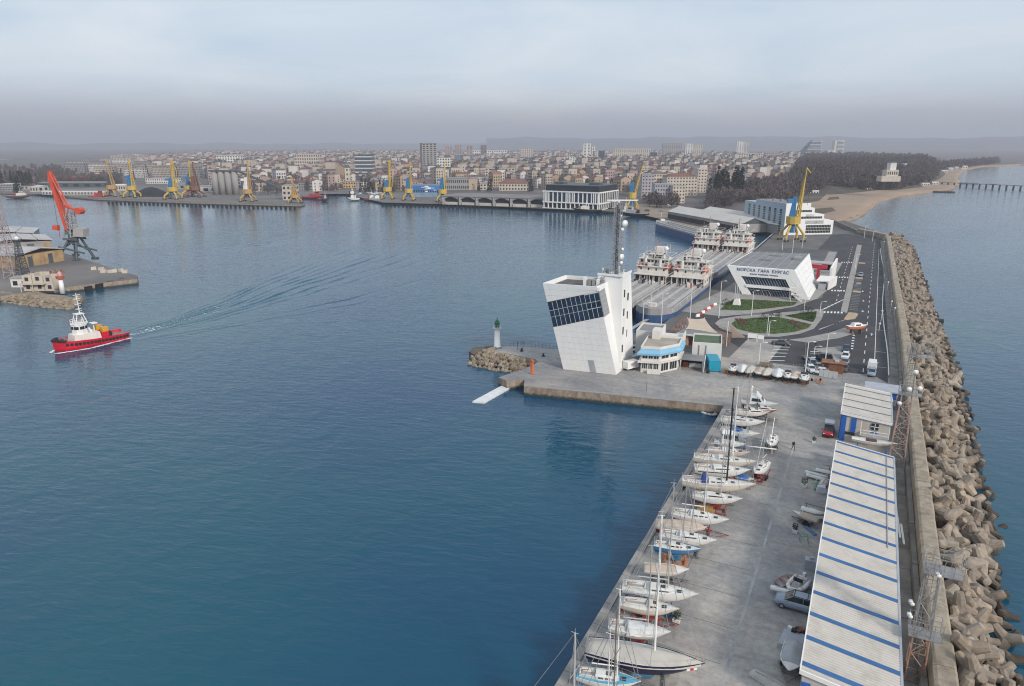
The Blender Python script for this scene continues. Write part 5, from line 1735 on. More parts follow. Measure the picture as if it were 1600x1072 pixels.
add('door_recess',slab_panel([(0.525,0.005),(0.637,0.005),(0.637,0.148),(0.525,0.148)],0.02,0.07),GUTTER,tw)
for k in range(5):
 add('air_conditioner',MB().ob((-55.5+k*0.95,145.4+k*0.25,19.55),(0.7,0.9,1.5 if k else 2.0),0.1),WHITE if k in(0,3) else LOUVRE,tw)
add('roof_stair',MB().tube((-53.2,145.6,19.6),(-52.0,147.4,21.9),0.12).tube((-52.5,145.4,19.6),(-51.4,147.2,21.9),0.12),LOUVRE,tw)
mast = thing('antenna_mast','grey lattice antenna mast with white dishes on the control tower shaft','antenna mast',(-50.0,150.2,21.9))
mx,my_ = -50.0,150.2
ztop = zat(mx,my_,312)
add('lattice',MB().lattice((0,0,0),(0,0,ztop-22.5),2.1,1.3,18,0.085),mat('mast_grey',(0.34,0.34,0.345),0.6,0.2,0.8,0.3),mast)
add('cable_ladder',MB().box(-0.35,-0.1,0,0.0,0.1,ztop-23).box(0.15,-.15,0,.3,.0,ztop-24),mat('cable_dark',(0.07,0.07,0.075),0.8,0.3,1),mast)
add('radar_scanner',MB().box(-2.6,-0.1,ztop-22.15,4.2,0.1,ztop-21.9).tube((0,0,ztop-22.6),(0,0,ztop-22.2),0.25),WHITE,mast,None,rad(27))
for zpx,xo,rr in((349,1.75,0.85),(358,1.25,0.45),(389,1.45,0.40),(401,1.3,0.8),(410,1.3,0.45),(337,0.8,0.2)):
 z = zat(mx,my_,zpx)-21.9
 d = add('dish',MB().tube((0,-0.14,0),(0,0.14,0),rr*.92,rr*0.85,16),LAMP,mast,(xo*0.89,-0.5+xo*0.3,z),rad(60),True)
 add('bracket',MB().tube((0.55,0,z),(xo*0.85,-0.4,z),0.06,None,5),STEEL,mast)
for k,(x,y,h,rr) in enumerate(((-52.4,148,1.6,0.28),(-51.2,147.8,1.3,0.45),(-48.6,148.0,2.2,0.1),(-48.0,149.5,1.5,0.2),(-49.2,148.2,1.1,0.5))):
 solo('antenna',['white radome ball on the control tower shaft','dark equipment cabinet on the shaft beside the radome','slim whip aerial at the shaft corner','short white aerial by the mast foot','squat equipment box under the lattice mast'][k],'antenna',MB().tube((0,0,0),(0,0,h*0.6),rr*0.5 if k!=4 else 0.5,None,8).ball((0,0,h*.75),rr,8) if k in(0,3) else MB().tube((0,0,0),(0,0,h),rr,None,6),WHITE if k in(0,2,3) else CRADLE_GREY,(x,y,21.95))

 # ------------------------------------------------------------------ rock mole with the green lighthouse
mole =[at(733,556,-2),at(740,549,-2),at(770,541,-1),at(830,541,0),at(872,545,0),at(875,575,0),at(830,566,0),at(812,572,-2),at(780,570,-2),at(748,565,-2)]
mb = MB()
mb.prism(mole,-5,-0.9)
struct('mole_bed_ground',mb,mat('mole_bed',(0.12,0.10,0.08),1,0.3,0.8))
mb = MB()
mb.prism([at(757,547),at(785,541),at(830,542),at(874,547),at(878,578),at(852,574),at(836,561),at(800,554),at(772,551)],-3,0.05)
struct('mole_pavement',mb,APRON)
r = random.Random(5)
e1 =[at(757,548),at(735,553),at(737,558),at(752,562),at(775,566),at(800,569),at(822,569),at(836,566)]
i2 =[at(775,545),at(757,549),at(760,552),at(772,554),at(790,556),at(806,559),at(822,562),at(834,564)]
nrock = 0
for k in range(len(e1)-1):
 for t in np.linspace(0,1,10,endpoint=False):
  for s_ in(0,0.25,0.5,0.75,1.0):
   o = Vector(e1[k]+(0,)).lerp(Vector(e1[k+1]+(0,)),t)
   q = Vector(i2[k]+(0,)).lerp(Vector(i2[k+1]+(0,)),t)
   p = o.lerp(q,s_)+Vector((r.uniform(-.4,.4),r.uniform(-.4,.4),-2.2+2.0*s_**0.7+r.uniform(-.2,.3)))
   if nrock >= 298:
    continue
   nrock += 1
   s = r.uniform(0.45,0.85)
   rk_ = add('rock',ROCKS[nrock%5],None,None,p,0,False,(r.uniform(0,6),r.uniform(0,6),r.uniform(0,6)),(s,s*r.uniform(.7,1),s))
   tag(rk_,'tan armour rock piled round the mole of the green lighthouse','rock','rocks of the green lighthouse mole')
lh = thing('lighthouse','white lighthouse with a green lantern at the tip of the rock mole','lighthouse',at(777,543,0.05)+(0.05,))
GREEN = mat('lantern_green',(0.02,0.14,0.06),0.5,0.2,1)
lx,ly = at(777,543,0.05)
hz = lambda py:zat(lx,ly,py)
zg,zt = hz(513),hz(496.5)
add('tower',MB().lathe([(1.0,0),(1.0,0.3),(0.78,0.35),(0.66,zg-0.1)],16),WHITE,lh,None,0,True)
add('base_plinth',MB().lathe([(1.15,0),(1.1,0.28),(0.9,0.30)],12),CRADLE_GREY,lh)
gal = add('gallery',MB().lathe([(0.7,zg-0.35),(1.0,zg-0.1),(1.05,zg+0.05),(0.6,zg+0.06)],14),WHITE,lh)
mb = MB()
for k in range(12):
 a = k*math.pi/6
 mb.tube((math.cos(a),math.sin(a),zg),(math.cos(a),math.sin(a),zg+0.85),0.03,None,4)
 for zz in(0.45,0.85):
  mb.tube((math.cos(a),math.sin(a),zg+zz),(math.cos(a+.5236),math.sin(a+.5236),zg+zz),0.025,None,4)
add('railing',mb,WHITE,gal)
add('lantern',MB().lathe([(0.62,zg+0.06),(0.62,zg+0.7),(0.6,zg+0.72),(0.6,zg+1.35),(0.75,zg+1.4),(0.3,zg+2.1),(0.12,zg+2.2),(0.1,zt)],12),GREEN,lh,None,0,False)
mb = MB()
rt = thing('railing','thin post and wire railing along the mole behind the lighthouse','railing',(0,0,0))
prev = None
for k in range(14):
 p = at(797+k*5.6,541+k*0.35,0.05)
 add('post',MB().tube((p[0],p[1],0),(p[0],p[1],1.4),0.04,None,5),CRADLE_GREY,rt)
 if prev:
  mb.tube((prev[0],prev[1],1.35),(p[0],p[1],1.35),0.02,None,3).tube((prev[0],prev[1],.8),(p[0],p[1],.8),0.02,None,3)
 prev = p
add('wire',mb,CRADLE_GREY,rt)
for k,(px,py) in enumerate(((815,549),(849,557))):
 solo('bollard',['dark mooring bollard in the middle of the mole','dark mooring bollard at the tower end of the mole'][k],'bollard',MB().lathe([(0.5,0),(0.45,.12),(0.2,.2),(.2,.5),(.3,.55),(.25,.7)],10),BLACK,at(px,py)+(0.05,))
for px,py,h,lab in((809,547,2.2,'dark signal post half way along the mole'),(817,548,2.4,'second signal post on the mole beside the bollard')):
 solo('signal_post',lab,'post',MB().tube((0,0,0),(0,0,h),0.07,None,5).box(-.15,-.08,h-.4,.15,.08,h),CRADLE_GREY,at(px,py)+(0.05,))
pn = thing('pontoon','long white floating pontoon set askew off the pier corner','pontoon',(0,0,0))
a,b = at(738,627,-1.6),at(757,628,-1.6)
c,d = at(806,600,-1.6),at(794,597,-1.6)
for k in range(8):
 t0,t1 = k/8+0.004,(k+1)/8-0.004
 L0 =[Vector(a+(0,)).lerp(Vector(d+(0,)),t) for t in(t0,t1)]
 R0 =[Vector(b+(0,)).lerp(Vector(c+(0,)),t) for t in(t0,t1)]
 q =[(L0[0].x,L0[0].y),(R0[0].x,R0[0].y),(R0[1].x,R0[1].y),(L0[1].x,L0[1].y)]
 add('deck_section',MB().prism(q,-2.3,-1.6),mat('pontoon_white',(0.66,0.68,0.70),0.6,0.08,0.6),pn)
rp = solo('navigation_post','orange red steel post on the pier corner by the pontoon','post',MB().tube((0,0,0),(0,0,3.4),0.28,None,10).box(-.35,-.35,0,.35,.35,.2).box(-.4,-.1,2.8,.4,.1,3.2),mat('post_orange',(0.55,0.14,0.05),0.6,0.2,1),at(832,585)+(0,))
solo('navigation_post','thinner orange post leaning beside the thick one at the pier corner','post',MB().tube((0,0,0),(0.1,0,3.0),0.12,None,8),mat('post_orange2',(0.50,0.16,0.07),0.6,0.2,1),at(829,580)+(0,))
solo('dock_post','slender light pole at the pier edge seen against the water','pole',MB().tube((0,0,0),(0,0,2.2),0.06,None,5),CRADLE_GREY,at(1010,611)+(0,))

# ------------------------------------------------------------------ harbour office with the blue awning
RENDER_W = mat('render_white',(0.66,0.645,0.61),0.8,0.06,0.4,dirt=0.3,dirt_rgb=(0.45,0.41,0.36),streak=True)
AWNING = mat('blue_awning',(0.20,0.42,0.60),0.6,0.06,0.8,dirt=0.2,dirt_rgb=(0.4,0.52,0.6))
SANDY_ROOF = mat('sandy_roof',(0.36,0.32,0.275),0.9,0.15,0.4,dirt=0.4,dirt_rgb=(0.25,0.22,0.19))
off = thing('harbour_office','two storey white office with a pale blue awning beside the control tower','office',(0,0,0))
fp =[(-42.9,149.2),(-38.9,150.3),(-35.9,155.2),(-36.6,160.5),(-44.2,159.0)]
add('wall',MB().prism(fp,0,5.7),RENDER_W,off)

def wall_pt(a,b,t,z,o):
 d = Vector((b[0]-a[0],b[1]-a[1],0))
 n = Vector((d.y,-d.x,0)).normalized()
 p = Vector((a[0],a[1],0))+d*t+n*o
 return(p.x,p.y,z)

def facade_window(parent,a,b,t0,t1,z0,z1,glass=None,frame=None,bars=1,nm='window'):
 w = add(nm,MB().hexa([wall_pt(a,b,t0,z0,.03),wall_pt(a,b,t1,z0,.03),wall_pt(a,b,t1,z0,-.05),wall_pt(a,b,t0,z0,-.05)],[wall_pt(a,b,t0,z1,.03),wall_pt(a,b,t1,z1,.03),wall_pt(a,b,t1,z1,-.05),wall_pt(a,b,t0,z1,-.05)]),glass or GLASS,parent)
 mb = MB()
 for k in range(bars+2):
  t = t0+(t1-t0)*k/(bars+1)
  mb.tube(wall_pt(a,b,t,z0,.05),wall_pt(a,b,t,z1,.05),0.045,None,4)
 mb.tube(wall_pt(a,b,t0,z1,.05),wall_pt(a,b,t1,z1,.05),0.045,None,4).tube(wall_pt(a,b,t0,z0,.05),wall_pt(a,b,t1,z0,.05),0.045,None,4)
 add('window_frame',mb,frame or WHITE,w)
 return w

for a,b,wins in((fp[0],fp[1],((0.06,0.34),(0.40,0.62),(0.68,0.94))),(fp[1],fp[2],((0.08,0.46),(0.54,0.92))),(fp[2],fp[3],((0.1,0.45),(0.55,0.9)))):
 for t0,t1 in wins:
  facade_window(off,a,b,t0,t1,3.3,4.6)
  facade_window(off,a,b,t0,t1,0.9 if t1-t0<0.3 else 0.4,2.2,bars=2)

def grow(poly,k):
 cx,cy = sum(p[0] for p in poly)/len(poly),sum(p[1] for p in poly)/len(poly)
 return[(cx+(p[0]-cx)*k,cy+(p[1]-cy)*k) for p in poly]

for a,b in((0,1),(1,2),(2,3)):
 g0,g1 = grow(fp,1.02),grow(fp,1.22)
 aw = add('awning',MB().add([g0[a]+(5.6,),g0[b]+(5.6,),g1[b]+(4.75,),g1[a]+(4.75,),g0[a]+(5.5,),g0[b]+(5.5,),g1[b]+(4.3,),g1[a]+(4.3,)],[(0,3,2,1),(3,7,6,2),(4,5,6,7),(0,4,7,3),(1,2,6,5)]),AWNING,off)
add('balcony_slab',MB().prism(grow(fp,1.17),2.45,2.7),RENDER_W,off)
add('roof',MB().prism(grow(fp,1.03),5.7,5.85),SANDY_ROOF,off)
mb = MB()
g0,g1 = grow(fp,1.045),grow(fp,0.98)
for i in range(5):
 j =(i+1)%5
 mb.hexa([g0[i]+(5.6,),g0[j]+(5.6,),g1[j]+(5.6,),g1[i]+(5.6,)],[g0[i]+(6.2,),g0[j]+(6.2,),g1[j]+(6.2,),g1[i]+(6.2,)])
add('parapet',mb,RENDER_W,off)
add('wall_panel',MB().hexa([wall_pt(fp[0],fp[1],.35,0,.9),wall_pt(fp[0],fp[1],1.05,0,.9),wall_pt(fp[0],fp[1],1.05,0,.75),wall_pt(fp[0],fp[1],.35,0,.75)],[wall_pt(fp[0],fp[1],.35,1.1,.9),wall_pt(fp[0],fp[1],1.05,1.1,.9),wall_pt(fp[0],fp[1],1.05,1.1,.75),wall_pt(fp[0],fp[1],.35,1.1,.75)]),RENDER_W,off)
ax = thing('office_annex','plain white block with a grey roof behind the blue awning office','building',(-47.6,160.0,0),rad(6))
add('wall',MB().box(0,0,0,5.8,8.5,6.3),RENDER_W,ax)
add('roof',MB().box(0.25,0.25,6.3,5.55,8.25,6.33),ROOF_GREY,ax)
add('parapet',MB().box(0,0,6.3,5.8,.24,6.8).box(0,8.26,6.3,5.8,8.5,6.8).box(0,.241,6.3,.24,8.259,6.8).box(5.56,.241,6.3,5.8,8.259,6.8),RENDER_W,ax)
add('stair_head',MB().box(4.4,-3.2,5.0,6.2,0.0,8.0),RENDER_W,ax)
add('lower_block',MB().box(5.8,1.5,0,11.0,7.0,5.0),RENDER_W,ax)
add('lower_parapet',MB().box(5.82,1.5,5.0,11.0,1.7,5.7).box(10.8,1.71,5.0,11.0,7.0,6.0),RENDER_W,ax)
bx = thing('white_store','white block with a dull green roof beside the blue container','building',(-34.4,162.2,0),rad(11))
add('wall',MB().box(0,0,0,6.7,8.6,4.6),RENDER_W,bx)
add('roof',MB().box(0.2,0.2,4.6,6.5,8.4,4.63),mat('green_roof',(0.085,0.125,0.075),0.9,0.25,0.5),bx)
add('parapet',MB().box(0,0,4.6,6.7,.2,5.0).box(0,8.4,4.6,6.7,8.6,5.0).box(0,.201,4.6,.2,8.399,5.0).box(6.5,.201,4.6,6.7,8.399,5.0),RENDER_W,bx)
for x in(1.6,3.2):
 add('vent_pipe',MB().tube((x,-0.12,0.5),(x,-0.12,4.4),0.12,None,6),GUTTER,bx)
for y in(1.0,3.0,5.0):
 w = add('window',MB().box(6.66,y,1.2,6.74,y+1.1,3.4),GLASS,bx)
 add('window_frame',MB().box(6.742,y+.5,1.2,6.78,y+.58,3.4),WHITE,w)
cp = thing('carport','low dark open shelter between the office and the blue container','shelter',(-35.3,154.8,0),rad(8))
add('roof',MB().box(-0.2,0,2.5,5.2,4.6,2.66),ROOF_GREY,cp)
for x,y in((0,0.1),(5,0.1),(0,4.4),(5,4.4)):
 add('post',MB().tube((x,y,0),(x,y,2.5),.07,None,5),WHITE,cp)
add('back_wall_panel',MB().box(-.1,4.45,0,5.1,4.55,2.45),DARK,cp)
add('side_sign',MB().hexa([(5.25,-0.6,.2),(5.35,-0.6,.2),(5.35,4,.8),(5.25,4,.8)],[(5.25,-0.6,1.9),(5.35,-0.6,1.9),(5.35,4,2.9),(5.25,4,2.9)]),WHITE,cp)
add('counter',MB().box(0.3,3.2,0,1.6,4.1,1.0),mat('terracotta',(0.42,0.13,0.06),0.7,0.2,1),cp)
add('counter',MB().box(1.75,3.2,0,4.6,4.1,0.9),WHITE,cp)
ct = thing('shipping_container','bright turquoise blue container standing against the white store','container',(-29.1,156.6,0),rad(20))
TURQ = mat('container_turquoise',(0.015,0.28,0.42),0.5,0.1,0.8,dirt=0.2,dirt_rgb=(0.05,0.2,0.28))
mb = MB()
mb.box(0,0,0.1,2.5,5.5,2.6)
for k in range(7):
 mb.box(0.1+k*0.34,-0.05,0.25,0.25+k*0.34,0.0,2.45)
add('body',mb,TURQ,ct)
add('door',MB().box(0.1,-0.09,.2,1.22,-0.052,2.5),TURQ,ct)
add('door',MB().box(1.26,-0.09,.2,2.4,-0.052,2.5),TURQ,ct)
add('corner_post',MB().box(-.04,-.06,0,.08,.1,2.65).box(2.42,-.06,0,2.54,.1,2.65),TURQ,ct)
for k,(px,py,lab) in enumerate(((985,577,'white box trailer parked against the control tower'),(992,568,'grey topped box trailer behind the white one at the tower'))):
 bt = thing('box_trailer',lab,'trailer',at(px,py)+(0,),rad(-30))
 add('body',MB().box(-0.9,-1.7,0.45,0.9,1.7,2.1),WHITE if k==0 else GUTTER,bt)
 add('door',MB().box(-.7,-1.74,.55,.7,-1.702,1.9),WHITE,bt)
 for s in(-1,1):
  add('wheel',MB().tube((s*.8,0,.32),(s*.98,0,.32),.32,None,10),BLACK,bt)
 add('drawbar',MB().tube((0,-1.7,.5),(0,-2.8,.45),.05,None,5),STEEL,bt)
 # the bar with sun sails
bar = thing('beach_bar','low terrace bar with a white roof edge under the beige sun sails','bar',(-41.2,176.4,0),rad(-5))
add('wall',MB().box(0,0,0,2.6,5.0,2.9),mat('bar_peach',(0.50,0.33,0.22),0.8,0.15,1),bar)
add('roof',MB().box(-.2,-.4,2.9,9.6,4.8,3.05),ROOF_GREY,bar)
add('roof_edge',MB().box(-.3,-.62,2.75,9.8,-.4,3.15),WHITE,bar)
add('counter',MB().box(2.7,.6,0,9.3,1.2,1.1),mat('bar_maroon',(0.14,0.035,0.04),0.7,0.2,1),bar)
for x in(5,9.4):
 add('post',MB().tube((x,-.2,0),(x,-.2,2.9),.08,None,6),WHITE,bar)
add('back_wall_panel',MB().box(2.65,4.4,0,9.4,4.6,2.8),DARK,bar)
tr2 = thing('timber_terrace','brown timber terrace with a rail, wrapped round the beach bar','terrace',(0,0,0))
tp =[at(1040,522),at(1070,494),at(1100,512),at(1146,524),at(1140,537),at(1120,545),at(1110,527),at(1065,530)]
add('floor_board',MB().prism(tp,0.01,0.28),mat('terrace_brown',(0.17,0.11,0.085),0.8,0.25,1.2,dirt=0.3,dirt_rgb=(0.27,0.2,0.16)),tr2)
prev = None
mb = MB()
for k,(px,py) in enumerate(((1103,514),(1112,517),(1122,519),(1132,521),(1143,524),(1145,529),(1141,535),(1133,541),(1124,546))):
 p = at(px,py)
 add('post',MB().tube(p+(.28,),p+(1.7,),.06,None,5),CRADLE_RUST,tr2)
 if prev:
  for zz in(.8,1.2,1.6):
   mb.tube(prev+(zz,),p+(zz,),.04,None,4)
 prev = p
add('railing',mb,CRADLE_RUST,tr2)
SAIL = mat('sun_sail',(0.50,0.42,0.345),0.85,0.06,0.8)

def sun_sail(label,corners,sag=0.5,n=8):
 """a three or four cornered sail, hollow edged, slung between posts"""
 mb = MB()
 cs =[Vector(c) for c in corners]
 if len(cs) == 3:
  cs = cs+[cs[2]]
 rows =[]
 for i in range(n+1):
  u = i/n
  row =[]
  for j in range(n+1):
   v = j/n
   p = cs[0]*(1-u)*(1-v)+cs[1]*u*(1-v)+cs[2]*u*v+cs[3]*(1-u)*v
   cen = sum(cs,Vector())/4
   e = max(4*u*(1-u)*(abs(v-.5)*2)**2,4*v*(1-v)*(abs(u-.5)*2)**2)
   p = p+(cen-p)*0.16*e-Vector((0,0,sag*4*u*(1-u)*v*(1-v)))
   row.append(tuple(p))
  rows.append(row)
 mb.loft(rows,0,False,False,False)
 t = thing('sun_sail',label,'sun sail',(0,0,0))
 add('canvas',mb,SAIL,t,None,0,True)
 for c in corners:
  if c[2] > 1:
   add('post',MB().tube((c[0],c[1],0),(c[0],c[1],c[2]+.2),.07,None,6),WHITE,t)
 return t

def pz(px,py,z):
 return at(px,py,z)+(z,)

sun_sail('large beige sun sail stretched over the beach bar',[pz(1074,497,5.2),pz(1101,497,5.6),pz(1125,523,2.6),pz(1072,514,3.2)])
sun_sail('three cornered beige sail tied low beside the terrace rail',[pz(1138,503,6.5),pz(1168,529,.4),pz(1144,528,1.0)],0.2)
for k,(px,py) in enumerate(((1090,495),(1094,492),(1098,489.5),(1102,486.5),(1107,483.5),(1112,480.5),(1117,477.5))):
 s_ = solo('barrier_block','white and red plastic road barrier in the line beside the bar' if k%2 else 'white concrete road barrier in the line beside the bar','barrier',MB().hexa([(-.8,-.25,0),(.8,-.25,0),(.8,.25,0),(-.8,.25,0)],[(-.7,-.1,.85),(.7,-.1,.85),(.7,.1,.85),(-.7,.1,.85)]),WHITE if k%2==0 else mat('barrier_red',(0.40,0.05,0.04),0.6,0.2,1),at(px,py)+(0.02,),rad(60),'plastic barriers' if k%2 else 'concrete barriers')
r = random.Random(12)
for k in range(5):
 p = at(1056+k*5,520-k*3+(k%2)*3)
 u = thing('parasol','closed beige parasol on the bar terrace','parasol',p+(0.28,),0,'closed parasols on the terrace')
 add('pole',MB().tube((0,0,0),(0,0,2.4),.04,None,5),WHITE,u)
 add('canvas',MB().lathe([(.12,1.0),(.2,1.2),(.1,2.1),(.03,2.45)],8),mat('parasol_dark',(0.20,0.14,0.13),0.9,0.2,1),u)

 # ------------------------------------------------------------------ sea terminal
st = thing('sea_terminal','white slanted sea terminal building with blue lettering over its glass front','terminal building',(0,0,0))
HB = 9.6
f0,f1 = Vector((-37.0,248.9,0)),Vector((-15.6,248.9,0))
g0,g1 = Vector((-42.9,248.9,HB)),Vector((-21.1,248.9,HB))
b0,b1 = Vector((-35.5,271,0)),Vector((-15.0,271.0,0))
h0,h1 = Vector((-40.6,287,HB)),Vector((-20.1,291.5,HB))
mb = MB()

def lerp2(a,b,c,d,u,v):
 return(a*(1-u)+b*u)*(1-v)+(c*(1-u)+d*u)*v

 # the slanted side walls, back and front frame as solid slabs
back = Vector((0,1.6,0))
add('wall',MB().hexa([f1+Vector((-1,.3,0)),f1+Vector((0,0,0)),b1,b1+Vector((-1,0,0))],[g1+Vector((-1,.3,-.4)),g1+Vector((0,0,0)),h1,h1+Vector((-1,0,-.4))]),PANEL_WHITE,st)
add('wall',MB().hexa([f0,f0+Vector((1,.3,0)),b0+Vector((1,0,0)),b0],[g0,g0+Vector((1,.3,-.4)),h0+Vector((1,0,-.4)),h0]),PANEL_WHITE,st)
add('wall',MB().hexa([b0+Vector((1.01,-.5,0)),b1+Vector((-1.01,-.5,0)),b1+Vector((-1.01,0,0)),b0+Vector((1.01,0,0))],[h0+Vector((1.01,-.5,-.4)),h1+Vector((-1.01,-.5,-.4)),h1+Vector((-1.01,0,-.4)),h0+Vector((1.01,0,-.4))]),PANEL_WHITE,st)
rf = add('roof',MB().add([g0+Vector((.25,.3,-.05)),g1+Vector((-.25,.3,-.05)),h1+Vector((-.25,-.2,-.05)),h0+Vector((.25,-.2,-.05))],[(0,1,2,3)]),ROOF_GREY,st)
for k in range(1,7):
 a,b = g0.lerp(g1,k/7)+Vector((0,.4,-.02)),h0.lerp(h1,k/7)+Vector((0,-.3,-.02))
 add('roof_seam',MB().tube(a,b,.09,None,4),GUTTER,rf)
for u,v in((0.42,0.45),(0.5,0.75)):
 p = lerp2(g0,g1,h0,h1,u,v)
 add('skylight',MB().box(p.x-2,p.y-.8,HB-.03,p.x+2,p.y+.8,HB+.35).box(p.x-1.7,p.y-.5,HB+.351,p.x+1.7,p.y+.5,HB+.4),ROOF_GREY,rf)
pz_ = lerp2(g0,g1,h0,h1,.9,.62)
add('air_conditioner',MB().box(pz_.x-1.2,pz_.y-3,HB-.03,pz_.x+1.2,pz_.y+3,HB+.8),LOUVRE,rf)
# front plane: frame with a glazed recess

def fr(u,v,o=0.0):
 p = lerp2(f0,f1,g0,g1,u,v)
 return p+Vector((0,o,0))

def fr_slab(u0,v0,u1,v1,o0,o1,du0=0,du1=0):
 return MB().hexa([fr(u0,v0,o0),fr(u1,v0,o0),fr(u1,v0,o1),fr(u0,v0,o1)],[fr(u0+du0,v1,o0),fr(u1+du1,v1,o0),fr(u1+du1,v1,o1),fr(u0+du0,v1,o1)])

add('front_frame',fr_slab(0.0,0.66,1.0,1.0,-.02,1.2),PANEL_WHITE,st)
add('front_frame',fr_slab(0.0,0.0,0.13,0.659,-.02,1.2),PANEL_WHITE,st)
add('front_frame',fr_slab(0.80,0.0,1.0,0.659,-.02,1.2),PANEL_WHITE,st)
gz = add('glass_front',fr_slab(0.13,0.0,0.80,0.659,1.25,1.4),DARK,st)
for row,(v0,v1) in enumerate(((0.0,0.28),(0.37,0.645))):
 for k in range(16):
  u0,u1 = 0.13+0.67*k/16,0.13+0.67*(k+1)/16
  add('window_pane',fr_slab(u0+.003,v0+.01,u1-.003,v1-.005,1.16,1.2),BLUE_GLASS,gz)
mb = MB()
for k in range(17):
 u = 0.13+0.67*k/16
 mb.tube(fr(u,0,1.12),fr(u,.655,1.12),.055,None,4)
mb.tube(fr(.13,.19,1.12),fr(.8,.19,1.12),.05,None,4)
add('window_frame',mb,MULLION,gz)
add('balcony',fr_slab(0.13,0.28,0.80,0.365,-.35,1.1),PANEL_WHITE,st)
add('door',fr_slab(0.33,0.0,0.44,0.2,1.02,1.1),mat('door_white',(0.7,0.7,0.7),.4,.05,1),st)
add('door_glass',fr_slab(0.34,0.0,0.383,0.185,.97,1.01).hexa([fr(.39,0,.97),fr(.43,0,.97),fr(.43,0,1.01),fr(.39,0,1.01)],[fr(.39,.185,.97),fr(.43,.185,.97),fr(.43,.185,1.01),fr(.39,.185,1.01)]),DARK,st)
LET = mat('sign_blue',(0.035,0.075,0.24),0.5,0.1,1)
d =(g1-g0)
ry = math.atan2(d.y,d.x)
p = fr(0.50,0.845,-0.06)
text('МОРСКА  ГАРА  БУРГАС',1.42,LET,st,p,(math.pi/2,0,ry),0.06)
p = fr(0.50,0.74,-0.06)
text('BURGAS  PASSENGER  TERMINAL',0.62,LET,st,p,(math.pi/2,0,ry),0.05)
# facade panels of the bright side wall
wl_n =(b1-f1).cross(g1-f1).normalized()
for i in range(7):
 for j in range(6):
  q =[lerp2(f1,b1,g1,h1,u,v)+wl_n*.02 for u,v in((i/7+.003,j/6+.004),((i+1)/7-.003,j/6+.004),((i+1)/7-.003,(j+1)/6-.004),(i/7+.003,(j+1)/6-.004))]
  q2 =[p+wl_n*0.06 for p in q]
  add('facade_panel',MB().hexa(q,q2),PANEL_WHITE,st)
for k,(u,v) in enumerate(((.3,.86),(.45,.86),(.6,.86),(.5,.7),(.62,.62),(.72,.55),(.82,.5),(.35,.7))):
 p = lerp2(f1,b1,g1,h1,u,v)+wl_n*.09
 add('window',MB().hexa([p+Vector((0,0,0)),p+Vector((0,.25,0)),p+Vector((-.1,.25,0)),p+Vector((-.1,0,0))],[p+Vector((-.55,0.05,.9)),p+Vector((-.55,.3,.9)),p+Vector((-.65,.3,.9)),p+Vector((-.65,0.05,.9))]),GLASS,st)
sc_ = add('fire_escape',MB().box(-21.6,245.6,4.2,-18.6,247.2,4.35).box(-21.0,244.9,2.1,-17.6,246.5,2.25).tube((-21.5,247.0,6.3),(-18.8,246.6,4.3),.22,None,4).tube((-18.8,245.8,4.25),(-21.0,245.2,2.2),.22,None,4).tube((-20.6,245.3,2.1),(-17.7,244.9,0.1),.22,None,4),WHITE,st)
mb = MB()
for x,y,z in((-21.5,245.6,4.3),(-18.6,245.6,4.3),(-21,244.9,2.2),(-17.6,244.9,2.2)):
 mb.tube((x,y,0),(x,y,z+1.1),.08,None,5)
mb.path([(-21.6,245.6,5.4),(-18.6,245.6,5.4)],.07,4).path([(-21,244.9,3.3),(-17.6,244.9,3.3)],.07,4).path([(-21.5,246.6,7.4),(-18.8,246.2,5.4)],.07,4).path([(-18.8,245.4,5.35),(-21.0,244.9,3.3)],.07,4)
add('stair_railing',mb,WHITE,sc_)
cn = thing('entrance_canopy','white flat canopy on a slanting wall by the sea terminal side','canopy',(-13.6,272,0))
add('roof',MB().hexa([(-1.5,-4,3.2),(2.6,-2.5,3.2),(4.4,7,3.2),(-1.0,7,3.2)],[(-1.5,-4,3.6),(2.6,-2.5,3.6),(4.4,7,3.6),(-1.0,7,3.6)]),PANEL_WHITE,cn)
add('wall_panel',MB().hexa([(2.2,-2,0),(2.6,-2,0),(4.6,9,0),(4.2,9,0)],[(2.3,-2.2,3.19),(2.6,-2.2,3.19),(4.6,11,3.19),(4.2,11,3.19)]),PANEL_WHITE,cn)
add('counter',MB().box(-.8,-2.6,0,1.6,1.5,2.2),GUTTER,cn)
rg = thing('red_gateway','red portal wall with white posts behind the sea terminal','gateway',(-16.5,291,0))
REDW = mat('gate_red',(0.50,0.035,0.06),0.6,0.1,1)
add('lintel',MB().box(-3.0,0,4.1,3.4,.6,5.6),REDW,rg)
add('post',MB().box(-.2,0,0,.9,.6,4.098),REDW,rg)
add('post',MB().box(-2.9,0,0,-2.0,.6,4.098),REDW,rg)
add('fin_wall',MB().hexa([(4.5,-2.0,0),(5.2,-2.0,0),(6.2,6,0),(5.5,6,0)],[(4.5,-2.0,5),(5.2,-2.0,5),(6.4,8,7.4),(5.7,8,7.4)]),PANEL_WHITE,rg)
tl = text('i',2.2,REDW,rg,(6.6,3.0,7.2),(math.pi/2,0,0),.2)
cv = thing('canopy_roof','long light grey flat canopy behind the sea terminal','canopy',(-26,305,0))
add('roof',MB().box(0,0,3.8,14.5,6.0,4.2),mat('canopy_grey',(0.40,0.39,0.385),0.8,0.1,0.4),cv)
for x in(1,7.2,13.6):
 add('post',MB().tube((x,.8,0),(x,.8,3.8),.15,None,6),WHITE,cv)
yd = MB()
yd.sheet([(-34,296),(-13.0,296),(-13.0,376),(-40,376)],0.016)
struct('coach_park_ground',yd,mat('coach_asphalt',(0.095,0.095,0.10),0.9,0.2,0.15,dirt=0.3,dirt_rgb=(0.14,0.14,0.14)))
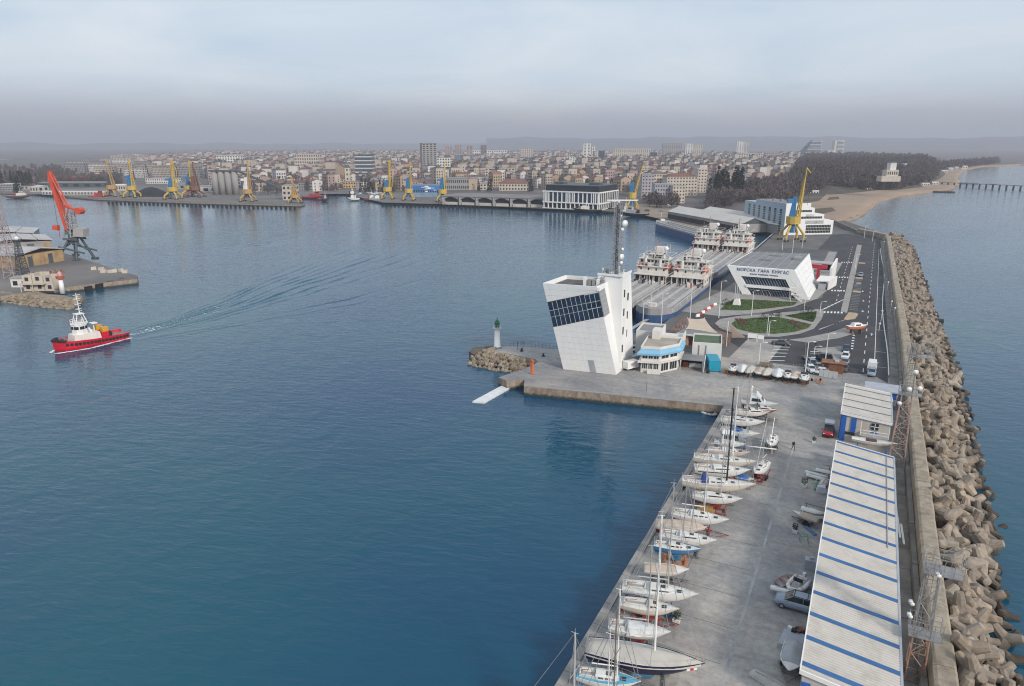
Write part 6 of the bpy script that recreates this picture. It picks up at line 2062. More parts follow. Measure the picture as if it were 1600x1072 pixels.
struct('coach_park_pavement',MB().box(-17.0,314,-.1,-13.4,371,.12),PAVER)

# memorial stone and flag poles before the terminal
fpz = thing('memorial_stone','rough white stone block by the flag poles before the terminal','stone',at(1151,477)+(0.12,))
add('stone',MB().hexa([(-1.2,-.8,0),(1.2,-.8,0),(1.2,.8,0),(-1.2,.8,0)],[(-.9,-.6,1.5),(.6,-.5,1.9),(.8,.5,2.1),(-.8,.5,1.7)]),WHITE,fpz)
for k,px in enumerate((1147.5,1150.5,1153.5)):
 p = at(px,471-k*0.4)
 z = zat(p[0],p[1],445)
 solo('flag_pole',['bare white flag pole nearest the quay of three by the memorial stone','middle one of three bare flag poles by the memorial stone','flag pole of three standing closest to the terminal wall'][k],'flag pole',MB().tube((0,0,0),(0,0,z),.1,.06,6),MAST_WHITE,p+(0.1,))

def street_lamp(label,px,py,ytop,arm=1.2,dirx=1.0,mats=None):
 p = at(px,py)
 z = zat(p[0],p[1],ytop)
 t = thing('street_lamp',label,'street lamp',p+(0,),0,'street lamps of the terminal')
 add('pole',MB().tube((0,0,0),(0,0,z),.12,.07,6).path([(0,0,z),(arm*.5*dirx,0,z+.25),(arm*dirx,0,z+.3)],.05,4),mats or MAST_WHITE,t)
 add('lamp_head',MB().box(arm*dirx-.35,-.15,z+.2,arm*dirx+.35,.15,z+.36),mats or LAMP,t)
 return t

LAMPS =[('tall lamp rising behind the large sun sail',1078,499,415),('lamp on the promenade beside the near tanker',1033,510,460),('lamp by the kerb between bar and terminal',1123,497,440),('lamp at the edge of the lawn before the terminal',1174,494,455),('curved lamp at the round lawn with a white globe',1201,525,502),('lamp beside the curved one at the round lawn',1198,524,495),('lamp between lawn and zebra crossing',1256,488,466),('lamp on the median opposite the terminal corner',1281,490,472),('lamp in the car park by the brown kiosk',1289,567,522),('lamp over the fence among parked cars',1258,582,535),('lamp in the middle of the lower car park',1271,563,542),('short lamp by the concrete car park',1185,572,536),('lamp near the far end of the median',1336,420,398),('lamp behind the tankers on the quay',1222,391,372),('lamp under the blue and yellow crane',1238,395,350),('lamp at the coach park kerb',1253,388,372),('lamp at the landward end of the car park',1363,377,362),('lamp by the sea wall turn',1350,372,354),('lamp near the landing steps behind the tower',1004,512,470),('lamp at the promenade kerb half way along the tanker',1108,470,405)]
for lab,px,py,yt in LAMPS:
 street_lamp(lab,px,py,yt)
for k,(px,py,z) in enumerate(((1376,504,3.2),(1391,488,3.2),(1396,498,3.0),(1373,518,2.0),(1395,425,3),(1386,455,3),(1380,388,3))):
 p = at(px,py)
 s = thing('wall_lamp','small globe lamp on the breakwater promenade','lamp',p+(0.0,),0,'globe lamps by the breakwater')
 add('pole',MB().tube((0,0,0),(0,0,z),.06,None,5),MAST_WHITE,s)
 add('globe',MB().ball((0,0,z+.25),.28,8),LAMP,s)

 # pale hose or kerb along the wall in the car park
hp =[(7.0+0.5*math.sin(y*0.045)+wall_off(y)*0.55,y,0.1) for y in range(172,400,6)]
solo('water_pipe','pale pipe lying in a wavy line along the foot of the breakwater','pipe',MB().path(hp,.14,6),WHITE)

# shrubs of the lawns
def shrub(label,px,py,rr,h,m,group):
 q = random.Random(int(px*7+py))
 vs,fs =[],[]
 for i in range(int(120*rr)):
  a,u = q.uniform(0,6.283),q.random()**0.5
  z = h*q.random()
  rad_ = rr*u*math.sin(math.pi*min(0.95,0.25+z/h*0.7))
  c = Vector((rad_*math.cos(a),rad_*math.sin(a),z))
  d = Vector((q.gauss(0,1),q.gauss(0,1),q.gauss(0,.6))).normalized()
  e = d.cross(Vector((0,0,1))).normalized()
  o = len(vs)
  s = q.uniform(.12,.28)
  vs +=[c-d*s,c+e*s*.5,c+d*s,c-e*s*.5]
  fs.append((o,o+1,o+2,o+3))
 t = thing('shrub',label,'shrub',at(px,py)+(0.15,),0,group)
 add('foliage',MB().add(vs,fs),m,t)
 add('stem',MB().tube((0,0,0),(0,0,h*.6),.05,.03,5),CRADLE_RUST,t)
 return t

LEAF_D = mat('leaf_dark',(0.028,0.042,0.02),0.9,0.4,1.0)
LEAF_B = mat('leaf_brown',(0.075,0.06,0.04),0.95,0.4,1.0)
for lab,px,py,rr,h in(('dark round bush at the lawn corner by the memorial stone',1134,477,1.6,2.0),('low dark bush between memorial stone and terminal',1148,474,1.3,1.3),('bush at the foot of the fire escape stairs',1241,470,1.5,2.4),('small bush between the two round lawns',1216,494.5,1.1,1.3),('dark bush cluster at the upper edge of the round lawn',1205,499,1.4,1.8),('bush beside the cluster at the round lawn',1192,500,1.2,1.8),('tall bush in the small lawn by the crossing',1257,491,1.4,2.4),('bush nearest the crossing in the small lawn',1266,491.5,1.3,2.2),('low bush on the small lawn edge',1268,499,.8,1.2)):
 shrub(lab,px,py,rr,h,LEAF_D,'bushes of the terminal lawns')
 # ------------------------------------------------------------------ vehicles and a walker
TYRE = mat('tyre',(0.02,0.02,0.022),0.85,0.2,1)
RIM = mat('wheel_rim',(0.45,0.45,0.46),0.4,0.1,1,0.6)
HEADL = mat('headlight',(0.75,0.76,0.78),0.15,0.05,1)
TAILL = mat('tail_light',(0.35,0.02,0.02),0.3,0.1,1)

def paint(name,rgb):
 return mat('car_'+name,rgb,0.25,0.04,0.8,0.15)

PROF ={'saloon':(4.5,1.78,[(0,.72,.74),(.25,.84,.86),(1.0,.88,.93),(1.35,.89,.96),(3.4,.89,1.0),(4.2,.86,.98),(4.5,.74,.82)],[(1.25,.70,.95),(1.95,.60,1.44),(3.0,.60,1.46),(3.85,.68,1.0)]),'hatch':(4.0,1.74,[(0,.70,.74),(.25,.83,.88),(.9,.86,.96),(1.2,.87,.98),(3.4,.87,1.02),(3.85,.85,1.0),(4.0,.76,.85)],[(1.05,.70,.97),(1.75,.61,1.48),(3.1,.61,1.50),(3.85,.70,1.02)]),'minivan':(4.85,1.86,[(0,.72,.78),(.25,.88,.95),(.85,.92,1.06),(1.15,.93,1.1),(4.2,.93,1.12),(4.7,.91,1.1),(4.85,.82,.95)],[(.95,.76,1.08),(1.85,.68,1.70),(4.2,.68,1.72),(4.7,.74,1.12)]),'van':(5.0,1.95,[(0,.80,.9),(.2,.94,1.1),(.7,.97,1.25),(1.0,.97,1.3),(4.7,.97,1.3),(4.95,.96,1.28),(5.0,.9,1.0)],[(.75,.80,1.28),(1.5,.80,2.15),(4.85,.84,2.2),(4.98,.86,1.3)]),}

def car(label,kind_,colour,px,py,rz,group='parked cars',solid_back=False,loc=None):
 L,W_,body,house = PROF[kind_]
 p = loc or at(px,py)
 t = thing('parked_car' if kind_!='van' else 'delivery_van',label,'car' if kind_!='van' else 'van',p+(0.02,),rz,group)
 cx = L/2

 def ring(x,w,z):
  return[(x-cx,-w,.30),(x-cx,-w*1.02,.55),(x-cx,-w*.97,z-.08),(x-cx,-w*.84,z),(x-cx,w*.84,z),(x-cx,w*.97,z-.08),(x-cx,w*1.02,.55),(x-cx,w,.30)]
 b = add('body',MB().loft([list(reversed(ring(*q))) for q in body]),colour,t,None,0,True)
 h = house

 def hr(x,w,z0,w1,z1):
  return x
 rings =[]
 for(x,w,z) in h:
  rings.append((x-cx,w,z))
 (x0,w0,z0),(x1,w1,z1),(x2,w2,z2),(x3,w3,z3) = rings
 bw = body[3][1]*.86
 zb = z0-.02
 gl = MB().hexa([(x0,-bw,zb),(x3,-bw,zb),(x3,bw,zb),(x0,bw,zb)],[(x1,-w1,z1),(x2,-w2,z2),(x2,w2,z2),(x1,w1,z1)])
 add('window_glass',gl,GLASS,t)
 add('roof',MB().hexa([(x1-.03,-w1-.02,z1),(x2+.05,-w2-.02,z2),(x2+.05,w2+.02,z2),(x1-.03,w1+.02,z1)],[(x1+.05,-w1+.05,z1+.05),(x2,-w2+.05,z2+.05),(x2,w2-.05,z2+.05),(x1+.05,w1-.05,z1+.05)]),colour,t)
 mb = MB()
 for s in(-1,1):
  mb.tube((x0,s*bw,zb),(x1,s*w1,z1),.045,None,4).tube((x3,s*bw,zb),(x2,s*w2,z2),.06,None,4)
  xm =(x1+x2)/2-.1
  mb.tube((xm+.05,s*bw,zb),(xm,s*w1,z1),.045,None,4)
  if kind_ in('minivan','van'):
   xm += 1.1
   mb.tube((xm+.02,s*bw,zb),(xm,s*w1,z2),.05,None,4)
 add('pillar',mb,colour,t)
 if kind_ == 'van':
  add('side_panel',MB().hexa([(x0+1.5,-bw*1.03,zb),(x3+.02,-bw*1.03,zb),(x3+.02,bw*1.03,zb),(x0+1.5,bw*1.03,zb)],[(x0+1.55,-w1*1.03,z1+.02),(x2+.03,-w2*1.03,z2+.01),(x2+.03,w2*1.03,z2+.01),(x0+1.55,w1*1.03,z1+.02)]),colour,t)
 for x in(.82,L-.85):
  for s in(-1,1):
   w = add('wheel',MB().tube((x-cx,s*(W_/2-.2),.32),(x-cx,s*(W_/2+.02),.32),.32,None,12),TYRE,t)
   add('rim',MB().tube((x-cx,s*(W_/2+.021),.32),(x-cx,s*(W_/2+.03),.32),.19,None,8),RIM,w)
 for s in(-1,1):
  add('headlight',MB().ob((-cx+.12,s*.6,.60),(.16,.32,.16)),HEADL,t)
  add('tail_light',MB().ob((cx-.06,s*.68,.72),(.12,.22,.2)),TAILL,t)
  add('mirror',MB().ob((x0+.35,s*(bw+.2),zb+.02),(.12,.22,.14)),colour,t)
 return t

SILVER,WHITE_C,DARKGREY,BLACK_C,NAVY_C,BLUEGREY = paint('silver',(.36,.38,.41)),paint('white',(.72,.72,.71)),paint('dark_grey',(.075,.08,.09)),paint('black',(.015,.015,.018)),paint('navy',(.03,.045,.09)),paint('blue_grey',(.25,.30,.37))
cv_ = car('silver minivan with roof bars parked beside the long shed','minivan',BLUEGREY,0,0,rad(-2),loc=(-2.15,74.9),group='cars in the boat yard')
add('roof_bar',MB().box(-.5,-.75,1.78,-.44,.75,1.84).box(.9,-.75,1.8,.96,.75,1.86).box(-.9,-.68,1.76,1.5,-.63,1.80).box(-.9,.63,1.76,1.5,.68,1.80),BLACK,cv_)
# red pickup with a canopy
pk = thing('pickup_truck','red pickup with a white load canopy facing the viewer in the yard','pickup',at(1294,678)+(0,),rad(90))
RED_C = paint('red',(.42,.018,.03))
L_ = 4.6
add('body',MB().loft([[(x-2.3,-w,.34),(x-2.3,-w,z-.1),(x-2.3,-w*.85,z),(x-2.3,w*.85,z),(x-2.3,w,z-.1),(x-2.3,w,.34)][::-1] for x,w,z in((0,.74,.8),(.25,.86,.95),(1.0,.89,1.03),(2.4,.9,1.08),(4.6,.9,1.08))]),RED_C,pk,None,0,False)
add('window_glass',MB().hexa([(-1.35,-.78,1.03),(.15,-.78,1.06),(.15,.78,1.06),(-1.35,.78,1.03)],[(-.75,-.66,1.62),(.1,-.68,1.66),(.1,.68,1.66),(-.75,.66,1.62)]),GLASS,pk)
add('cab_roof',MB().hexa([(-.78,-.68,1.62),(.12,-.7,1.66),(.12,.7,1.66),(-.78,.68,1.62)],[(-.7,-.6,1.68),(.1,-.62,1.72),(.1,.62,1.72),(-.7,.6,1.68)]),BLACK,pk)
add('load_canopy',MB().hexa([(.2,-.88,1.08),(2.28,-.88,1.08),(2.28,.88,1.08),(.2,.88,1.08)],[(.25,-.8,1.98),(2.25,-.8,1.98),(2.25,.8,1.98),(.25,.8,1.98)]),paint('canopy',(.5,.52,.55)),pk)
for x in(-1.45,1.45):
 for s in(-1,1):
  add('wheel',MB().tube((x,s*.7,.36),(x,s*.93,.36),.36,None,12),TYRE,pk)
for s in(-1,1):
 add('headlight',MB().ob((-2.22,s*.62,.68),(.16,.34,.18)),HEADL,pk)
 add('mirror',MB().ob((-1.05,s*1.0,1.05),(.12,.2,.18)),BLACK,pk)
add('bumper',MB().box(-2.42,-.8,.38,-2.28,.8,.56),BLACK,pk)
CARS =[('dark grey saloon crossing in front of the concrete car park','saloon',DARKGREY,1219,539,rad(2)),('long black saloon beside the brown kiosk','minivan',BLACK_C,1284,563,rad(4)),('dark hatchback hidden behind the black saloon','hatch',DARKGREY,1267,562,rad(30)),('light blue silver hatchback by the lamp in the fenced corner','hatch',BLUEGREY,1268,570,rad(-75)),('white hatchback next to the fence','hatch',WHITE_C,1265,579,rad(-70)),('silver saloon in the fenced corner, second from the kiosk','saloon',SILVER,1276,576.5,rad(-5)),('cream white car against the fence panels','hatch',WHITE_C,1280,584.5,rad(5)),('navy saloon, farthest in the file of four','saloon',NAVY_C,1322,548,rad(86)),('white estate car second in the file of four','hatch',WHITE_C,1320.5,560,rad(86)),('silver blue car third in the file of four','hatch',BLUEGREY,1319.5,570,rad(86)),('dark car with bright headlights, first in the file of four','hatch',DARKGREY,1318.5,579,rad(86)),('blue grey hatchback alone beside the median strip','hatch',BLUEGREY,1344.5,432,rad(86)),('pale blue car behind the control tower, nearer to it','hatch',BLUEGREY,987,556,rad(40)),('blue car behind the control tower, nearer to the ship','hatch',SILVER,988.5,549,rad(40)),('blue car partly hidden by the guard hut roof','hatch',BLUEGREY,1361.5,586,rad(88))]
for lab,k,c,px,py,rz in CARS:
 car(lab,k,c,px,py,rz)
car('white delivery van parked under the breakwater by the guard hut','van',WHITE_C,1362,577,rad(-92))
# kiosk, display boat, fences
kk = thing('kiosk','rusty brown flat roofed kiosk in the car park','kiosk',at(1283,581)+(0,),rad(2))
add('wall',MB().box(0,0,0,4.6,2.4,2.3),mat('kiosk_brown',(0.19,0.085,0.045),0.8,0.3,1),kk)
add('roof',MB().box(-.2,-.3,2.3,4.9,2.7,2.45),mat('kiosk_roof',(0.21,0.10,0.055),0.85,0.35,1.2,dirt=0.5,dirt_rgb=(.4,.3,.2)),kk)
add('roof_hatch',MB().box(2.6,.6,2.452,3.5,1.7,2.7),GUTTER,kk)
add('door',MB().box(.5,-.05,.05,1.4,-.002,2.0),DARK,kk)
db = thing('display_boat','orange and white rescue boat shown on a plinth at the road fork','boat',at(1323,522)+(0.12,),rad(40))
ORG = mat('rescue_orange',(0.52,0.20,0.11),0.4,0.12,1)
rg_ = hull_parts(db,6.4,2.3,1.9,1.1,ORG,mat('rescue_red',(.28,.06,.04),.5,.2,1),WHITE,.8)
add('canopy',MB().hexa([(1.2,-.9,1.95),(4.4,-.9,1.95),(4.4,.9,1.95),(1.2,.9,1.95)],[(1.6,-.6,2.9),(3.9,-.6,2.8),(3.9,.6,2.8),(1.6,.6,2.9)]),WHITE,db)
add('window_glass',MB().box(2.0,-.84,2.25,3.5,.84,2.6),GLASS,db)
add('stand',MB().box(1.2,-.5,0,1.5,.5,.9).box(4.0,-.5,0,4.3,.5,.9),CRADLE_RUST,db)

def fence(label,pts,step=2.4,h=1.8,m=None):
 t = thing('mesh_fence',label,'fence',(0,0,0))
 m = m or STEEL
 mb = MB()
 for a,b in zip(pts,pts[1:]):
  a,b = Vector(a+(0,)),Vector(b+(0,))
  n = max(1,int((b-a).length/step))
  for k in range(n+1):
   p = a.lerp(b,k/n)
   add('post',MB().tube((p.x,p.y,0),(p.x,p.y,h),.05,None,5),m,t)
  for zz in(.15,.7,1.25,h-.05):
   mb.tube((a.x,a.y,zz),(b.x,b.y,zz),.022,None,3)
  for k in range(n*4):
   p = a.lerp(b,k/(n*4))
   mb.tube((p.x,p.y,.15),(p.x,p.y,h-.05),.012,None,3,0,False)
 add('wire',mb,m,t)
 return t

fence('thin wire fence behind the row of small boats',[at(1162,574),at(1258,582),at(1258,545),at(1259,540)])
fence('mesh gate fence between the car park and the guard hut',[at(1316,596),at(1352,597)])
wp = thing('panel_fence','white sheet fence panels beside the parked cars','fence',(0,0,0))
pa,pb = Vector(at(1279,588)+(0,)),Vector(at(1308,593)+(0,))
for k in range(4):
 a,b = pa.lerp(pb,k/4+.01),pa.lerp(pb,(k+1)/4-.01)
 d = b-a
 add('fence_panel',MB().ob(((a.x+b.x)/2,(a.y+b.y)/2,.1),(d.length,.08,1.6),math.atan2(d.y,d.x)),mat('fence_white',(.55,.56,.56),.6,.1,.6,dirt=.3,dirt_rgb=(.35,.33,.3)),wp)
 add('post',MB().tube((a.x,a.y,0),(a.x,a.y,1.9),.05,None,5),STEEL,wp)
solo('wooden_trailer','low flat trailer with timber sides behind the small boats','trailer',MB().box(-1.6,-.9,.35,1.6,.9,.5).box(-1.6,-.9,.501,1.6,-.8,.8).box(-1.6,.8,.501,1.6,.9,.8).tube((-.5,-1,.3),(-.5,-.8,.3),.3).tube((-.5,.8,.3),(-.5,1,.3),.3),mat('trailer_brown',(.2,.15,.12),.8,.3,1),at(1196,573)+(0,),rad(15))
solo('notice_board','white notice board on two posts by the concrete car park','sign',MB().box(-1.2,-.05,1.0,1.2,.05,2.2).tube((-1,0,0),(-1,0,1),.05).tube((1,0,0),(1,0,1),.05),WHITE,at(1175,534)+(0,),0.1)
solo('notice_board','second white notice board, next along by the concrete car park','sign',MB().box(-.8,-.05,.9,.8,.05,1.9).tube((-.7,0,0),(-.7,0,.9),.05).tube((.7,0,0),(.7,0,.9),.05),WHITE,at(1188,535)+(0,),0.15)
for k,(px,py) in enumerate(((1106,583),(1133,583))):
 solo('tyre_stack',['dark tyres piled at the foot of the blue container','dark engine and orange crate by the blue container'][k],'tyres',MB().lathe([(.35,0),(.38,.1),(.38,.7),(.35,.8),(.2,.8)],12),BLACK if k==0 else CRADLE_ORANGE,at(px,py)+(0,))

 # a man walking across the yard, and two more far off
def person(label,px,py,face,top_rgb,trouser_rgb,loc=None):
 p = loc or at(px,py)
 joints ={'pelvis':(0,0,.95),'chest':(0.02,0,1.30),'neck':(0.03,0,1.47),'head':(0.06,0,1.60),'crown':(.05,0,1.70),'shl':(0.02,.19,1.40),'ell':(-.12,.25,1.14),'hal':(.02,.26,.90),'fil':(.07,.255,.80),'shr':(0.02,-.19,1.40),'elr':(.06,-.25,1.13),'har':(.26,-.22,.96),'fir':(.34,-.21,.90),'hil':(0,.1,.90),'knl':(.20,.1,.52),'anl':(.24,.1,.09),'tol':(.42,.11,.045),'hir':(0,-.1,.90),'knr':(-.02,-.1,.50),'anr':(-.30,-.1,.16),'tor':(-.16,-.11,.045)}
 rads ={'pelvis':.15,'chest':.17,'neck':.06,'head':.105,'crown':.075,'shl':.075,'ell':.05,'hal':.04,'fil':.025,'shr':.075,'elr':.05,'har':.04,'fir':.025,'hil':.095,'knl':.065,'anl':.05,'tol':.04,'hir':.095,'knr':.065,'anr':.05,'tor':.04}
 edges =[('pelvis','chest'),('chest','neck'),('neck','head'),('head','crown'),('chest','shl'),('shl','ell'),('ell','hal'),('hal','fil'),('chest','shr'),('shr','elr'),('elr','har'),('har','fir'),('pelvis','hil'),('hil','knl'),('knl','anl'),('anl','tol'),('pelvis','hir'),('hir','knr'),('knr','anr'),('anr','tor')]
 ks = list(joints)
 me = bpy.data.meshes.new('person')
 me.from_pydata([joints[k] for k in ks],[(ks.index(a),ks.index(b)) for a,b in edges],[])
 o = bpy.data.objects.new('person',me)
 COL.objects.link(o)
 sk = o.modifiers.new('skin','SKIN')
 for i,k in enumerate(ks):
  me.skin_vertices[0].data[i].radius =(rads[k],rads[k])
 me.skin_vertices[0].data[0].use_root = True
 o.modifiers.new('smooth','SUBSURF').levels = 2
 bpy.context.view_layer.update()
 ev = bpy.data.meshes.new_from_object(o.evaluated_get(bpy.context.evaluated_depsgraph_get()))
 o.modifiers.clear()
 ev.materials.clear()
 for m_ in(mat('skin',(.42,.26,.19),.6,.05,3),mat('coat_%d'%int(px),top_rgb,.9,.15,2),mat('trousers_%d'%int(px),trouser_rgb,.9,.15,2),mat('hair',(.03,.022,.018),.8,.2,4),TYRE):
  ev.materials.append(m_)
 idx =[]
 for f in ev.polygons:
  c = f.center
  if c.z > 1.64 or(c.z>1.55 and c.x<.03):
   idx.append(3)
  elif c.z > 1.46 or(c.z<.88 and abs(c.y)>.2) or(c.x>.27 and c.z>.8):
   idx.append(0)
  elif c.z < .085:
   idx.append(4)
  elif c.z < .93 and abs(c.y) < .2:
   idx.append(2)
  else:
   idx.append(1)
 ev.polygons.foreach_set('material_index',idx)
 ev.polygons.foreach_set('use_smooth',[True]*len(ev.polygons))
 o.data = ev
 o.location = p+(0.0,)
 o.rotation_euler =(0,0,face)
 tag(o,label,'person')
 add('nose',MB().ball((.165,0,1.585),.018,6),MATS['skin'],o)
 for s in(-1,1):
  add('ear',MB().ball((.05,s*.105,1.59),.022,6),MATS['skin'],o)
  add('eye',MB().ball((.148,s*.035,1.612),.009,5),BLACK,o)
 add('mouth',MB().ob((.155,0,1.545),(.012,.05,.01)),mat('lips',(.25,.09,.08),.6,.1,1),o)
 return o

person('person in dark clothes walking across the yard towards the sheds',1239,703,rad(-60),(.02,.022,.03),(.03,.032,.042))
person('person in black standing on the road behind the car park',1274,542,rad(100),(.03,.03,.035),(.035,.035,.04))
person('person in a red jacket on the pavement by the terminal canopy',1300,432,rad(20),(.35,.06,.05),(.04,.04,.05))
# ------------------------------------------------------------------ ships, cranes and harbour buildings
CR = Vector((math.cos(HEAD),math.sin(HEAD),0))
CF = Vector((-math.sin(HEAD),math.cos(HEAD),0))

def vp(px,py,base):
 """the point of the upright plane across the view through base that the survey shows at px, py"""
 a = Vector(at(px,py,0)+(0,))-Vector((0,0,CAM_H))
 t =(base[0]*CF.x+base[1]*CF.y)/(a.x*CF.x+a.y*CF.y)
 return Vector((0,0,CAM_H))+a*t

CRANE_GREY = mat('crane_grey',(.075,.09,.10),.6,.2,.4)
HULL_SHIP = mat('ship_blue',(0.035,0.085,0.20),0.5,0.15,0.3,dirt=0.3,dirt_rgb=(0.12,0.12,0.15),streak=True)
SHIP_DECK = mat('ship_deck',(0.30,0.295,0.30),0.8,0.12,0.2,dirt=0.4,dirt_rgb=(0.21,0.20,0.20))
SHIP_CREAM = mat('ship_cream',(0.68,0.645,0.60),0.6,0.08,0.4,dirt=0.35,dirt_rgb=(0.42,0.34,0.27),streak=True)
ORANGE = mat('lifeboat_orange',(0.52,0.13,0.08),0.5,0.12,1)

def ship(label,stern,bow,beam,house,dz=2.2,back=0.0,sup=True):
 """a low tanker: hull, flat hatch deck with rails, and a deckhouse near the stern"""
 s,b = Vector(stern+(-2,)),Vector(bow+(-2,))
 L,rz =(b-s).length,math.atan2(b.y-s.y,b.x-s.x)
 t = thing('tanker',label,'ship',s,rz,'tankers laid up at the quay')
 D = dz+2
 prof =[(0,.72),(.04,.92),(.12,1),(.86,1),(.93,.86),(.98,.5),(1,.06)]
 out =[(L*x,beam/2*w) for x,w in prof]
 pl = out+[(x,-w) for x,w in reversed(out)]
 add('hull',MB().prism(pl,-1,D-.9,0),HULL_SHIP,t)
 add('hull_band',MB().prism([(x,y*1.004) for x,y in pl],D-.899,D,0),SHIP_DECK,t)
 mb = MB()
 for y in(-.30,.30):
  mb.box(house+2,beam*y-.45,D+.002,L*.93,beam*y+.45,D+.75)
 mb.box(house+2,-.3,D+.002,L*.9,.3,D+.7)
 add('cargo_pipe',mb,mat('deck_pipe',(.42,.41,.39),.7,.1,.4),t)
 mb = MB()
 for k in range(int((L-house)/9)):
  x = house+6+k*9
  mb.box(x,-beam*.28,D+.02,x+.12,beam*.28,D+.08)
  for y in(-.48,.48):
   mb.tube((x,beam*y,D),(x,beam*y,D+1.0),.07,None,4)
 for y in(-.48,.48):
  mb.tube((house,beam*y,D+1),(L*.9,beam*y,D+1),.06,None,4)
 add('railing',mb,SHIP_CREAM,t)
 fc = add('forecastle',MB().prism([(x,y*.98) for x,y in pl if x>L*.92],D+.001,D+1.1),SHIP_DECK,t)
 add('winch',MB().box(L*.94,-1.2,D+1.1,L*.96,1.2,D+2.2).tube((L*.97,0,D+1.1),(L*.97,0,D+6),.12),SHIP_CREAM,fc)
 if not sup:
  add('lifeboat',MB().ball((house+3,beam*.2,D+2.2),1.8,8,0,(1.5,.8,.8)),ORANGE,t)
  return t
 w = beam*.94
 h0 = back+1
 tiers =[(h0,house,w,2.8),(h0+1,house-2.6,w*.96,2.6),(house-9.5,house-4.4,w*.9,2.5),(house-8.5,house-6,w*.5,1.4)]
 z = D
 for k,(x0,x1,ww,hh) in enumerate(tiers):
  d = add('deckhouse',MB().box(x0,-ww/2,z+.002,x1,ww/2,z+hh-.15).box(x0-.4,-ww/2-.4,z+hh-.149,x1+.8,ww/2+.4,z+hh),SHIP_CREAM,t)
  n =(5,4,8,3)[k]
  for i in range(n):
   y = ww*((i+.5)/n-.5)
   if k == 0:
    add('doorway',MB().box(x1-.02,y-.75,z+.3,x1+.05,y+.75,z+2.4),DARK,d)
   else:
    add('window',MB().box(x1-.02,y-(.28 if k<2 else.4),z+min(1.1,hh*.45),x1+.05,y+(.28 if k<2 else.4),z+min(1.9,hh*.8)),GLASS,d)
  for s_ in(-1,1):
   for i in range(4):
    x = x0+(x1-x0)*(i+.5)/4
    add('window',MB().box(x-.3,s_*ww/2-.05,z+1.1,x+.3,s_*ww/2+.05,z+1.9),GLASS,d)
  z += hh
 mb = MB()
 for yy in np.linspace(-.45,.45,7):
  mb.tube((house+.9,w*yy,D),(house+.9,w*yy,D+2.9),.12,None,4)
 mb.box(house+.6,-w*.48,D+2.76,house+1.4,w*.48,D+2.95)
 for zz,x1,ww in((D+3.8,house+1.2,w),(D+6.4,house-1.8,w*.99),(D+8.9,house-3.6,w*.93),(z+1.0,house-5.2,w*.44)):
  q =[(x1,-ww/2,zz),(x1,ww/2,zz),(h0,ww/2,zz),(h0,-ww/2,zz)]
  mb.path(q+[q[0]],.06,4)
  for i in range(9):
   mb.tube((x1,ww*(i/8-.5),zz-1),(x1,ww*(i/8-.5),zz),.05,None,3)
 add('gallery_railing',mb,SHIP_CREAM,t)
 for s_ in(-1,1):
  lb = add('lifeboat',MB().ball((house-5,s_*w*.42,D+4.9),1.5,10,0,(1.9,.8,.85)),ORANGE,t,None,0,True)
  add('davit',MB().path([(house-7,s_*w*.36,D+2.9),(house-7,s_*w*.5,D+7),(house-7,s_*w*.40,D+7)],.14,4).path([(house-3,s_*w*.36,D+2.9),(house-3,s_*w*.5,D+7),(house-3,s_*w*.40,D+7)],.14,4),SHIP_CREAM,t)
 q = random.Random(int(L*7))
 for k in range(26):
  x,y,s_ = q.uniform(house-1,house+3.5),q.uniform(-.45,.45)*w,q.uniform(.3,.9)
  add('deck_gear',MB().box(x,y,D+.01,x+s_,y+s_,D+q.uniform(.5,1.6)),q.choice([SHIP_CREAM,CRANE_GREY,DARK,SHIP_DECK,ORANGE,GUTTER]),t)
 for k in range(16):
  x,y,s_ = q.uniform(house-6,house-3),q.uniform(-.45,.45)*w,q.uniform(.25,.7)
  zz = D+(2.8 if x>house-2.6 else 5.4 if x>house-4.4 else 7.9)
  add('deck_gear',MB().box(x,y,zz,x+s_,y+s_,zz+q.uniform(.5,1.5)),q.choice([SHIP_CREAM,WHITE,DARK,GUTTER]),t)
 for k in range(5):
  x,y = q.uniform(h0+2,house-5),q.uniform(-.36,.36)*w
  add('aerial',MB().tube((x,y,z-1.4),(x,y,z+q.uniform(1,3.4)),.09,.04,4),SHIP_CREAM,t)
 add('funnel',MB().box(h0+2,-1.6,z-2,h0+5,1.6,z+2.0),SHIP_CREAM,t)
 mm = add('mast',MB().tube((house-6,0,z),(house-6,0,z+6),.2,.1).tube((house-6,-1.6,z+3.4),(house-6,1.6,z+3.4),.09).tube((house-6,-1,z+4.8),(house-6,1,z+4.8),.07),mat('ship_mast',(.35,.22,.18),.6,.2,1),t)
 add('radome',MB().tube((house-7,w*.3,z),(house-7,w*.3,z+1.4),.12).ball((house-7,w*.3,z+2.1),.85,10),WHITE,t,None,0,True)
 add('vent',MB().tube((house-3.4,-w*.25,D+5.4),(house-3.4,-w*.25,D+8),.5,None,8).tube((house-3.4,w*.22,D+5.4),(house-3.4,w*.22,D+7.6),.5,None,8),SHIP_CREAM,t)
 return t

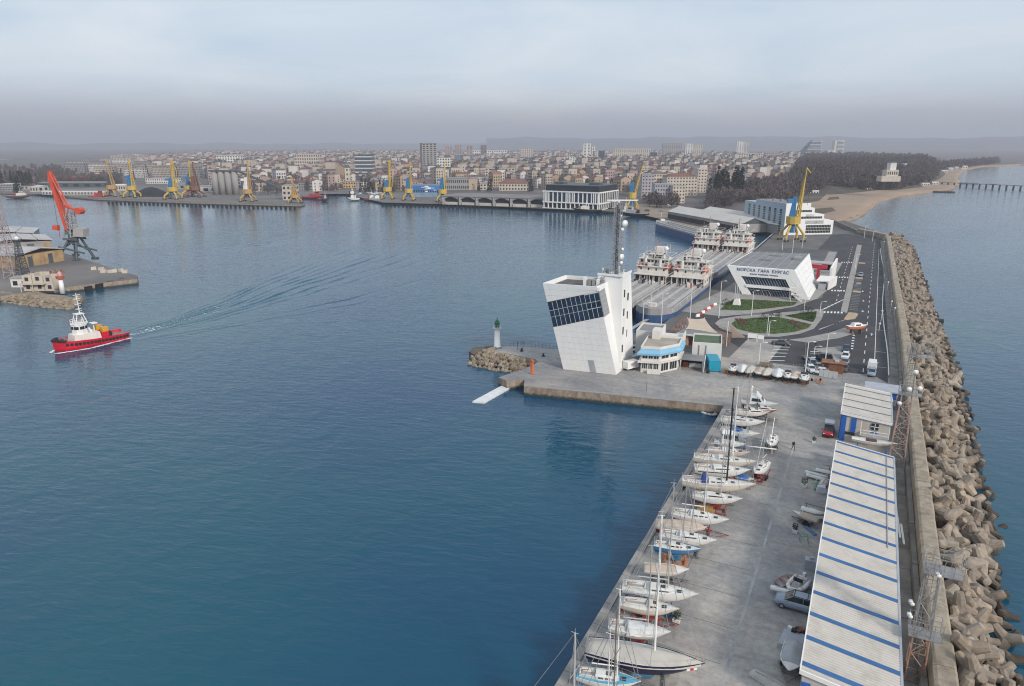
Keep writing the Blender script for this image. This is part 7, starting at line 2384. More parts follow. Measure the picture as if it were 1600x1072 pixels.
ship('tanker at the promenade kerb with its cream deckhouse beside the terminal',(-55.3,261),(-55.6,199),12.4,16)
ship('tanker moored outboard of the one at the promenade kerb',(-68.7,261),(-69.0,190),12.4,16)
ship('tanker farther up the quay with bow against the first deckhouse',(-54.5,356),(-55.0,264.5),12.4,22,2.2,4)
ship('outboard tanker of the farther pair, lying next to the blue hulled one',(-68.0,356),(-68.5,264.5),12.4,22,2.2,4)
cb = Vector(at(1120,390,-2))
ca = Vector(at(1015,358,-2))
dd_ =(cb-ca).normalized()
nn_ = Vector((-dd_.y,dd_.x))
nn_ = nn_ if nn_.y > 0 else-nn_
p0,p1 = cb+nn_*6+dd_*14,ca+nn_*6
ship('long blue hulled tanker lying across the end of the basin',(p0.x,p0.y),(p1.x,p1.y),12,18,2.6,0,False)

# the red tug under way
bw_,st_ = Vector((-185.9,103.3,-2)),Vector((-183.2,121.2,-2))
L,rz =(bw_-st_).length,math.atan2(bw_.y-st_.y,bw_.x-st_.x)
tg = thing('tugboat','red tugboat with white wheelhouse and mast steaming out of the harbour','tugboat',st_,rz)
TUG_RED = mat('tug_red',(0.56,0.012,0.035),0.4,0.06,0.6)
st2 =[(0,2.2),(.03,2.9),(.1,3.3),(.5,3.5),(.78,3.2),(.9,2.4),(.97,1.2),(1,.15)]
rings =[]
for x,w in st2:
 zt_ = 1.75+1.7*max(0,x-.25)**1.6
 rings.append([(L*x,-w*.88,-.6),(L*x+.3*x,-w,.6),(L*x+.5*x,-w*1.03,zt_),(L*x+.45*x,-w*.97,zt_),(L*x+.4*x,-w*.93,zt_-.75),(L*x+.4*x,w*.93,zt_-.75),(L*x+.45*x,w*.97,zt_),(L*x+.5*x,w*1.03,zt_),(L*x+.3*x,w,.6),(L*x,w*.88,-.6)])
add('hull',MB().loft([q[::-1] for q in rings]),TUG_RED,tg)
add('deck',MB().loft([[(q[4][0],q[4][1],q[4][2]+.02),(q[5][0],q[5][1],q[5][2]+.02)] for q in rings],0,False,False,False),mat('tug_deck',(.22,.20,.19),.8,.2,1),tg)
for s_ in(-1,1):
 for k in range(17):
  x = .06+k*.052
  w = np.interp(x,[a for a,_ in st2],[b for _,b in st2])
  z = 1.0+1.2*max(0,x-.25)**1.6
  add('tyre_fender',MB().tube((L*x,s_*w*1.0,z),(L*x,s_*(w*1.02+.22),z),.42,.40,10),BLACK,tg)
add('bow_fender',MB().path([(L*.9,-2.6,2.5),(L*.97,-1.5,2.7),(L*1.02,0,2.8),(L*.97,1.5,2.7),(L*.9,2.6,2.5)],.42,7),BLACK,tg)
dh = add('deckhouse',MB().hexa([(L*.40,-2.3,1.2),(L*.78,-2.0,1.6),(L*.78,2.0,1.6),(L*.40,2.3,1.2)],[(L*.42,-2.2,3.4),(L*.76,-1.9,3.4),(L*.76,1.9,3.4),(L*.42,2.2,3.4)]),SHIP_CREAM,tg)
wh = add('wheelhouse',MB().lathe([(1.9,3.4),(1.9,5.9),(2.05,5.95),(2.05,6.15)],8,(L*.64,0,0)),WHITE,tg)
for k in range(8):
 a =(k+.5)*math.pi/4
 for o in(-.2,.2):
  add('window',MB().ob((L*.64+1.78*math.cos(a)-o*2.2*math.sin(a),1.78*math.sin(a)+o*2.2*math.cos(a),4.75),(.12,.62,.8),a),GLASS,wh)
mb = MB()
for z in(6.6,7.1):
 mb.path([(L*.64+2*math.cos(k*math.pi/4),2*math.sin(k*math.pi/4),z) for k in range(9)],.06,4)
for k in range(8):
 mb.tube((L*.64+2*math.cos(k*math.pi/4),2*math.sin(k*math.pi/4),6.1),(L*.64+2*math.cos(k*math.pi/4),2*math.sin(k*math.pi/4),7.1),.06,None,4)
for s_ in(-1,1):
 mb.tube((L*.70,s_*1.1,6.1),(L*.66,s_*.8,8.6),.12).tube((L*.54,s_*1.1,6.1),(L*.58,s_*.8,8.6),.12)
mb.box(L*.56,-1,8.6,L*.68,1,8.75).tube((L*.60,0,8.7),(L*.61,0,14.2),.16,.08)
for z,w in((9.6,1.6),(10.9,1.3),(12.3,1.5),(13.3,.8)):
 mb.tube((L*.605,-w,z),(L*.605,w,z+.1),.09,None,4).tube((L*.605-.9,0,z+.4),(L*.605+.9,0,z+.4),.07,None,4)
add('mast',mb,WHITE,tg)
for k,s_ in enumerate((-1,1)):
 add('funnel',MB().box(L*.30,s_*1.7-.7,1.2,L*.40,s_*1.7+.7,3.1),TUG_RED,tg)
 add('funnel_top',MB().box(L*.30,s_*1.7-.72,3.101,L*.385,s_*1.7+.72,4.3),mat('tug_yellow',(.62,.33,.03),.5,.1,1),tg)
add('towing_winch',MB().tube((L*.27,-1.1,1.9),(L*.27,1.1,1.9),.95,None,12),BLACK,tg)
add('fire_monitor',MB().tube((L*.44,0,3.4),(L*.44,0,5.4),.15).box(L*.40,-.9,5.4,L*.48,.9,5.6).tube((L*.5,.6,3.4),(L*.53,.6,4.6),.3),WHITE,tg)
add('anchor_winch',MB().box(L*.84,-.8,2.0,L*.89,.8,2.9).tube((L*.93,0,2.2),(L*.93,0,3.5),.18),CRADLE_GREY,tg)

YEL = mat('crane_yellow',(.54,.37,.07),.55,.12,.5,dirt=.3,dirt_rgb=(.42,.28,.10))
YEL2 = mat('crane_ochre',(.44,.28,.11),.6,.15,.5,dirt=.4,dirt_rgb=(.3,.2,.12))
BLU = mat('crane_blue',(.03,.17,.38),.5,.12,.5)
CRANE_RED = mat('crane_red',(.55,.075,.035),.5,.08,.4)

def portal_crane(label,px,py,pt,wpx,dxp,leg=None,tow=None,jib=None,kz=(.20,.31,.60),split=0.0,cab=None):
 """four bowed legs, a round cab deck, a tower and a luffing jib"""
 leg,tow,jib = leg or YEL,tow or BLU,jib or YEL
 b = Vector(at(px,py,-.2)+(-.2,))
 H = vp(px,pt,b).z
 sc =(b.x*CF.x+b.y*CF.y)/F_PX
 w = wpx*sc/2
 t = thing('portal_crane',label,'crane',b,0,'portal cranes of the harbour')
 z1,z2,z3 =(k*H for k in kz)
 for k in range(4):
  a = HEAD+math.pi/4+k*math.pi/2
  d = Vector((math.cos(a),math.sin(a),0))*1.25
  add('leg',MB().tube(d*w,d*w*.98+Vector((0,0,z1*.45)),w*.11,w*.12,6).tube(d*w*.98+Vector((0,0,z1*.45)),d*w*.3+Vector((0,0,z1)),w*.13,w*.12,6),leg,t)
  add('bogie',MB().ob((d.x*w,d.y*w,0),(w*.5,w*.2,z1*.12),HEAD),BLACK,t)
 add('slewing_column',MB().lathe([(w*.34,z1*.5),(w*.34,z1)],10),tow if tow is BLU else CRANE_GREY,t)
 add('slewing_deck',MB().lathe([(w*.62,z1),(w*.72,z1+.01),(w*.72,z2),(w*.5,z2+.01)],10),cab or leg,t)
 add('tower',MB().hexa([Vector(v)-CR*w*.18 for v in((-w*.3,-w*.3,z2),(w*.3,-w*.3,z2),(w*.3,w*.3,z2),(-w*.3,w*.3,z2))],[Vector(v) for v in((-w*.17,-w*.17,z3),(w*.1,-w*.17,z3),(w*.1,w*.17,z3),(-w*.17,w*.17,z3))]).ob((-CR.x*w*.5,-CR.y*w*.5,z3*.86),(w*.6,w*.3,H*.05),HEAD),tow,t)
 foot,top = CR*w*.35+Vector((0,0,z2)),CR*dxp*sc+Vector((0,0,H))
 jb = MB()
 for s_ in(-1,1):
  jb.tube(foot+CF*s_*w*.3,top+CF*s_*w*.08+CR*split*sc*.3,w*.09,w*.05,5)
 jb.tube(foot+CR*w*.3,top,w*.07,w*.05,5)
 for k in range(7):
  a,c = k/7,(k+1)/7
  jb.tube(foot.lerp(top,a)+CF*w*.3*(1-a),foot.lerp(top,c)-CF*w*.3*(1-c),w*.035,None,4)
 if split:
  jb.tube(foot-CR*w*.2,top-CR*split*sc*.1,w*.08,w*.05,5).tube(top,top+CR*split*sc-Vector((0,0,H*.28)),w*.06,None,5).tube(top+CR*split*sc-Vector((0,0,H*.28)),foot+CR*w*.5,w*.05,None,5)
 add('jib',jb,jib,t)
 add('jib_head',MB().tube(top,top+CR*w*.5-Vector((0,0,H*.07)),w*.10,w*.05,5),jib,t)
 add('hoist_rope',MB().tube(Vector((0,0,z3)),top,w*.025,None,3).tube(top+CR*w*.5,top+CR*w*.5-Vector((0,0,H*.5)),w*.02,None,3),CRANE_GREY,t)
 return t

portal_crane('yellow and blue portal crane standing before the white stepped building',1236,377,262,30,12,kz=(.245,.345,.62))
portal_crane('yellow crane with blue machine house beside the black and white terminal',987,329,257,18,14,kz=(.27,.40,.62))
for a in(('weathered crane at the western end of the coal quay',176,307,249,20,-2.5,YEL2,CRANE_GREY,YEL2),('yellow crane second from the western end of the coal quay',207,308.5,248.5,20,2,YEL,BLU,YEL),('crane with a folded double jib in front of the coal heap',271,311,249.5,21,3,YEL,BLU,YEL,(.2,.31,.55),7),('yellow crane just behind the brown one by the silos',298,307,251,20,3,YEL,BLU,YEL),('rust brown crane close to the grain silos',306,308,253,22,1,CRADLE_RUST,CRADLE_RUST,CRADLE_RUST),('ochre crane at the foot of the grain conveyor',388,315,251,20,4,YEL2,WHITE,YEL2),('short ochre crane with lowered jib at the pier head',461,317,276,18,-4,YEL2,YEL2,YEL2),('yellow crane with crossed jib west of the blue mural building',606,311,250,18,4,YEL,BLU,YEL,(.2,.31,.5),5),('slim yellow crane standing at the blue mural wall',639,313,253,17,3.5,YEL,BLU,YEL),('yellow crane by the first arch of the long warehouse',692,315,252,18,3.5,YEL,BLU,YEL)):
 portal_crane(*a)

 # red crane on the far pier
rb = Vector(at(122,405,0)+(0,))
rc = thing('portal_crane','tall red luffing crane on a grey gantry at the far cargo pier','crane',rb,0,'portal cranes of the harbour')

def q_(px,py,o=0.0):
 return vp(px,py,rb)-rb+CF*o

for px,py,o in((101,399,-4),(108,402,5),(129,406,-4.5),(140,407,4.5)):
 add('leg',MB().tube(q_(px,py,o),q_(112 if px<112 else 122,372,o*.4),.6,.5,6).ob(tuple(q_(px,py,o)-Vector((0,0,.3))),(3,1,1.2),HEAD),CRANE_GREY,rc)
add('gantry_frame',MB().tube(q_(100,384,-4),q_(140,394,-4),.45,None,5).tube(q_(103,384,5),q_(141,394,5),.45,None,5).tube(q_(105,372,-3),q_(126,374,-3),.5,None,5).tube(q_(105,372,4),q_(126,374,4),.5,None,5).tube(q_(103,385,0),q_(121,373,0),.35,None,5).tube(q_(136,390,0),q_(112,373,0),.35,None,5),CRANE_GREY,rc)
add('slewing_column',MB().tube(q_(115,380),q_(114,366),2.2,1.9,10),CRANE_GREY,rc)
add('machine_house',MB().hexa([q_(118,369,-2),q_(134,369.5,-2),q_(134,369.5,2.5),q_(118,369,2.5)],[q_(118,356,-2),q_(134,357,-2),q_(134,357,2.5),q_(118,356,2.5)]),mat('crane_house',(.36,.35,.33),.7,.1,.5),rc)
add('tower',MB().lattice(tuple(q_(113,370)),tuple(q_(109,330)),4.5,2.2,6,.25),mat('crane_tower',(.30,.31,.31),.6,.15,.5),rc)
add('cab',MB().hexa([q_(105,366,-1.5),q_(112,366,-1.5),q_(112,366,1),q_(105,366,1)],[q_(105,358,-1.5),q_(112,358,-1.5),q_(112,358,1),q_(105,358,1)]),CRANE_GREY,rc)
for o in(-1.6,1.6):
 add('boom',MB().hexa([q_(105,358,o-.35),q_(109,360,o-.35),q_(109,360,o+.35),q_(105,358,o+.35)],[q_(78,282,o*.5-.3),q_(83.5,283,o*.5-.3),q_(83.5,283,o*.5+.3),q_(78,282,o*.5+.3)]),CRANE_RED,rc)
add('boom_head',MB().hexa([q_(77,283,-1.1),q_(84.5,284,-1.1),q_(84.5,284,1.1),q_(77,283,1.1)],[q_(75.5,269,-.6),q_(80.5,267,-.6),q_(80.5,267,.6),q_(75.5,269,.6)]),CRANE_RED,rc)
add('boom_tie',MB().tube(q_(79,270,-1),q_(104,321,-1),.32,.3,5).tube(q_(79,270,1),q_(104,321,1),.32,.3,5).tube(q_(90,293,-1),q_(104,300+22,1),.2,None,4),CRANE_RED,rc)
add('rocker_arm',MB().tube(q_(101,321,0),q_(121,329,0),.8,.5,6).tube(q_(108,320,0),q_(103,345,0),.3,None,5),CRANE_RED,rc)
add('counterweight',MB().tube(q_(124.5,329.5,-1.8),q_(124.5,329.5,1.8),1.5,None,12),CRANE_RED,rc)
add('hoist_rope',MB().tube(q_(77,272),q_(90,352),.08,None,4),CRANE_GREY,rc)
add('hook_block',MB().hexa([q_(83,358,-1),q_(92,360,-1),q_(92,360,1),q_(83,358,1)],[q_(84,352,-1),q_(91,352,-1),q_(91,352,1),q_(84,352,1)]).tube(q_(92,359),q_(94,372),.15,None,4),CRANE_RED,rc)

# ---- generic boxy building with its own windows
STONE = mat('stone_cream',(.52,.46,.39),.85,.1,.3,dirt=.3,dirt_rgb=(.36,.31,.26),streak=True)
GREYC = mat('concrete_grey',(.30,.29,.285),.85,.12,.2,dirt=.3,dirt_rgb=(.2,.19,.19),streak=True)
REDROOF = mat('roof_red',(.19,.098,.08),.9,.3,.05,rnd=.4)
BROWNROOF = mat('roof_brown',(.145,.105,.10),.9,.3,.05,rnd=.4)
PALEROOF = mat('roof_pale',(.30,.26,.25),.9,.2,.15,rnd=.3)

def building(name,label,cat,origin,rz,W_,Dp,H,wall,roof,nx,nz,wx=.5,wz=.5,side=0,z0=0.0,group=None,grid=True,base=0.0,glass=None,hip=0.0):
 """a block, its front on local -y: wall, roof and windows (one window grid where they are too small to pick apart)"""
 t = thing(name,label,cat,origin if len(origin)==3 else(origin[0],origin[1],-.3),rz,group)
 add('wall',MB().box(0,0,0,W_,Dp,H),wall,t)
 if hip:
  k = min(W_,Dp)*.45
  add('roof',MB().add([(-.4,-.4,H),(W_+.4,-.4,H),(W_+.4,Dp+.4,H),(-.4,Dp+.4,H),(k,Dp/2,H+hip),(W_-k,Dp/2,H+hip)],[(0,1,5,4),(1,2,5),(2,3,4,5),(3,0,4),(3,2,1,0)]),roof,t)
 else:
  add('roof',MB().box(-.2,-.2,H+.002,W_+.2,Dp+.2,H+.5),roof,t)
 glass = glass or GLASS
 mbw = MB()
 for f in range(2 if side else 1):
  n,w =(nx,W_) if f == 0 else(side,Dp)
  for j in range(nz):
   for i in range(n):
    c,z = w*(i+.5)/n,base+(H-base)*(j+.5)/nz
    a,b = w/n*wx/2,(H-base)/nz*wz/2
    q = MB() if not grid else mbw
    if f == 0:
     q.box(c-a,-.08,z-b,c+a,.02,z+b)
    else:
     q.box(W_-.02,c-a,z-b,W_+.08,c+a,z+b)
    if not grid:
     add('window',q,glass,t)
 if grid and mbw.v:
  kind(add('window_grid',mbw,glass,t),'stuff')
 return t

def block(name,label,cat,px0,px1,pb,pt,Dp,wall,roof,nx,nz,turn=0.0,side=2,**kw):
 a = Vector(at(px0,pb,-.3)+(-.3,))
 sc =(a.x*CF.x+a.y*CF.y)/F_PX
 H = vp(px0,pt,a).z+.3
 return building(name,label,cat,a,HEAD+turn,(px1-px0)*sc,Dp,H,wall,roof,nx,nz,side=side,**kw)

 # white stepped building
wc_,we_ = Vector(at(1224,368,-.2)+(-.2,)),Vector(at(1300,366.5,-.2)+(-.2,))
wbl = thing('office_building','white stepped office building with glazed terraces and flank coloured blue grey as if shaded','building',wc_,math.atan2((we_-wc_).y,(we_-wc_).x))
wk =(we_-wc_).length/53
wbl.scale =(wk,1.0,(vp(1227,318,wc_).z+.2)/20.6)
FLANK_SHADE = mat('flank_shade_blue',(.33,.40,.46),.6,.06,.3)  # shade on the flank is put into its blue grey colour
add('wall',MB().box(0,0,0,22,35.6,20.6),PANEL_WHITE,wbl)
add('flank_wall',MB().box(-.25,.01,0,-.002,35.6,20.5),FLANK_SHADE,wbl)
add('lower_block',MB().box(-.2,35.61,0,20,50,18.4),FLANK_SHADE,wbl)
add('roof',MB().box(.3,.3,20.6,21.7,35.2,20.65),ROOF_GREY,wbl)
for k in range(7):
 y = 4.0+k*6.4
 s_ = add('window',MB().box(-.40,y,2,-.252,y+2.2,16.5),GLASS,wbl)
 for j in range(9):
  add('transom',MB().box(-.45,y-.05,3+j*1.5,-.402,y+2.25,3.35+j*1.5),FLANK_SHADE,s_)
for k,(x1,z0,z1,zw0,zw1,rows) in enumerate(((31,14.6,17.6,14.9,16.4,1),(42,10.2,13.4,10.6,12.2,1),(53,0.5,9.4,1.2,6.6,3))):
 b_t = add('terrace_block',MB().box(22.001,0,z0-(3 if k<2 else.5),x1,24-k*2,z1),PANEL_WHITE,wbl)
 n = int((x1-24)/1.7)
 for j in range(rows):
  zz0,zz1 = zw0+(zw1-zw0)*j/rows+.1,zw0+(zw1-zw0)*(j+1)/rows-.15
  for i in range(n if k==2 else n+8):
   x =(23.5 if k==2 else 9.5)+i*1.7
   if x+1.3 < x1-1.5:
    add('window',MB().box(x,-.15,zz0,x+1.3,.05,zz1),GLASS,b_t)
add('roof_fin',MB().box(22.002,0,17.7,26.5,2,20.6),PANEL_WHITE,wbl)
for x,y,s_ in((8,14,2),(13,9,2.4),(17,16,1.8),(5,20,1.6)):
 add('air_conditioner',MB().box(x,y,20.66,x+s_,y+s_,20.66+s_*.7),LOUVRE,wbl)
 # customs shed
cs = thing('warehouse','long low customs shed with a pale gabled roof behind the blue tanker','warehouse',(0,0,0))
ra,rb2,rc2 = Vector((-127,489,0)),Vector((-68,428,0)),None
d =(rb2-ra).normalized()
n_ = Vector((-d.y,d.x,0))
n_ = n_ if n_.y > 0 else-n_
Lc =(rb2-ra).length
PALE_SHEET = mat('pale_sheet',(.52,.49,.45),.6,.08,.2,dirt=.2,dirt_rgb=(.38,.35,.32))
for k in range(2):
 o = ra+n_*18*k+d*(10*k)
 add('wall',MB().hexa([o,o+d*Lc,o+d*Lc+n_*17.5,o+n_*17.5],[p+Vector((0,0,5)) for p in(o,o+d*Lc,o+d*Lc+n_*17.5,o+n_*17.5)]),GREYC,cs)
 z5,z9 = Vector((0,0,5.0)),Vector((0,0,8.4))
 m0,m1 = o+n_*8.75,o+d*Lc+n_*8.75
 for a,b in((o-n_*.4,m0),(o+n_*17.9,m0)):
  u,v = a-d*.5,b-d*.5
  add('roof_panel',MB().hexa([u+z5,u+d*(Lc+1)+z5,v+d*(Lc+1)+z9,v+z9],[p+Vector((0,0,.2)) for p in(u+z5,u+d*(Lc+1)+z5,v+d*(Lc+1)+z9,v+z9)]),PALE_SHEET,cs)
 e = o+d*Lc
 add('gable',MB().add([e+z5,e+n_*17.5+z5,e+n_*8.75+Vector((0,0,8.3)),e-d*.4+z5,e-d*.4+n_*17.5+z5,e-d*.4+n_*8.75+Vector((0,0,8.3))],[(0,1,2),(5,4,3),(0,2,5,3),(2,1,4,5),(1,0,3,4)]),CRANE_GREY,cs)
add('open_side',MB().hexa([ra-n_*.1+Vector((0,0,.5)),ra-n_*.1+d*Lc+Vector((0,0,.5)),ra+d*Lc+Vector((0,0,.5)),ra+Vector((0,0,.5))],[p+Vector((0,0,3.4)) for p in(ra-n_*.1,ra-n_*.1+d*Lc,ra+d*Lc,ra)]),DARK,cs)
# black and white terminal
bt = thing('cruise_terminal','black topped terminal building with white pillared glass front on the basin','terminal building',Vector((-239,529,0)),math.atan2(-2,47))
Wt,Dt = 47.5,40.0
add('wall',MB().box(0,0,0,Wt,Dt,13.8),DARK,bt)
add('upper_storey',MB().box(.8,.8,13.801,Wt-.6,Dt-1,18.2),mat('black_sheet',(.022,.028,.034),.35,.2,.3),bt)
add('roof',MB().box(.2,.2,18.2,Wt-.1,Dt-.4,18.7),CRANE_GREY,bt)
for x0,x1 in((4,12),(34,43)):
 add('plant_room',MB().box(x0,10,18.7,x1,18,20.6),CRANE_GREY,bt)
for z0,z1 in((0,.5),(4.6,5.5),(13.0,13.95)):
 add('ledge',MB().box(-1.2,-1.2,z0,Wt+.6,-.002,z1).box(Wt+.002,-.001,z0,Wt+.6,Dt,z1),PANEL_WHITE,bt)
xs =[0,1.4,2.6,4.2,8,12,15.8,19.6,21.2,22.8,25,26.6,30.2,34,37.6,41.4,43.2,44.8,46.9]
for i,x in enumerate(xs):
 add('pillar',MB().box(x-.35,-1.0,5.501,x+.35,-.003,12.999),PANEL_WHITE,bt)
for k in range(13):
 add('pillar',MB().box(k*3.9-.25,-1.19,.501,k*3.9+.25,-.003,4.599),PANEL_WHITE,bt)
for k in range(11):
 add('pillar',MB().box(Wt+.003,k*3.9,.501,Wt+.55,k*3.9+.6,12.999),PANEL_WHITE,bt)
for a,b in zip(xs,xs[1:]):
 if b-a > 2:
  add('window_pane',MB().box(a+.5,-.25,5.7,b-.5,-.1,12.8),BLUE_GLASS,bt)
  # warehouse with shallow arches
aw = thing('warehouse','long flat warehouse with shallow arched openings west of the terminal','warehouse',Vector((-333,523,-.2)),math.atan2(10,92))
add('wall',MB().box(0,3,0,93,40,6.0),GREYC,aw)
add('roof',MB().box(-2,-.5,6.8,93,42,7.3),mat('arch_roof',(.20,.185,.185),.9,.15,.1),aw)
for k in range(6):
 x = 2+k*15.6
 mb = MB()
 n = 8
 top =[(x+13*i/n,0,4.6+2.0*math.sin(math.pi*i/n)) for i in range(n+1)]
 for p,q in zip(top,top[1:]):
  mb.hexa([(p[0],-.2,p[2]),(q[0],-.2,q[2]),(q[0],.4,q[2]),(p[0],.4,p[2])],[(p[0],-.2,6.79),(q[0],-.2,6.79),(q[0],.4,6.79),(p[0],.4,6.79)])
 add('arch',mb,GREYC,aw)
 add('pillar',MB().box(x-1.6,-.25,0,x-.01,2.98,6.78),mat('pillar_pale',(.40,.38,.37),.8,.1,.3),aw)
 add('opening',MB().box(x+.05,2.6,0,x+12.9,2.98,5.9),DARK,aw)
 add('parked_load',MB().box(x+.6,.8,0,x+12.4,2.2,2.3),PALE_SHEET,aw)
 # blue mural building
mbd = block('mural_building','blue painted building with a white mural behind two yellow cranes','building',642,689,308,290.5,25,mat('mural_blue',(.045,.17,.42),.7,.25,.12),mat('mural_roof',(.12,.2,.33),.8,.1,.2),13,1,wz=.25)
q = random.Random(4)
mm_ = MB()
for k in range(16):
 x,z = 10+q.gauss(8,3.4),7.5+q.gauss(0,1.3)
 a = q.uniform(-.5,.5)
 mm_.ob((x,-.1,z),(q.uniform(.8,3),.06,q.uniform(.4,1.2)),a*.04)
add('mural_shape',mm_,WHITE,mbd)
add('lower_wall',MB().box(.5,-1.2,0,26,-.11,4.4),mat('mural_low',(.20,.28,.38),.8,.2,.2),mbd)
# silos and conveyor
si = thing('grain_silo','row of four tall concrete grain silos with a head house gallery','silo',Vector(at(333,304,-.2)+(-.2,)),HEAD)
sc =(Vector(at(333,304)+(0,)).dot(CF))/F_PX
hs = vp(333,268,Vector(at(333,304)+(0,))).z
for k in range(4):
 w_ = 10.2*sc
 add('silo_cylinder',MB().lathe([(w_*.46,0),(w_*.46,hs)],14,((k+.5)*w_,0,0)),GREYC,si,None,0,True)
add('head_house',MB().box(-1,-w_*.48,hs+.01,w_*4+1,w_*.48,hs+1.6),CRANE_GREY,si)
cvy = thing('grain_conveyor','inclined covered conveyor descending from the grain silos','conveyor',(0,0,0))
a,b = vp(371,267,Vector(at(371,304)+(0,))),vp(444,297,Vector(at(440,306)+(0,)))
add('gallery',MB().tube(a,b,1.3,None,4),CRANE_GREY,cvy)
for k in range(1,6):
 p = a.lerp(b,k/6)
 add('trestle',MB().tube((p.x-1.5,p.y,-.3),(p.x,p.y,p.z),.25,None,4).tube((p.x+1.5,p.y,-.3),(p.x,p.y,p.z),.25,None,4),CRANE_GREY,cvy)
for i,(lab,a) in enumerate((('pale silo tower block at the conveyor foot',(442,462,313,290,12,STONE,GREYC,3,3)),('long white office shed behind the coal quay',(228,275,287,279,14,RENDER_W,GREYC,14,2)),('low white warehouse beside the silos',(300,329,301,292,20,PALE_SHEET,GREYC,2,1)),('white roofed port office between two yellow cranes',(178,196,298,289,10,PALE_SHEET,WHITE,5,1)),('long grey transit shed behind the coal heap',(262,298,296,288,30,GREYC,ROOF_GREY,4,1)),('blue grey office block at the western waterfront',(0,19,298,288,16,GREYC,PALE_SHEET,8,3)),('red tiled shed at the western waterfront',(33,50,296,291,18,PALE_SHEET,REDROOF,3,1)),('white gabled shed next to the red tiled one',(47,60,300,292,18,PALE_SHEET,PALE_SHEET,3,1)),('long white wall with stores along the western waterfront',(66,164,304,299.5,5,PALE_SHEET,WHITE,20,1)),('dark railway shed behind the western waterfront',(60,160,293,286,30,CRANE_GREY,ROOF_GREY,6,1)),('rust red shed among the western rail yards',(103,120,289,277,20,CRADLE_RED,CRADLE_RED,3,1)))):
 block('harbour_shed',lab,'shed',*a,hip=1.5 if 'gabled' in lab or 'tiled' in lab else 0)
hp_ = solo('coal_heap','black heap of coal on the quay between two yellow cranes','coal heap',MB().lathe([(26,0),(18,5),(8,9.5),(1,11)],14),BLACK,at(238,306,-.3)+(-.3,))
hp_.scale =(1,.5,.8)

# ---- far pier: sheds, lattice masts, lighthouse, ruin
SHEDROOF = mat('shed_roof',(.46,.45,.44),.7,.12,.25,dirt=.5,dirt_rgb=(.22,.2,.2))
OCH = mat('rust_wall',(.40,.28,.15),.85,.25,.3,dirt=.7,dirt_rgb=(.22,.08,.04),streak=True)
for lab,(x0,y0,x1,y1),H,n in(('first low storage shed with rusty yellow front on the far pier',(26,421,104,407),6.6,4),('second grey roofed storage shed on the far pier',(-40,402,86,392),6.6,5),('third grey roofed storage shed, farthest along the pier',(-60,385,56,379),6.2,4)):
 a,b = Vector(at(x0,y0)+(0,)),Vector(at(x1,y1)+(0,))
 d = b-a
 t = thing('storage_shed',lab,'shed',a,math.atan2(d.y,d.x))
 W_,Dp = d.length,26
 add('wall',MB().box(.5,.6,0,W_-.5,Dp,H-1.5),OCH if 'first' in lab else GREYC,t)
 for k in range(n):
  xa,xb = W_*k/n+.15,W_*(k+1)/n-.15
  za = lambda x:H-1.3+1.8*(1-abs(2*x/W_-1))
  add('roof_panel',MB().hexa([(xa,-.5,za(xa)),(xb,-.5,za(xb)),(xb,Dp,za(xb)),(xa,Dp,za(xa))],[(xa,-.5,za(xa)+.3),(xb,-.5,za(xb)+.3),(xb,Dp,za(xb)+.3),(xa,Dp,za(xa)+.3)]),SHEDROOF,t)
 for k in range(5):
  add('door',MB().box(W_*(k+.3)/5,.5,0,W_*(k+.75)/5,.598,H-2.4),CRANE_GREY if k%2 else OCH,t)
for lab,px,py,pt,w,m in(('tall pale lattice mast at the edge of the far pier',20,434,300,4.0,mat('lattice_pale',(.36,.30,.30),.6,.2,.5)),('lower grey lattice mast with a white lantern top on the far pier',37,433,376,3.4,CRANE_GREY)):
 b = Vector(at(px,py)+(0,))
 z = vp(px,pt,b).z
 t = thing('lattice_tower',lab,'lattice tower',b,HEAD)
 add('lattice',MB().lattice((0,0,0),(0,0,z),w,w*.3,14,.16),m,t)
 add('platform',MB().box(-1.6,-1.6,z*.62,1.6,1.6,z*.62+.2).box(-.8,-.8,z,.8,.8,z+.3),m,t)
 add('lamp_head',MB().ball((0,0,z+.8),.8,8),LAMP,t)
ml =[at(-60,440),at(0,452),at(60,458),at(100,461),at(117,466),at(108,469.5),at(60,465),at(0,457.5),at(-60,447)]
struct('old_mole_ground',MB().prism(ml,-5,-.1,0,1),[mat('mole_stone',(.27,.225,.18),.95,.25,.4,dirt=.5,dirt_rgb=(.14,.11,.09),bump=.6),FACE])
q = random.Random(9)
e2 =[at(-60,447),at(0,457.5),at(60,465),at(108,469.5),at(117,466),at(112,463)]
vs,fs =[],[]
for k in range(len(e2)-1):
 for t_ in np.linspace(0,1,30):
  for w in range(4):
   p = Vector(e2[k]+(0,)).lerp(Vector(e2[k+1]+(0,)),t_)-CF*(3.6-w*1.3+q.uniform(-.5,.5))+CR*(1.5 if k>2 else 0)+Vector((q.uniform(-.6,.6),0,-2.3+w*.65+q.uniform(-.2,.3)))
   rm = rock_mb(q.randint(0,99),q.uniform(.5,1.1))
   o = len(vs)
   vs +=[tuple(Vector(v)+p) for v in rm.v]
   fs +=[tuple(i+o for i in f) for f in rm.f]
me = bpy.data.meshes.new('mole_rubble')
me.from_pydata(vs,[],fs)
me.materials.append(ROCK)
kind(add('mole_rubble',me),'stuff')
lb = Vector(at(98,458)+(0,))
lh2 = thing('lighthouse','white lighthouse with a red gallery on the old mole by the cargo pier','lighthouse',lb)
z1,z2 = vp(92,436,lb).z,vp(92,424,lb).z
add('tower',MB().lathe([(.9,-.1),(.68,z1)],14),WHITE,lh2,None,0,True)
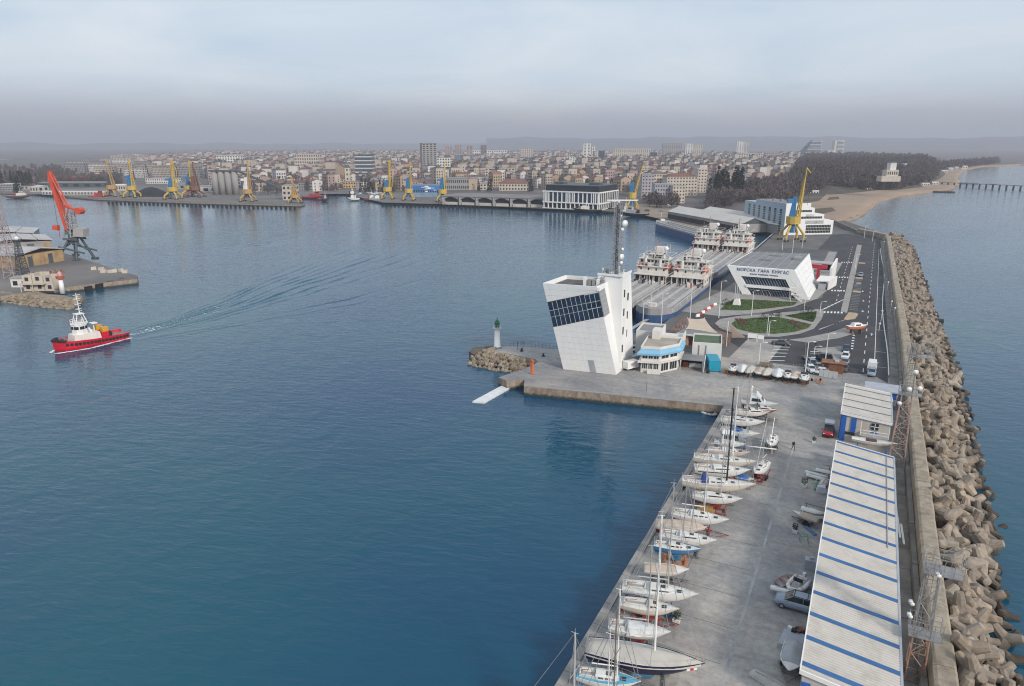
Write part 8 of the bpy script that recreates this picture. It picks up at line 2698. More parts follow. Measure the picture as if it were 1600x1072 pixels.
add('gallery',MB().lathe([(.8,z1),(1.3,z1+.1),(1.3,z1+1.1),(.8,z1+1.11)],12),mat('gallery_red',(.40,.09,.06),.6,.15,1),lh2)
add('lantern',MB().lathe([(.7,z1+1.12),(.7,z2-.8),(.8,z2-.75),(.2,z2)],10),mat('lantern_pale',(.55,.36,.33),.6,.1,1),lh2)
ru = thing('ruined_building','roofless concrete ruin with empty windows on the old mole','ruin',at(37,455)+(-.1,),HEAD+.05)
for x0,x1,z1 in((0,3.2,5.6),(3.5,7,6.2),(7.3,10.2,5.4)):
 add('wall_section',MB().box(x0,.3,0,x1,.8,z1-(.8 if x0>3 else 0)).box(x0,.8,0,x0+.4,5,z1).box(x0,4.6,0,x1,5,z1),STONE,ru)
add('balcony',MB().box(-.6,-1.4,2.6,8,.29,2.9).tube((0,-1.2,0),(0,-1.2,2.6),.18).tube((4,-1.2,0),(4,-1.2,2.6),.18),STONE,ru)
for x,z in((.9,3.6),(4.6,3.8),(8.1,3.5),(1.0,.8),(5,.9),(8.4,.8)):
 add('window',MB().box(x,.2,z,x+1.2,.298,z+1.3),DARK,ru)
building('white_store','low whitewashed hut beside the ruin on the old mole','hut',at(18,449)+(-.1,),HEAD,6.5,4,3.2,RENDER_W,GREYC,2,1)
r = random.Random(31)
for k in range(7):
 p = at(150+k*7+r.uniform(-4,4),424+r.uniform(-3,2)+k*.6)
 solo('cargo_block','pale concrete block lying near the end of the far pier','block',MB().hexa([(-1,-.7,0),(1,-.7,0),(1,.7,0),(-1,.7,0)],[(-.9,-.6,1.2),(.8,-.6,1.4),(.9,.6,1.3),(-.8,.6,1.1)]),STONE,p+(0,),r.uniform(0,3),'concrete blocks on the far pier')
for k in range(8):
 p = at(50+k*6.5,432-k*.8+(k%3))
 solo('scrap_bundle','reddish bundle of scrap before the rusty yellow shed','scrap',MB().ob((0,0,0),(2.6,1.5,1.0),.3).ob((.3,.2,1.0),(1.6,1.0,.7),1.1),mat('scrap_red',(.25,.13,.11),.9,.4,.6,dirt=.5,dirt_rgb=(.45,.4,.38)),p+(0,),r.uniform(0,3),'scrap bundles on the far pier')
for k in range(4):
 a = at(138+k*17,451.5-k*4.0,-1)
 solo('quay_fender','black rubber fender on the face of the far pier','fender',MB().box(-1.4,-.5,-1.2,1.4,.3,.9),BLACK,a+(-.9,),math.atan2(at(200,437)[1]-at(140,450)[1],at(200,437)[0]-at(140,450)[0]),'fenders of the far pier')
f0_,f1_ = Vector(at(170,316.5,-1)+(0,)),Vector(at(468,324.5,-1)+(0,))
g0_,g1_ = Vector(at(598,320,-1)+(0,)),Vector(at(755,324.5,-1)+(0,))
for(a,b,n,lab) in((f0_,f1_,44,'coal quay'),(g0_,g1_,24,'quay of the arched warehouse')):
 for k in range(n):
  p = a.lerp(b,k/n)
  solo('quay_fender','dark fender block on the '+lab,'fender',MB().box(-.9,-.6,-1.0,.9,.6,.9),BLACK,(p.x,p.y,-1.0),0,'fenders of the '+lab)

def small_ship(label,px,py,L,rz,hull,house,name='harbour_tug',cat='tugboat'):
 p = at(px,py,-2)
 t = thing(name,label,cat,p+(-2,),rz,'small craft in the inner harbour')
 hull_parts(t,L,L*.28,2.6,2.9,hull,BLACK,SHIP_DECK,.85,.08,.5,.12,3,flat=1)
 add('wheelhouse',MB().box(L*.4,-L*.09,2.5,L*.68,L*.09,5.0).box(L*.5,-L*.07,5.001,L*.63,L*.07,7.2),house,t)
 add('window',MB().box(L*.631,-L*.06,5.8,L*.635,L*.06,6.7).box(L*.51,-L*.073,5.8,L*.62,L*.073,6.7),GLASS,t)
 add('mast',MB().tube((L*.52,0,7.2),(L*.5,0,12),.15,.08),house,t)
 add('funnel',MB().box(L*.28,-.8,2.5,L*.36,.8,5.2),hull,t)
 return t

for a in(('dark tug with white upperworks moored at the terminal corner',940,333,24,HEAD+2.9,BLACK,RENDER_W),('second dark tug alongside the first at the terminal corner',955,330,22,HEAD+2.9,BLACK,SHIP_CREAM),('grey work boat with its bow against the pier by the yellow crane',1012,340,24,HEAD+2.6,BLACK,GUTTER),('small white cabin craft between the dark tugs and the work boat',975,334,14,HEAD+1.2,WHITE,WHITE),('red hulled ship lying at the coal quay west of the cranes',140,310,20,HEAD,TUG_RED,CRADLE_RED),('crimson tug moored at the pier head beside the short crane',472,311,26,HEAD+.1,mat('crimson',(.33,.02,.05),.5,.1,1),CRADLE_RED),('white conical lit workboat beside the inner quay',541,307,12,HEAD,BLACK,WHITE),('pilot boat with white wheelhouse west of the crossed jib crane',562,314,12,HEAD+3.1,WHITE,WHITE),('dark red launch moored next to the pilot boat',569,314,14,HEAD,CRADLE_RED,WHITE),('grey motor launch last of three at the crane quay',577,314.5,14,HEAD,GUTTER,WHITE),('small dark boat crossing the inner basin',501,315,8,HEAD+.3,BLACK,GUTTER),('rusty barge tug at the western waterfront',12,310,26,HEAD,CRADLE_RUST,SHIP_CREAM)):
 small_ship(*a)
 # ------------------------------------------------------------------ the town
def px_of(X,Y,Z=0.0):
 c,s = math.cos(HEAD),math.sin(HEAD)
 x,y,z = X*c+Y*s,-X*s+Y*c,Z-CAM_H
 w = y*math.cos(PITCH)-z*math.sin(PITCH)
 return 800+F_PX*x/w,536-F_PX*(y*math.sin(PITCH)+z*math.cos(PITCH))/w,w

def inside(x,y,q):
 r_,j = False,len(q)-1
 for i in range(len(q)):
  if(q[i][1]>y) !=(q[j][1]>y) and x <(q[j][0]-q[i][0])*(y-q[i][1])/(q[j][1]-q[i][1])+q[i][0]:
   r_ = not r_
  j = i
 return r_

WALLS =[mat('house_'+n,c,.9,.12,.05,dirt=.25,dirt_rgb=(.2,.17,.15),rnd=.15) for n,c in(('cream',(.45,.39,.34)),('pale',(.60,.575,.56)),('pink',(.38,.28,.26)),('grey',(.28,.275,.285)),('ochre',(.40,.31,.22)))]
ROOFS =[REDROOF,BROWNROOF,PALEROOF,mat('flat_roof_dark',(.13,.125,.13),.9,.25,.1,rnd=.3)]
WN,RN =['cream','white','pinkish','grey','ochre'],['red tiled','brown tiled','pale','flat grey']
HOUSE_ZONE =[(335,298),(420,299),(470,300),(560,296),(640,297),(700,297),(850,296),(960,297),(1005,302),(1010,296),(1110,290),(1150,288),(1236,276),(1258,258),(1252,246.5),(1100,243.5),(900,241.5),(600,240.5),(330,241.5),(200,256),(325,276)]
SLAB_ZONE =[(80,262),(140,287),(325,288),(335,276),(330,243),(180,246)]
KEEP =[]

def landmark(*a,**k):
 px0,px1,pb = a[3],a[4],a[5]
 o = block(*a,**k)
 KEEP.append((px0-3,px1+3,pb))
 return o

 # landmarks of the skyline; windows built one by one on the near ones
lm = landmark
bt_ = lm('tower_block','tall grey slab tower standing alone above the old town','tower block',661,683,279,224,24,GREYC,CRANE_GREY,4,17,wx=.55,wz=.5,grid=False,turn=.25)
add('roof_plant',MB().box(6,5,bt_.children[0].dimensions.z,16,14,bt_.children[0].dimensions.z+4),CRANE_GREY,bt_)
b_ = lm('office_building','dark blue office block with pale horizontal bands','office building',556,582,284,242,22,mat('dark_blue_facade',(.06,.085,.13),.4,.1,.1),CRANE_GREY,1,7,wx=1.0,wz=.32,glass=PALE_SHEET,grid=False)
b_ = lm('school_building','long cream building with a red hipped roof and a clock tower','public building',470,540,287,280,24,STONE,REDROOF,16,2,hip=6,side=3)
tw_ = lm('clock_tower','slim pale clock tower with a dark cap on the long cream building','clock tower',540,547,290,262,7,mat('tower_cream',(.56,.50,.40),.8,.08,.3),CRANE_GREY,1,4,wx=.3,wz=.4,hip=4)
lm('public_building','low ochre building at the foot of the clock tower','public building',536,560,294,284,16,mat('ochre_wall',(.52,.36,.19),.8,.1,.2),PALEROOF,6,2)
lm('hotel','wide pale hotel on the ridge of the old town','hotel',462,497,266,241,30,STONE,PALEROOF,10,5)
lm('apartment_block','dull red brick block beside the wide pale hotel','apartment block',508,532,268,252,26,CRADLE_RED,BROWNROOF,8,4)
lm('apartment_block','white terraced block right behind the tall grey tower','apartment block',683,703,273,247,22,RENDER_W,GREYC,5,6)
lm('office_building','blue grey glass office east of the tall grey tower','office building',710,738,258,242,40,mat('blue_grey_facade',(.17,.23,.31),.4,.15,.1),GREYC,10,5)
lm('theatre','grey concrete hall with a colonnade and a beige end wall','theatre',694,732,297,279,30,GREYC,ROOF_GREY,12,2)
lm('theatre_wing','beige blank end block of the concrete hall','theatre',732,745,297,279,30,mat('beige_wall',(.43,.35,.26),.85,.1,.1),ROOF_GREY,1,1,wx=.1,wz=.1)
lm('apartment_block','cream five storey block on the slope behind the arched warehouse','apartment block',758,803,284,263,18,STONE,PALEROOF,9,5,grid=False)
lm('apartment_block','broad white civic block above the cream five storey one','civic building',764,812,261,250,40,RENDER_W,PALEROOF,14,3)
lm('apartment_block','red roofed terrace beside the dark conifers west of the terminal','apartment block',780,826,298,287,16,STONE,REDROOF,10,2,hip=5)
lm('villa','pale villa behind the arched warehouse, next to two conifers','villa',750,770,297,287,14,STONE,PALEROOF,4,2,hip=3)
# the big cream complex east of the yellow crane
for i,a in enumerate((('main wing of the cream residential complex with a red roof',1041,1089,306,276,15,STONE,REDROOF,10,6,.12),('end tower of the cream residential complex',1089,1103,301,264,16,STONE,STONE,3,8,.12),('western wing of the cream residential complex',1020,1042,304,272,16,STONE,BROWNROOF,5,6,.1),('low front block of the cream complex among bare trees',1050,1070,318,291,14,STONE,GREYC,4,5,.15),('grey block of the cream complex facing the basin, its shade painted in',1022,1050,317,288,14,mat('painted_shade_grey',(.36,.36,.40),.85,.1,.2),GREYC,7,5,.0),('grey apartment block behind the yellow crane',1002,1021,309,273,18,mat('mauve_grey',(.36,.34,.36),.85,.1,.2),GREYC,4,7,.1))):  # the block facing the basin has its shade put into the wall colour
 lm('apartment_block',a[0],'apartment block',*a[1:10],turn=a[10],grid=False,hip=3 if i in(0,2) else 0,wx=.45,wz=.42)
for lab,px0,px1,pb,pt,dp,w,nx,nz in(('pair of pale tower blocks at the far centre of the skyline',911,922,252,224,20,RENDER_W,2,12),('second, thinner pale tower block at the far centre',924,929,252,228,18,RENDER_W,1,10),('long beige panel block on the skyline',958,1014,250,232,16,STONE,18,9),('dark glass block beside the long beige panel block',1015,1026,250,238,20,BLUE_GLASS,3,3),('twin slab, first of the tall pale row',1035,1064,247,224,18,GREYC,9,12),('twin slab with a white wedge gable',1070,1081,247,224.5,18,RENDER_W,3,12),('third slab of the tall pale row',1082,1096,247,226,18,STONE,5,11),('white high rise pair alone before the hills',1150,1161,245,221,20,RENDER_W,3,14),('narrow high rise joined to the white pair',1162,1168,245,222.5,18,STONE,2,13),('low cream block under the lone white high rise',1153,1190,254,240,22,STONE,10,4),('pinkish block above the park corner',1196,1216,252,239,20,WALLS[2],6,5),('grey twin towers north of the slab tower',695,706,247,229,18,WALLS[2],3,12),('pink tower block beside the grey twin',711,721,248,227,18,WALLS[2],3,12),('slender brown tower block at the back of town',729,738,249,228,16,WALLS[2],2,12),('dark brown tower block farther along the back of town',751,760,246,227,18,BROWNROOF,2,12),('low pale slab between the brown tower blocks',738,790,246,235,16,RENDER_W,16,3),('cream hall on the rise behind the old town',870,882,258,239,20,WALLS[2],3,6),('white cubic block near the cream hall',886,898,262,245,16,RENDER_W,3,5),('wide beige block at the left of the pale towers',926,936,252,236,20,STONE,3,6),('dark narrow block amid the beige ones',936,944,253,236,20,BLUE_GLASS,2,5),('large pale hall in the far haze west of the brown towers',812,832,250,231,30,STONE,6,6),('white clustered block on the western rise',340,376,262,243,24,RENDER_W,9,5)):
 lm('apartment_block',lab,'apartment block',px0,px1,pb,pt,dp,w,GREYC,nx,nz,group='far apartment blocks')
 # sail shaped hotels behind the park
for lab,x0,x1,steps,dk in(('stepped sail shaped dark glass hotel behind the park',1247,1281,9,True),('stepped white balcony hotel behind the park',1288,1315,7,False)):
 a = Vector(at(x0,246,0)+(0,))
 sc = a.dot(CF)/F_PX
 t = thing('resort_hotel',lab,'hotel',a,HEAD)
 H = vp(x0,219,a).z
 W_ =(x1-x0)*sc
 n = 13
 if dk:
  add('core',MB().hexa([(0,1,0),(W_*.94,1,0),(W_*.94,25,0),(0,25,0)],[(W_*.6,1,H*.97),(W_*.9,1,H*.97),(W_*.9,25,H*.97),(W_*.6,25,H*.97)]),mat('hotel_glass',(.10,.145,.19),.3,.2,.05),t)
 else:
  add('core',MB().box(W_*.5,1,0,W_*.97,25,H*.98).box(W_*.16,1,0,W_*.499,25,H*.4),PALE_SHEET,t)
 for k in range(n):
  f = k/n
  xl = W_*(.62*f**1.3 if dk else(.5*(f>.25)+.15*(f>.12)))
  xr = W_*(1-(.04 if dk else.02)*f)
  add('storey',MB().box(xl,0,H*f,xr,26,H*(f+.62/n)),BLUE_GLASS if dk else CRANE_GREY,t)
  add('balcony',MB().box(xl+(W_*.3*(1-f) if dk else-1),-2.5,H*(f+.62/n)+.02,xr+2,27,H*(f+.95/n)),WHITE if not dk or k%2 else GUTTER,t)

r = random.Random(77)
# panel blocks in the west, each a building of its own
i = 0
for py,step in((246,17),(250,20),(256,24),(263,27),(270,31),(278,36)):
 px = 95+r.uniform(0,15)
 while px < 325:
  if inside(px,py,SLAB_ZONE):
   w = r.uniform(.7,1.0)*step
   d_ = at(px,py,0)
   block('panel_block','weathered panel apartment block in the western quarter','apartment block',px,px+w,py,py-(5+(py-243)*.33)*r.uniform(.8,1.1),13,r.choice([WALLS[0],WALLS[0],WALLS[3],WALLS[1]]),r.choice([BROWNROOF,REDROOF,ROOF_GREY]),max(3,int(w/2)),5,turn=r.uniform(-.15,.15),group='panel blocks of the western quarter')
   i += 1
  px += step*r.uniform(1.05,1.35)

  # the old town: the houses that show largest as things, the rest as one mass
HV =[]
for k in range(20):
 w,d_,h,hp = r.uniform(8,14),r.uniform(8,11.5),r.choice([7,8,10,11,14,17,20]),r.uniform(1.4,2.8)
 wi,ri = k%5,(0,1,3,1,0,2,1,0)[k%8] if h < 17 else 3
 mb = MB().box(-w/2,-d_/2,0,w/2,d_/2,h)
 if ri != 3:
  mb.add([(-w/2,-d_/2,h),(-w/2,d_/2,h),(-w/2,0,h+hp),(w/2,-d_/2,h),(w/2,d_/2,h),(w/2,0,h+hp)],[(0,2,1),(3,4,5)])
  rf_ = MB().add([(-w/2-.4,-d_/2-.5,h-.15),(w/2+.4,-d_/2-.5,h-.15),(w/2+.4,0,h+hp+.15),(-w/2-.4,0,h+hp+.15),(w/2+.4,d_/2+.5,h-.15),(-w/2-.4,d_/2+.5,h-.15)],[(0,1,2,3),(2,4,5,3)])
 else:
  rf_ = MB().box(-w/2-.2,-d_/2-.2,h+.01,w/2+.2,d_/2+.2,h+.5).box(-2,-1.5,h+.51,1,1.5,h+2.6)
 wn_ = MB()
 for s_ in(-1,1):
  for j in range(int(h/3)):
   for i in range(4):
    x = w*((i+.5)/4-.5)
    wn_.box(x-.65,s_*d_/2-.06,1.0+j*2.9,x+.65,s_*d_/2+.06,2.5+j*2.9)
 for j in range(int(h/3)):
  for y in(-.25,.25):
   for s_ in(-1,1):
    wn_.box(s_*w/2-.06,y*d_-.6,1.0+j*2.9,s_*w/2+.06,y*d_+.6,2.5+j*2.9)
 cm = MB().box(w*.2,1.0,h,w*.2+.8,1.8,h+hp+1.4)
 HV.append((mb,rf_,wn_,cm,WALLS[wi],ROOFS[ri],'%s house with a %s roof in the old town'%(WN[wi],RN[ri]),wi,ri,mb.mesh('house',WALLS[wi]),rf_.mesh('roof',ROOFS[ri]),wn_.mesh('window_grid',GLASS),cm.mesh('chimney',ROOFS[1])))
spots,trees =[],[]
a_,dd = -37.0,0
for ring in range(400):
 d_ = 640+ring*(15+ring*.055)
 if d_ > 4200:
  break
 n = int(rad(62)*d_/(17+ring*.08))
 for k in range(n):
  deg = -38+62*(k+r.uniform(-.3,.3))/n
  p = polar(deg,d_+r.uniform(-5,5))
  x,y,w = px_of(p[0],p[1],0)
  if not inside(x,y,HOUSE_ZONE) or any(a<=x<=b and y>pb-(7 if pb>262 else 3) and y<pb+2.5 for a,b,pb in KEEP):
   continue
  if r.random() < .19:
   trees.append((p,r.uniform(.8,1.4)))
  else:
   spots.append((d_,p,HEAD+.5+.25*mnoise.noise(Vector((p[0]*.003,p[1]*.003,0)))*4+r.choice([0,1.5708])+r.uniform(-.08,.08),r.randrange(20),r.uniform(.8,1.25)))
spots.sort(key=lambda s:s[0])
for d_,p,rz,v,s in spots[:300]:
 H_ = HV[v]
 t = add('town_house',H_[9],None,None,(p[0],p[1],-.3),rz,False,None,(s,s,s))
 zx = px_of(p[0],p[1])[0]
 zn = 'behind the grain silos' if zx < 460 else 'behind the crane quay' if zx < 640 else 'behind the arched warehouse' if zx < 840 else 'behind the black terminal' if zx < 1000 else 'by the seaside park'
 tag(t,H_[6].replace('in the old town',zn),'house','old town houses '+H_[6][:22]+zn[-9:])
 add('roof',H_[10],None,t)
 kind(add('window_grid',H_[11],None,t),'stuff')
 if H_[8] != 3:
  add('chimney',H_[12],None,t)
MAT_ALL = WALLS+ROOFS
vs,fs,mi =[],[],[]
o = 0
for d_,p,rz,v,s in spots[300:]:
 H_ = HV[v]
 for m,k in((H_[0],H_[7]),(H_[1],5+H_[8])):
  q = np.array(m.v)*s
  c,s_ = math.cos(rz),math.sin(rz)
  vs.append(np.stack([q[:,0]*c-q[:,1]*s_+p[0],q[:,0]*s_+q[:,1]*c+p[1],q[:,2]-.3],1))
  for f in m.f:
   fs.append([i+o for i in(f if len(f)==4 else f+(f[0],))] if len(f)==4 else[f[0]+o,f[1]+o,f[2]+o,f[2]+o])
   mi.append(k)
  o += len(q)
me = bpy.data.meshes.new('far_town_mass')
me.from_pydata(np.concatenate(vs).tolist(),[],[tuple(f[:3]) if f[2]==f[3] else tuple(f) for f in fs])
for m in MAT_ALL:
 me.materials.append(m)
me.polygons.foreach_set('material_index',mi)
kind(add('far_town_mass',me),'stuff')

# ------------------------------------------------------------------ trees
TWIG = mat('bare_twigs',(.140,.112,.108),1,.4,.012,dirt=.6,dirt_rgb=(.075,.065,.062),rnd=.25)
BARK = mat('bark',(.075,.06,.05),1,.3,.3)
NEEDLE = mat('conifer',(.020,.030,.020),1,.35,.05,rnd=.25)

def bare_crown(seed,n=150):
 q = random.Random(seed)
 vs,fs =[],[]
 for i in range(n):
  a,u,z = q.uniform(0,6.283),q.random()**.6,q.random()
  c = Vector((u*3.6*math.cos(a)*math.sin(math.pi*(.18+.75*z)),u*3.6*math.sin(a)*math.sin(math.pi*(.18+.75*z)),2.6+7.2*z))
  d_ =(Vector((c.x,c.y,(c.z-1.5)*.9)).normalized()+Vector((q.gauss(0,.45),q.gauss(0,.45),q.gauss(0,.4)))).normalized()
  e = d_.cross(Vector((q.gauss(0,1),q.gauss(0,1),q.gauss(0,1)))).normalized()
  L_ = q.uniform(.7,1.9)
  vs +=[c-d_*L_*.5-e*.16,c-d_*L_*.5+e*.16,c+d_*L_+e*.30,c+d_*L_*.8-e*.34]
  fs.append((4*i,4*i+1,4*i+2,4*i+3))
 return vs,fs

def cone_crown(seed,n=190):
 q = random.Random(seed)
 vs,fs =[],[]
 for i in range(n):
  z = q.random()**1.25
  rr =(1-z)*2.0*q.uniform(.6,1.05)+.15
  a = q.uniform(0,6.283)
  c = Vector((rr*math.cos(a),rr*math.sin(a),1+11.5*z))
  d_ = Vector((math.cos(a),math.sin(a),q.uniform(-.5,.2))).normalized()
  e = Vector((-math.sin(a),math.cos(a),q.uniform(-.4,.4)))
  s = q.uniform(.45,.9)
  vs +=[c-d_*s,c+e*s*.6,c+d_*s,c-e*s*.6+Vector((0,0,.3))]
  fs.append((4*i,4*i+1,4*i+2,4*i+3))
 return vs,fs

def trunk(h,r0=.28):
 q = random.Random(int(h*10))
 mb = MB().tube((0,0,-.3),(.1,0,h*.45),r0,r0*.7,6).tube((.1,0,h*.45),(0,.1,h),r0*.7,r0*.2,5)
 for k in range(5):
  a = k*1.256+q.uniform(-.3,.3)
  z = h*q.uniform(.35,.6)
  mb.tube((.08,0,z),(2.2*math.cos(a),2.2*math.sin(a),z+h*.28),r0*.4,r0*.12,4)
 return mb

BARE =[(bare_crown(k)) for k in range(4)]
CONE =[(cone_crown(k+20)) for k in range(3)]
BARE_ME =[big('crown',np.array(v),np.array(f),TWIG) for v,f in BARE]
CONE_ME =[big('crown',np.array(v),np.array(f),NEEDLE) for v,f in CONE]
TR_ME =[trunk(8.5).mesh('trunk',BARK),MB().tube((0,0,-.3),(0,0,12),.25,.05,6).mesh('trunk',BARK)]

def tree(label,p,s,con,k,group,z=-.3):
 t = thing('conifer' if con else 'bare_tree',label,'tree',(p[0],p[1],z),r.uniform(0,6.28),group)
 t.scale =(s,s,s*r.uniform(.9,1.15))
 add('crown',(CONE_ME[k%3] if con else BARE_ME[k%4]),None,t)
 add('trunk',TR_ME[1 if con else 0],None,t)

PARK =[(1105,333),(1160,318),(1222,316),(1248,311),(1262,305),(1300,297),(1400,297.5),(1452,288),(1464,278),(1466,266),(1440,256),(1340,249),(1262,249),(1246,262),(1232,284),(1150,300),(1110,306)]

def park_front(x):
 return 306 if x < 1300 else 306-(x-1300)*.09 if x < 1400 else 297-(x-1400)*.15

def park_z(x,y):
 f = min(1,max(0,(park_front(x)-2-y)/16.0))*min(1,max(0,(x-1225)/40))*min(1,max(0,(1478-x)/30))
 return 12*f*f*(3-2*f)

rows =[]
for i in range(26):
 px = 1215+i*10.6
 row =[]
 for j in range(20):
  py = park_front(px)-(park_front(px)-248)*(1-(1-j/19)**1.7)
  X,Y = at(px,py,0)
  row.append((X,Y,park_z(px,py)-.35))
 rows.append(row)
struct('park_hill',MB().loft(rows,0,False,False,False),TUFT,True)
cand =[]
for i in range(60000):
 px,py = r.uniform(1100,1480),248+86*r.random()**1.4
 if len(cand) > 3300:
  break
 if not inside(px,py,PARK) or abs(py-(283+(px-1290)*.055)) < 1.2 and 1290 < px < 1440 or(1355<px<1416 and 268<py<282):
  continue
 X,Y = at(px,py,0)
 if r.random() > min(1,(math.hypot(X,Y)/1300)**2+.10):
  continue
 cand.append((math.hypot(X,Y),X,Y,park_z(px,py)-.4))
cand.sort()
near =[c for c in cand if True][:170]
for i,(d_,X,Y,z) in enumerate(near):
 tree('bare winter tree at the near edge of the seaside park',(X,Y),r.uniform(.8,1.2),False,i,'bare trees of the seaside park',z)
ci = 0
for px0,px1,py0,py1,n,lab,grp in((1106,1162,303,313,26,'dark conifer in the clump beside the cream complex','conifers by the cream complex'),(1186,1215,300,306,5,'dark conifer among bare trees of the park','conifers of the park'),(1340,1380,285,291,6,'dark conifer below the casino slope','conifers below the casino'),(744,752,297,299,2,'tall dark conifer beside the beige hall','conifers by the hall'),(763,770,298,299,3,'small dark conifer behind the arched warehouse','conifers behind the warehouse'),(824,833,299,300,3,'dark conifer next to the black terminal','conifers by the terminal'),(560,612,298,304,12,'dark conifer behind the crane quay','conifers behind the crane quay'),(2,60,284,292,22,'dark conifer in the grove of the western waterfront','conifers of the western grove'),(178,260,272,282,9,'dark poplar among the western blocks','poplars of the western quarter'),(18,33,300,301,3,'dark round evergreen before the western office','evergreens by the western office')):
 for k in range(n):
  p = at(r.uniform(px0,px1),r.uniform(py0,py1),0)
  tree(lab,p,r.uniform(.75,1.15)*(1.25 if px0<300 else 1.9 if n==26 else 1),True,ci,grp)
  ci += 1
for px0,px1,py0,py1,n,lab,grp in((1004,1062,314,325,26,'bare street tree before the cream complex','bare street trees by the complex'),(60,170,283,290,18,'bare tree along the western rail yards','bare trees of the western yards'),(600,640,298,303,8,'bare tree behind the crossed jib crane','bare trees behind the cranes'),(480,535,296,299,8,'bare tree before the long cream building','bare trees of the inner basin'),(392,450,299,303,10,'bare tree under the grain conveyor','bare trees by the conveyor')):
 for k in range(n):
  tree(lab,at(r.uniform(px0,px1),r.uniform(py0,py1),0),r.uniform(.7,1.1),False,k,grp)

def mass(name,items,crowns,m):
 vs,fs =[],[]
 for i,(X,Y,z,s) in enumerate(items):
  v,f = crowns[i%len(crowns)]
  q = np.array(v)
  a = r.uniform(0,6.28)
  c,s_ = math.cos(a),math.sin(a)
  fs.append(np.array(f)+sum(len(t_) for t_ in vs[-1:])*0+i*len(q))
  vs.append(np.stack([(q[:,0]*c-q[:,1]*s_)*s+X,(q[:,0]*s_+q[:,1]*c)*s+Y,q[:,2]*s*r.uniform(.85,1.2)+z],1))
 kind(add(name,big(name,np.concatenate(vs),np.concatenate(fs),m)),'stuff')

mass('bare_woodland',[(X,Y,z,r.uniform(.65,1.4)) for d_,X,Y,z in cand[170:]],BARE,TWIG)
mass('town_trees_vegetation',[(p[0],p[1],-.3,s) for p,s in trees if r.random()<.72],BARE,TWIG)
mass('town_evergreens_vegetation',[(p[0],p[1],-.3,s*.9) for p,s in trees if r.random()<.2],CONE,NEEDLE)
mass('far_shore_vegetation',[at(r.uniform(1465,1545),0,0) and(lambda q:(q[0],q[1],-.5,1.3))(at(px,268-(px-1465)*.12-r.random()*6,0)) for px in[r.uniform(1465,1560) for _ in range(260)]],BARE,TWIG)
mass('western_vegetation',[(lambda q:(q[0],q[1],-.3,r.uniform(.7,1.1)))(at(px,r.uniform(264,291) if px<120 else r.uniform(280,291),0)) for px in[r.uniform(-30,190) for _ in range(330)]],BARE,TWIG)

# ------------------------------------------------------------------ beach houses, casino, pier
ca_ = Vector(at(1377,283,15)+(14.5,))
k_ =(ca_.dot(CF))/F_PX
cz = thing('casino','cream casino villa with a tower above the beach slope','villa',ca_,HEAD)
for nm,x0,x1,y0,y1,z0,z1,m in(('terrace',0,29,0,10,0,5,STONE),('wall',9,27,3,12,5.01,11,STONE),('tower',15,24,5,12,11.01,17.5,RENDER_W),('roof_slab',15.5,23,4.6,12.4,17.51,18.4,PALEROOF)):
 add(nm,MB().box(x0*k_,y0,z0,x1*k_,y1,z1),m,cz)
for i in range(5):
 add('window',MB().box((10.5+i*3.3)*k_,2.9,6.5,(12+i*3.3)*k_,2.99,9.3),DARK,cz)
for lab,px0,px1,pb,pt in(('white two storey beach house at the landward end of the sand',1256,1275,299,291),('low white beach bar beside the two storey house',1262,1279,303,298.5),('long white promenade wall along the beach',1279,1338,297,294),('white kiosk at the end of the promenade wall',1348,1362,297,293.5),('white pavilion under the wooded slope',1440,1452,290,286.5),('white beach hut by the pier root',1456,1466,288.5,285),('first white beach house of the far shore',1471,1480,270,266.5),('second white beach house of the far shore',1482,1490,266.5,262.5),('third white beach house of the far shore',1492,1498,264.5,261),('gabled white house last of the far shore',1501,1511,263.5,259.5),('white stair house right of the casino',1411,1418,277,271)):
 block('beach_house',lab,'beach house',px0,px1,pb,pt,9,RENDER_W,WHITE,4,1,group='beach buildings',z0=0)
st_ = bpy.data.objects[[o.name for o in bpy.data.objects if o.name.startswith('beach_house')][-1]]
st_.location.z = 14
pr = thing('pier_bridge','long low pier bridge on dark pillars running out to sea','pier',(0,0,0))
pa,pb_ = Vector(at(1462,290,-2)+(0,)),Vector(at(1640,298.5,-2)+(0,))
d_ = pb_-pa
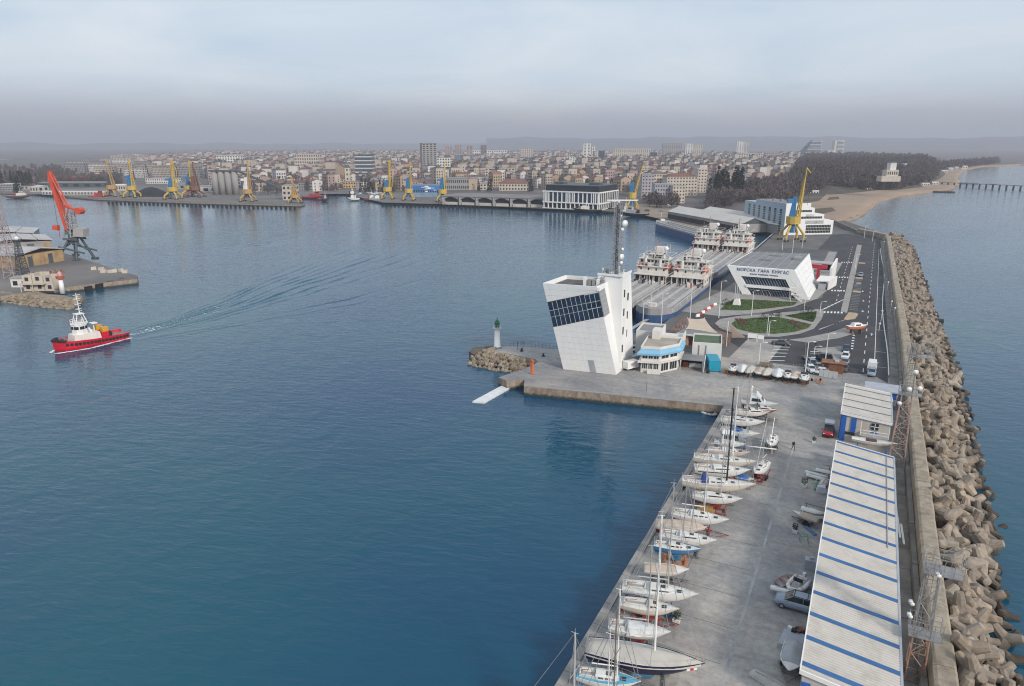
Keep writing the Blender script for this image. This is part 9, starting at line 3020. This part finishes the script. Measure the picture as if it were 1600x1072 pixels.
for k in range(18):
 p = pa+d_*(k/17)
 add('pillar',MB().box(p.x-.9,p.y-.9,-4,p.x+.9,p.y+.9,2.2),CRANE_GREY,pr)
 if k < 17:
  m_ = pa+d_*((k+.5)/17)
  add('deck_section',MB().ob((m_.x,m_.y,2.2),(d_.length/17-.1,4.5,.7),math.atan2(d_.y,d_.x)),GREYC,pr)
  if k in(9,15):
   add('deck_head',MB().ob((p.x,p.y,2.95),(9,9,.8),0),GREYC,pr)
for n_,pts in(('groyne',[(1449,300),(1489,301)]),('groyne',[(1484,286),(1526,287.5)])):
 a,b =[Vector(at(*p,-2)+(0,)) for p in pts]
 mb = MB()
 vs,fs =[],[]
 for k in range(70):
  rm = rock_mb(r.randint(0,50),r.uniform(.8,1.7))
  p = a.lerp(b,k/70)+Vector((r.uniform(-2,2),r.uniform(-2,2),-1.7))
  mb.add([tuple(Vector(v)+p) for v in rm.v],rm.f)
 kind(add('groyne_rubble',mb,mat('groyne_dark',(.07,.06,.055),1,.3,.5)),'stuff')
 # cars left along the inner quay, far off
FC =[MB().box(-2,-.85,.2,2,.85,.8).hexa([(-1.4,-.8,.8),(1.5,-.8,.8),(1.5,.8,.8),(-1.4,.8,.8)],[(-.8,-.65,1.4),(1.1,-.65,1.4),(1.1,.65,1.4),(-.8,.65,1.4)]).mesh('parked_car',m) for m in(SILVER,WHITE_C,BLUEGREY,DARKGREY)]
for k in range(34):
 px,py =(r.uniform(548,602),r.uniform(301.5,305)) if k < 22 else(r.uniform(1010,1085),r.uniform(322,332))
 tag(add('parked_car',FC[k%4],None,None,at(px,py,-.2)+(-.2,),r.uniform(-.2,.3)),['silver','white','blue grey','dark'][k%4]+(' car parked on the inner basin quay' if k<22 else ' car parked on the road before the cream complex'),'car','distant parked cars '+str(k%4)+('a' if k<22 else 'b'))
 # ------------------------------------------------------------------ the air: one box of even haze round everything
def haze(density):
 m = bpy.data.materials.new('haze')
 m.use_nodes = True
 nt = m.node_tree
 nt.nodes.clear()
 out = nt.nodes.new('ShaderNodeOutputMaterial')
 v = nt.nodes.new('ShaderNodeVolumePrincipled')
 v.inputs['Color'].default_value =(0.76,0.78,0.88,1)
 v.inputs['Density'].default_value = density
 v.inputs['Anisotropy'].default_value = 0.1
 nt.links.new(v.outputs[0],out.inputs['Volume'])
 return kind(add('haze',MB().box(-17500,-4500,-8,10500,16500,205),m),'stuff')

haze(0.00019)
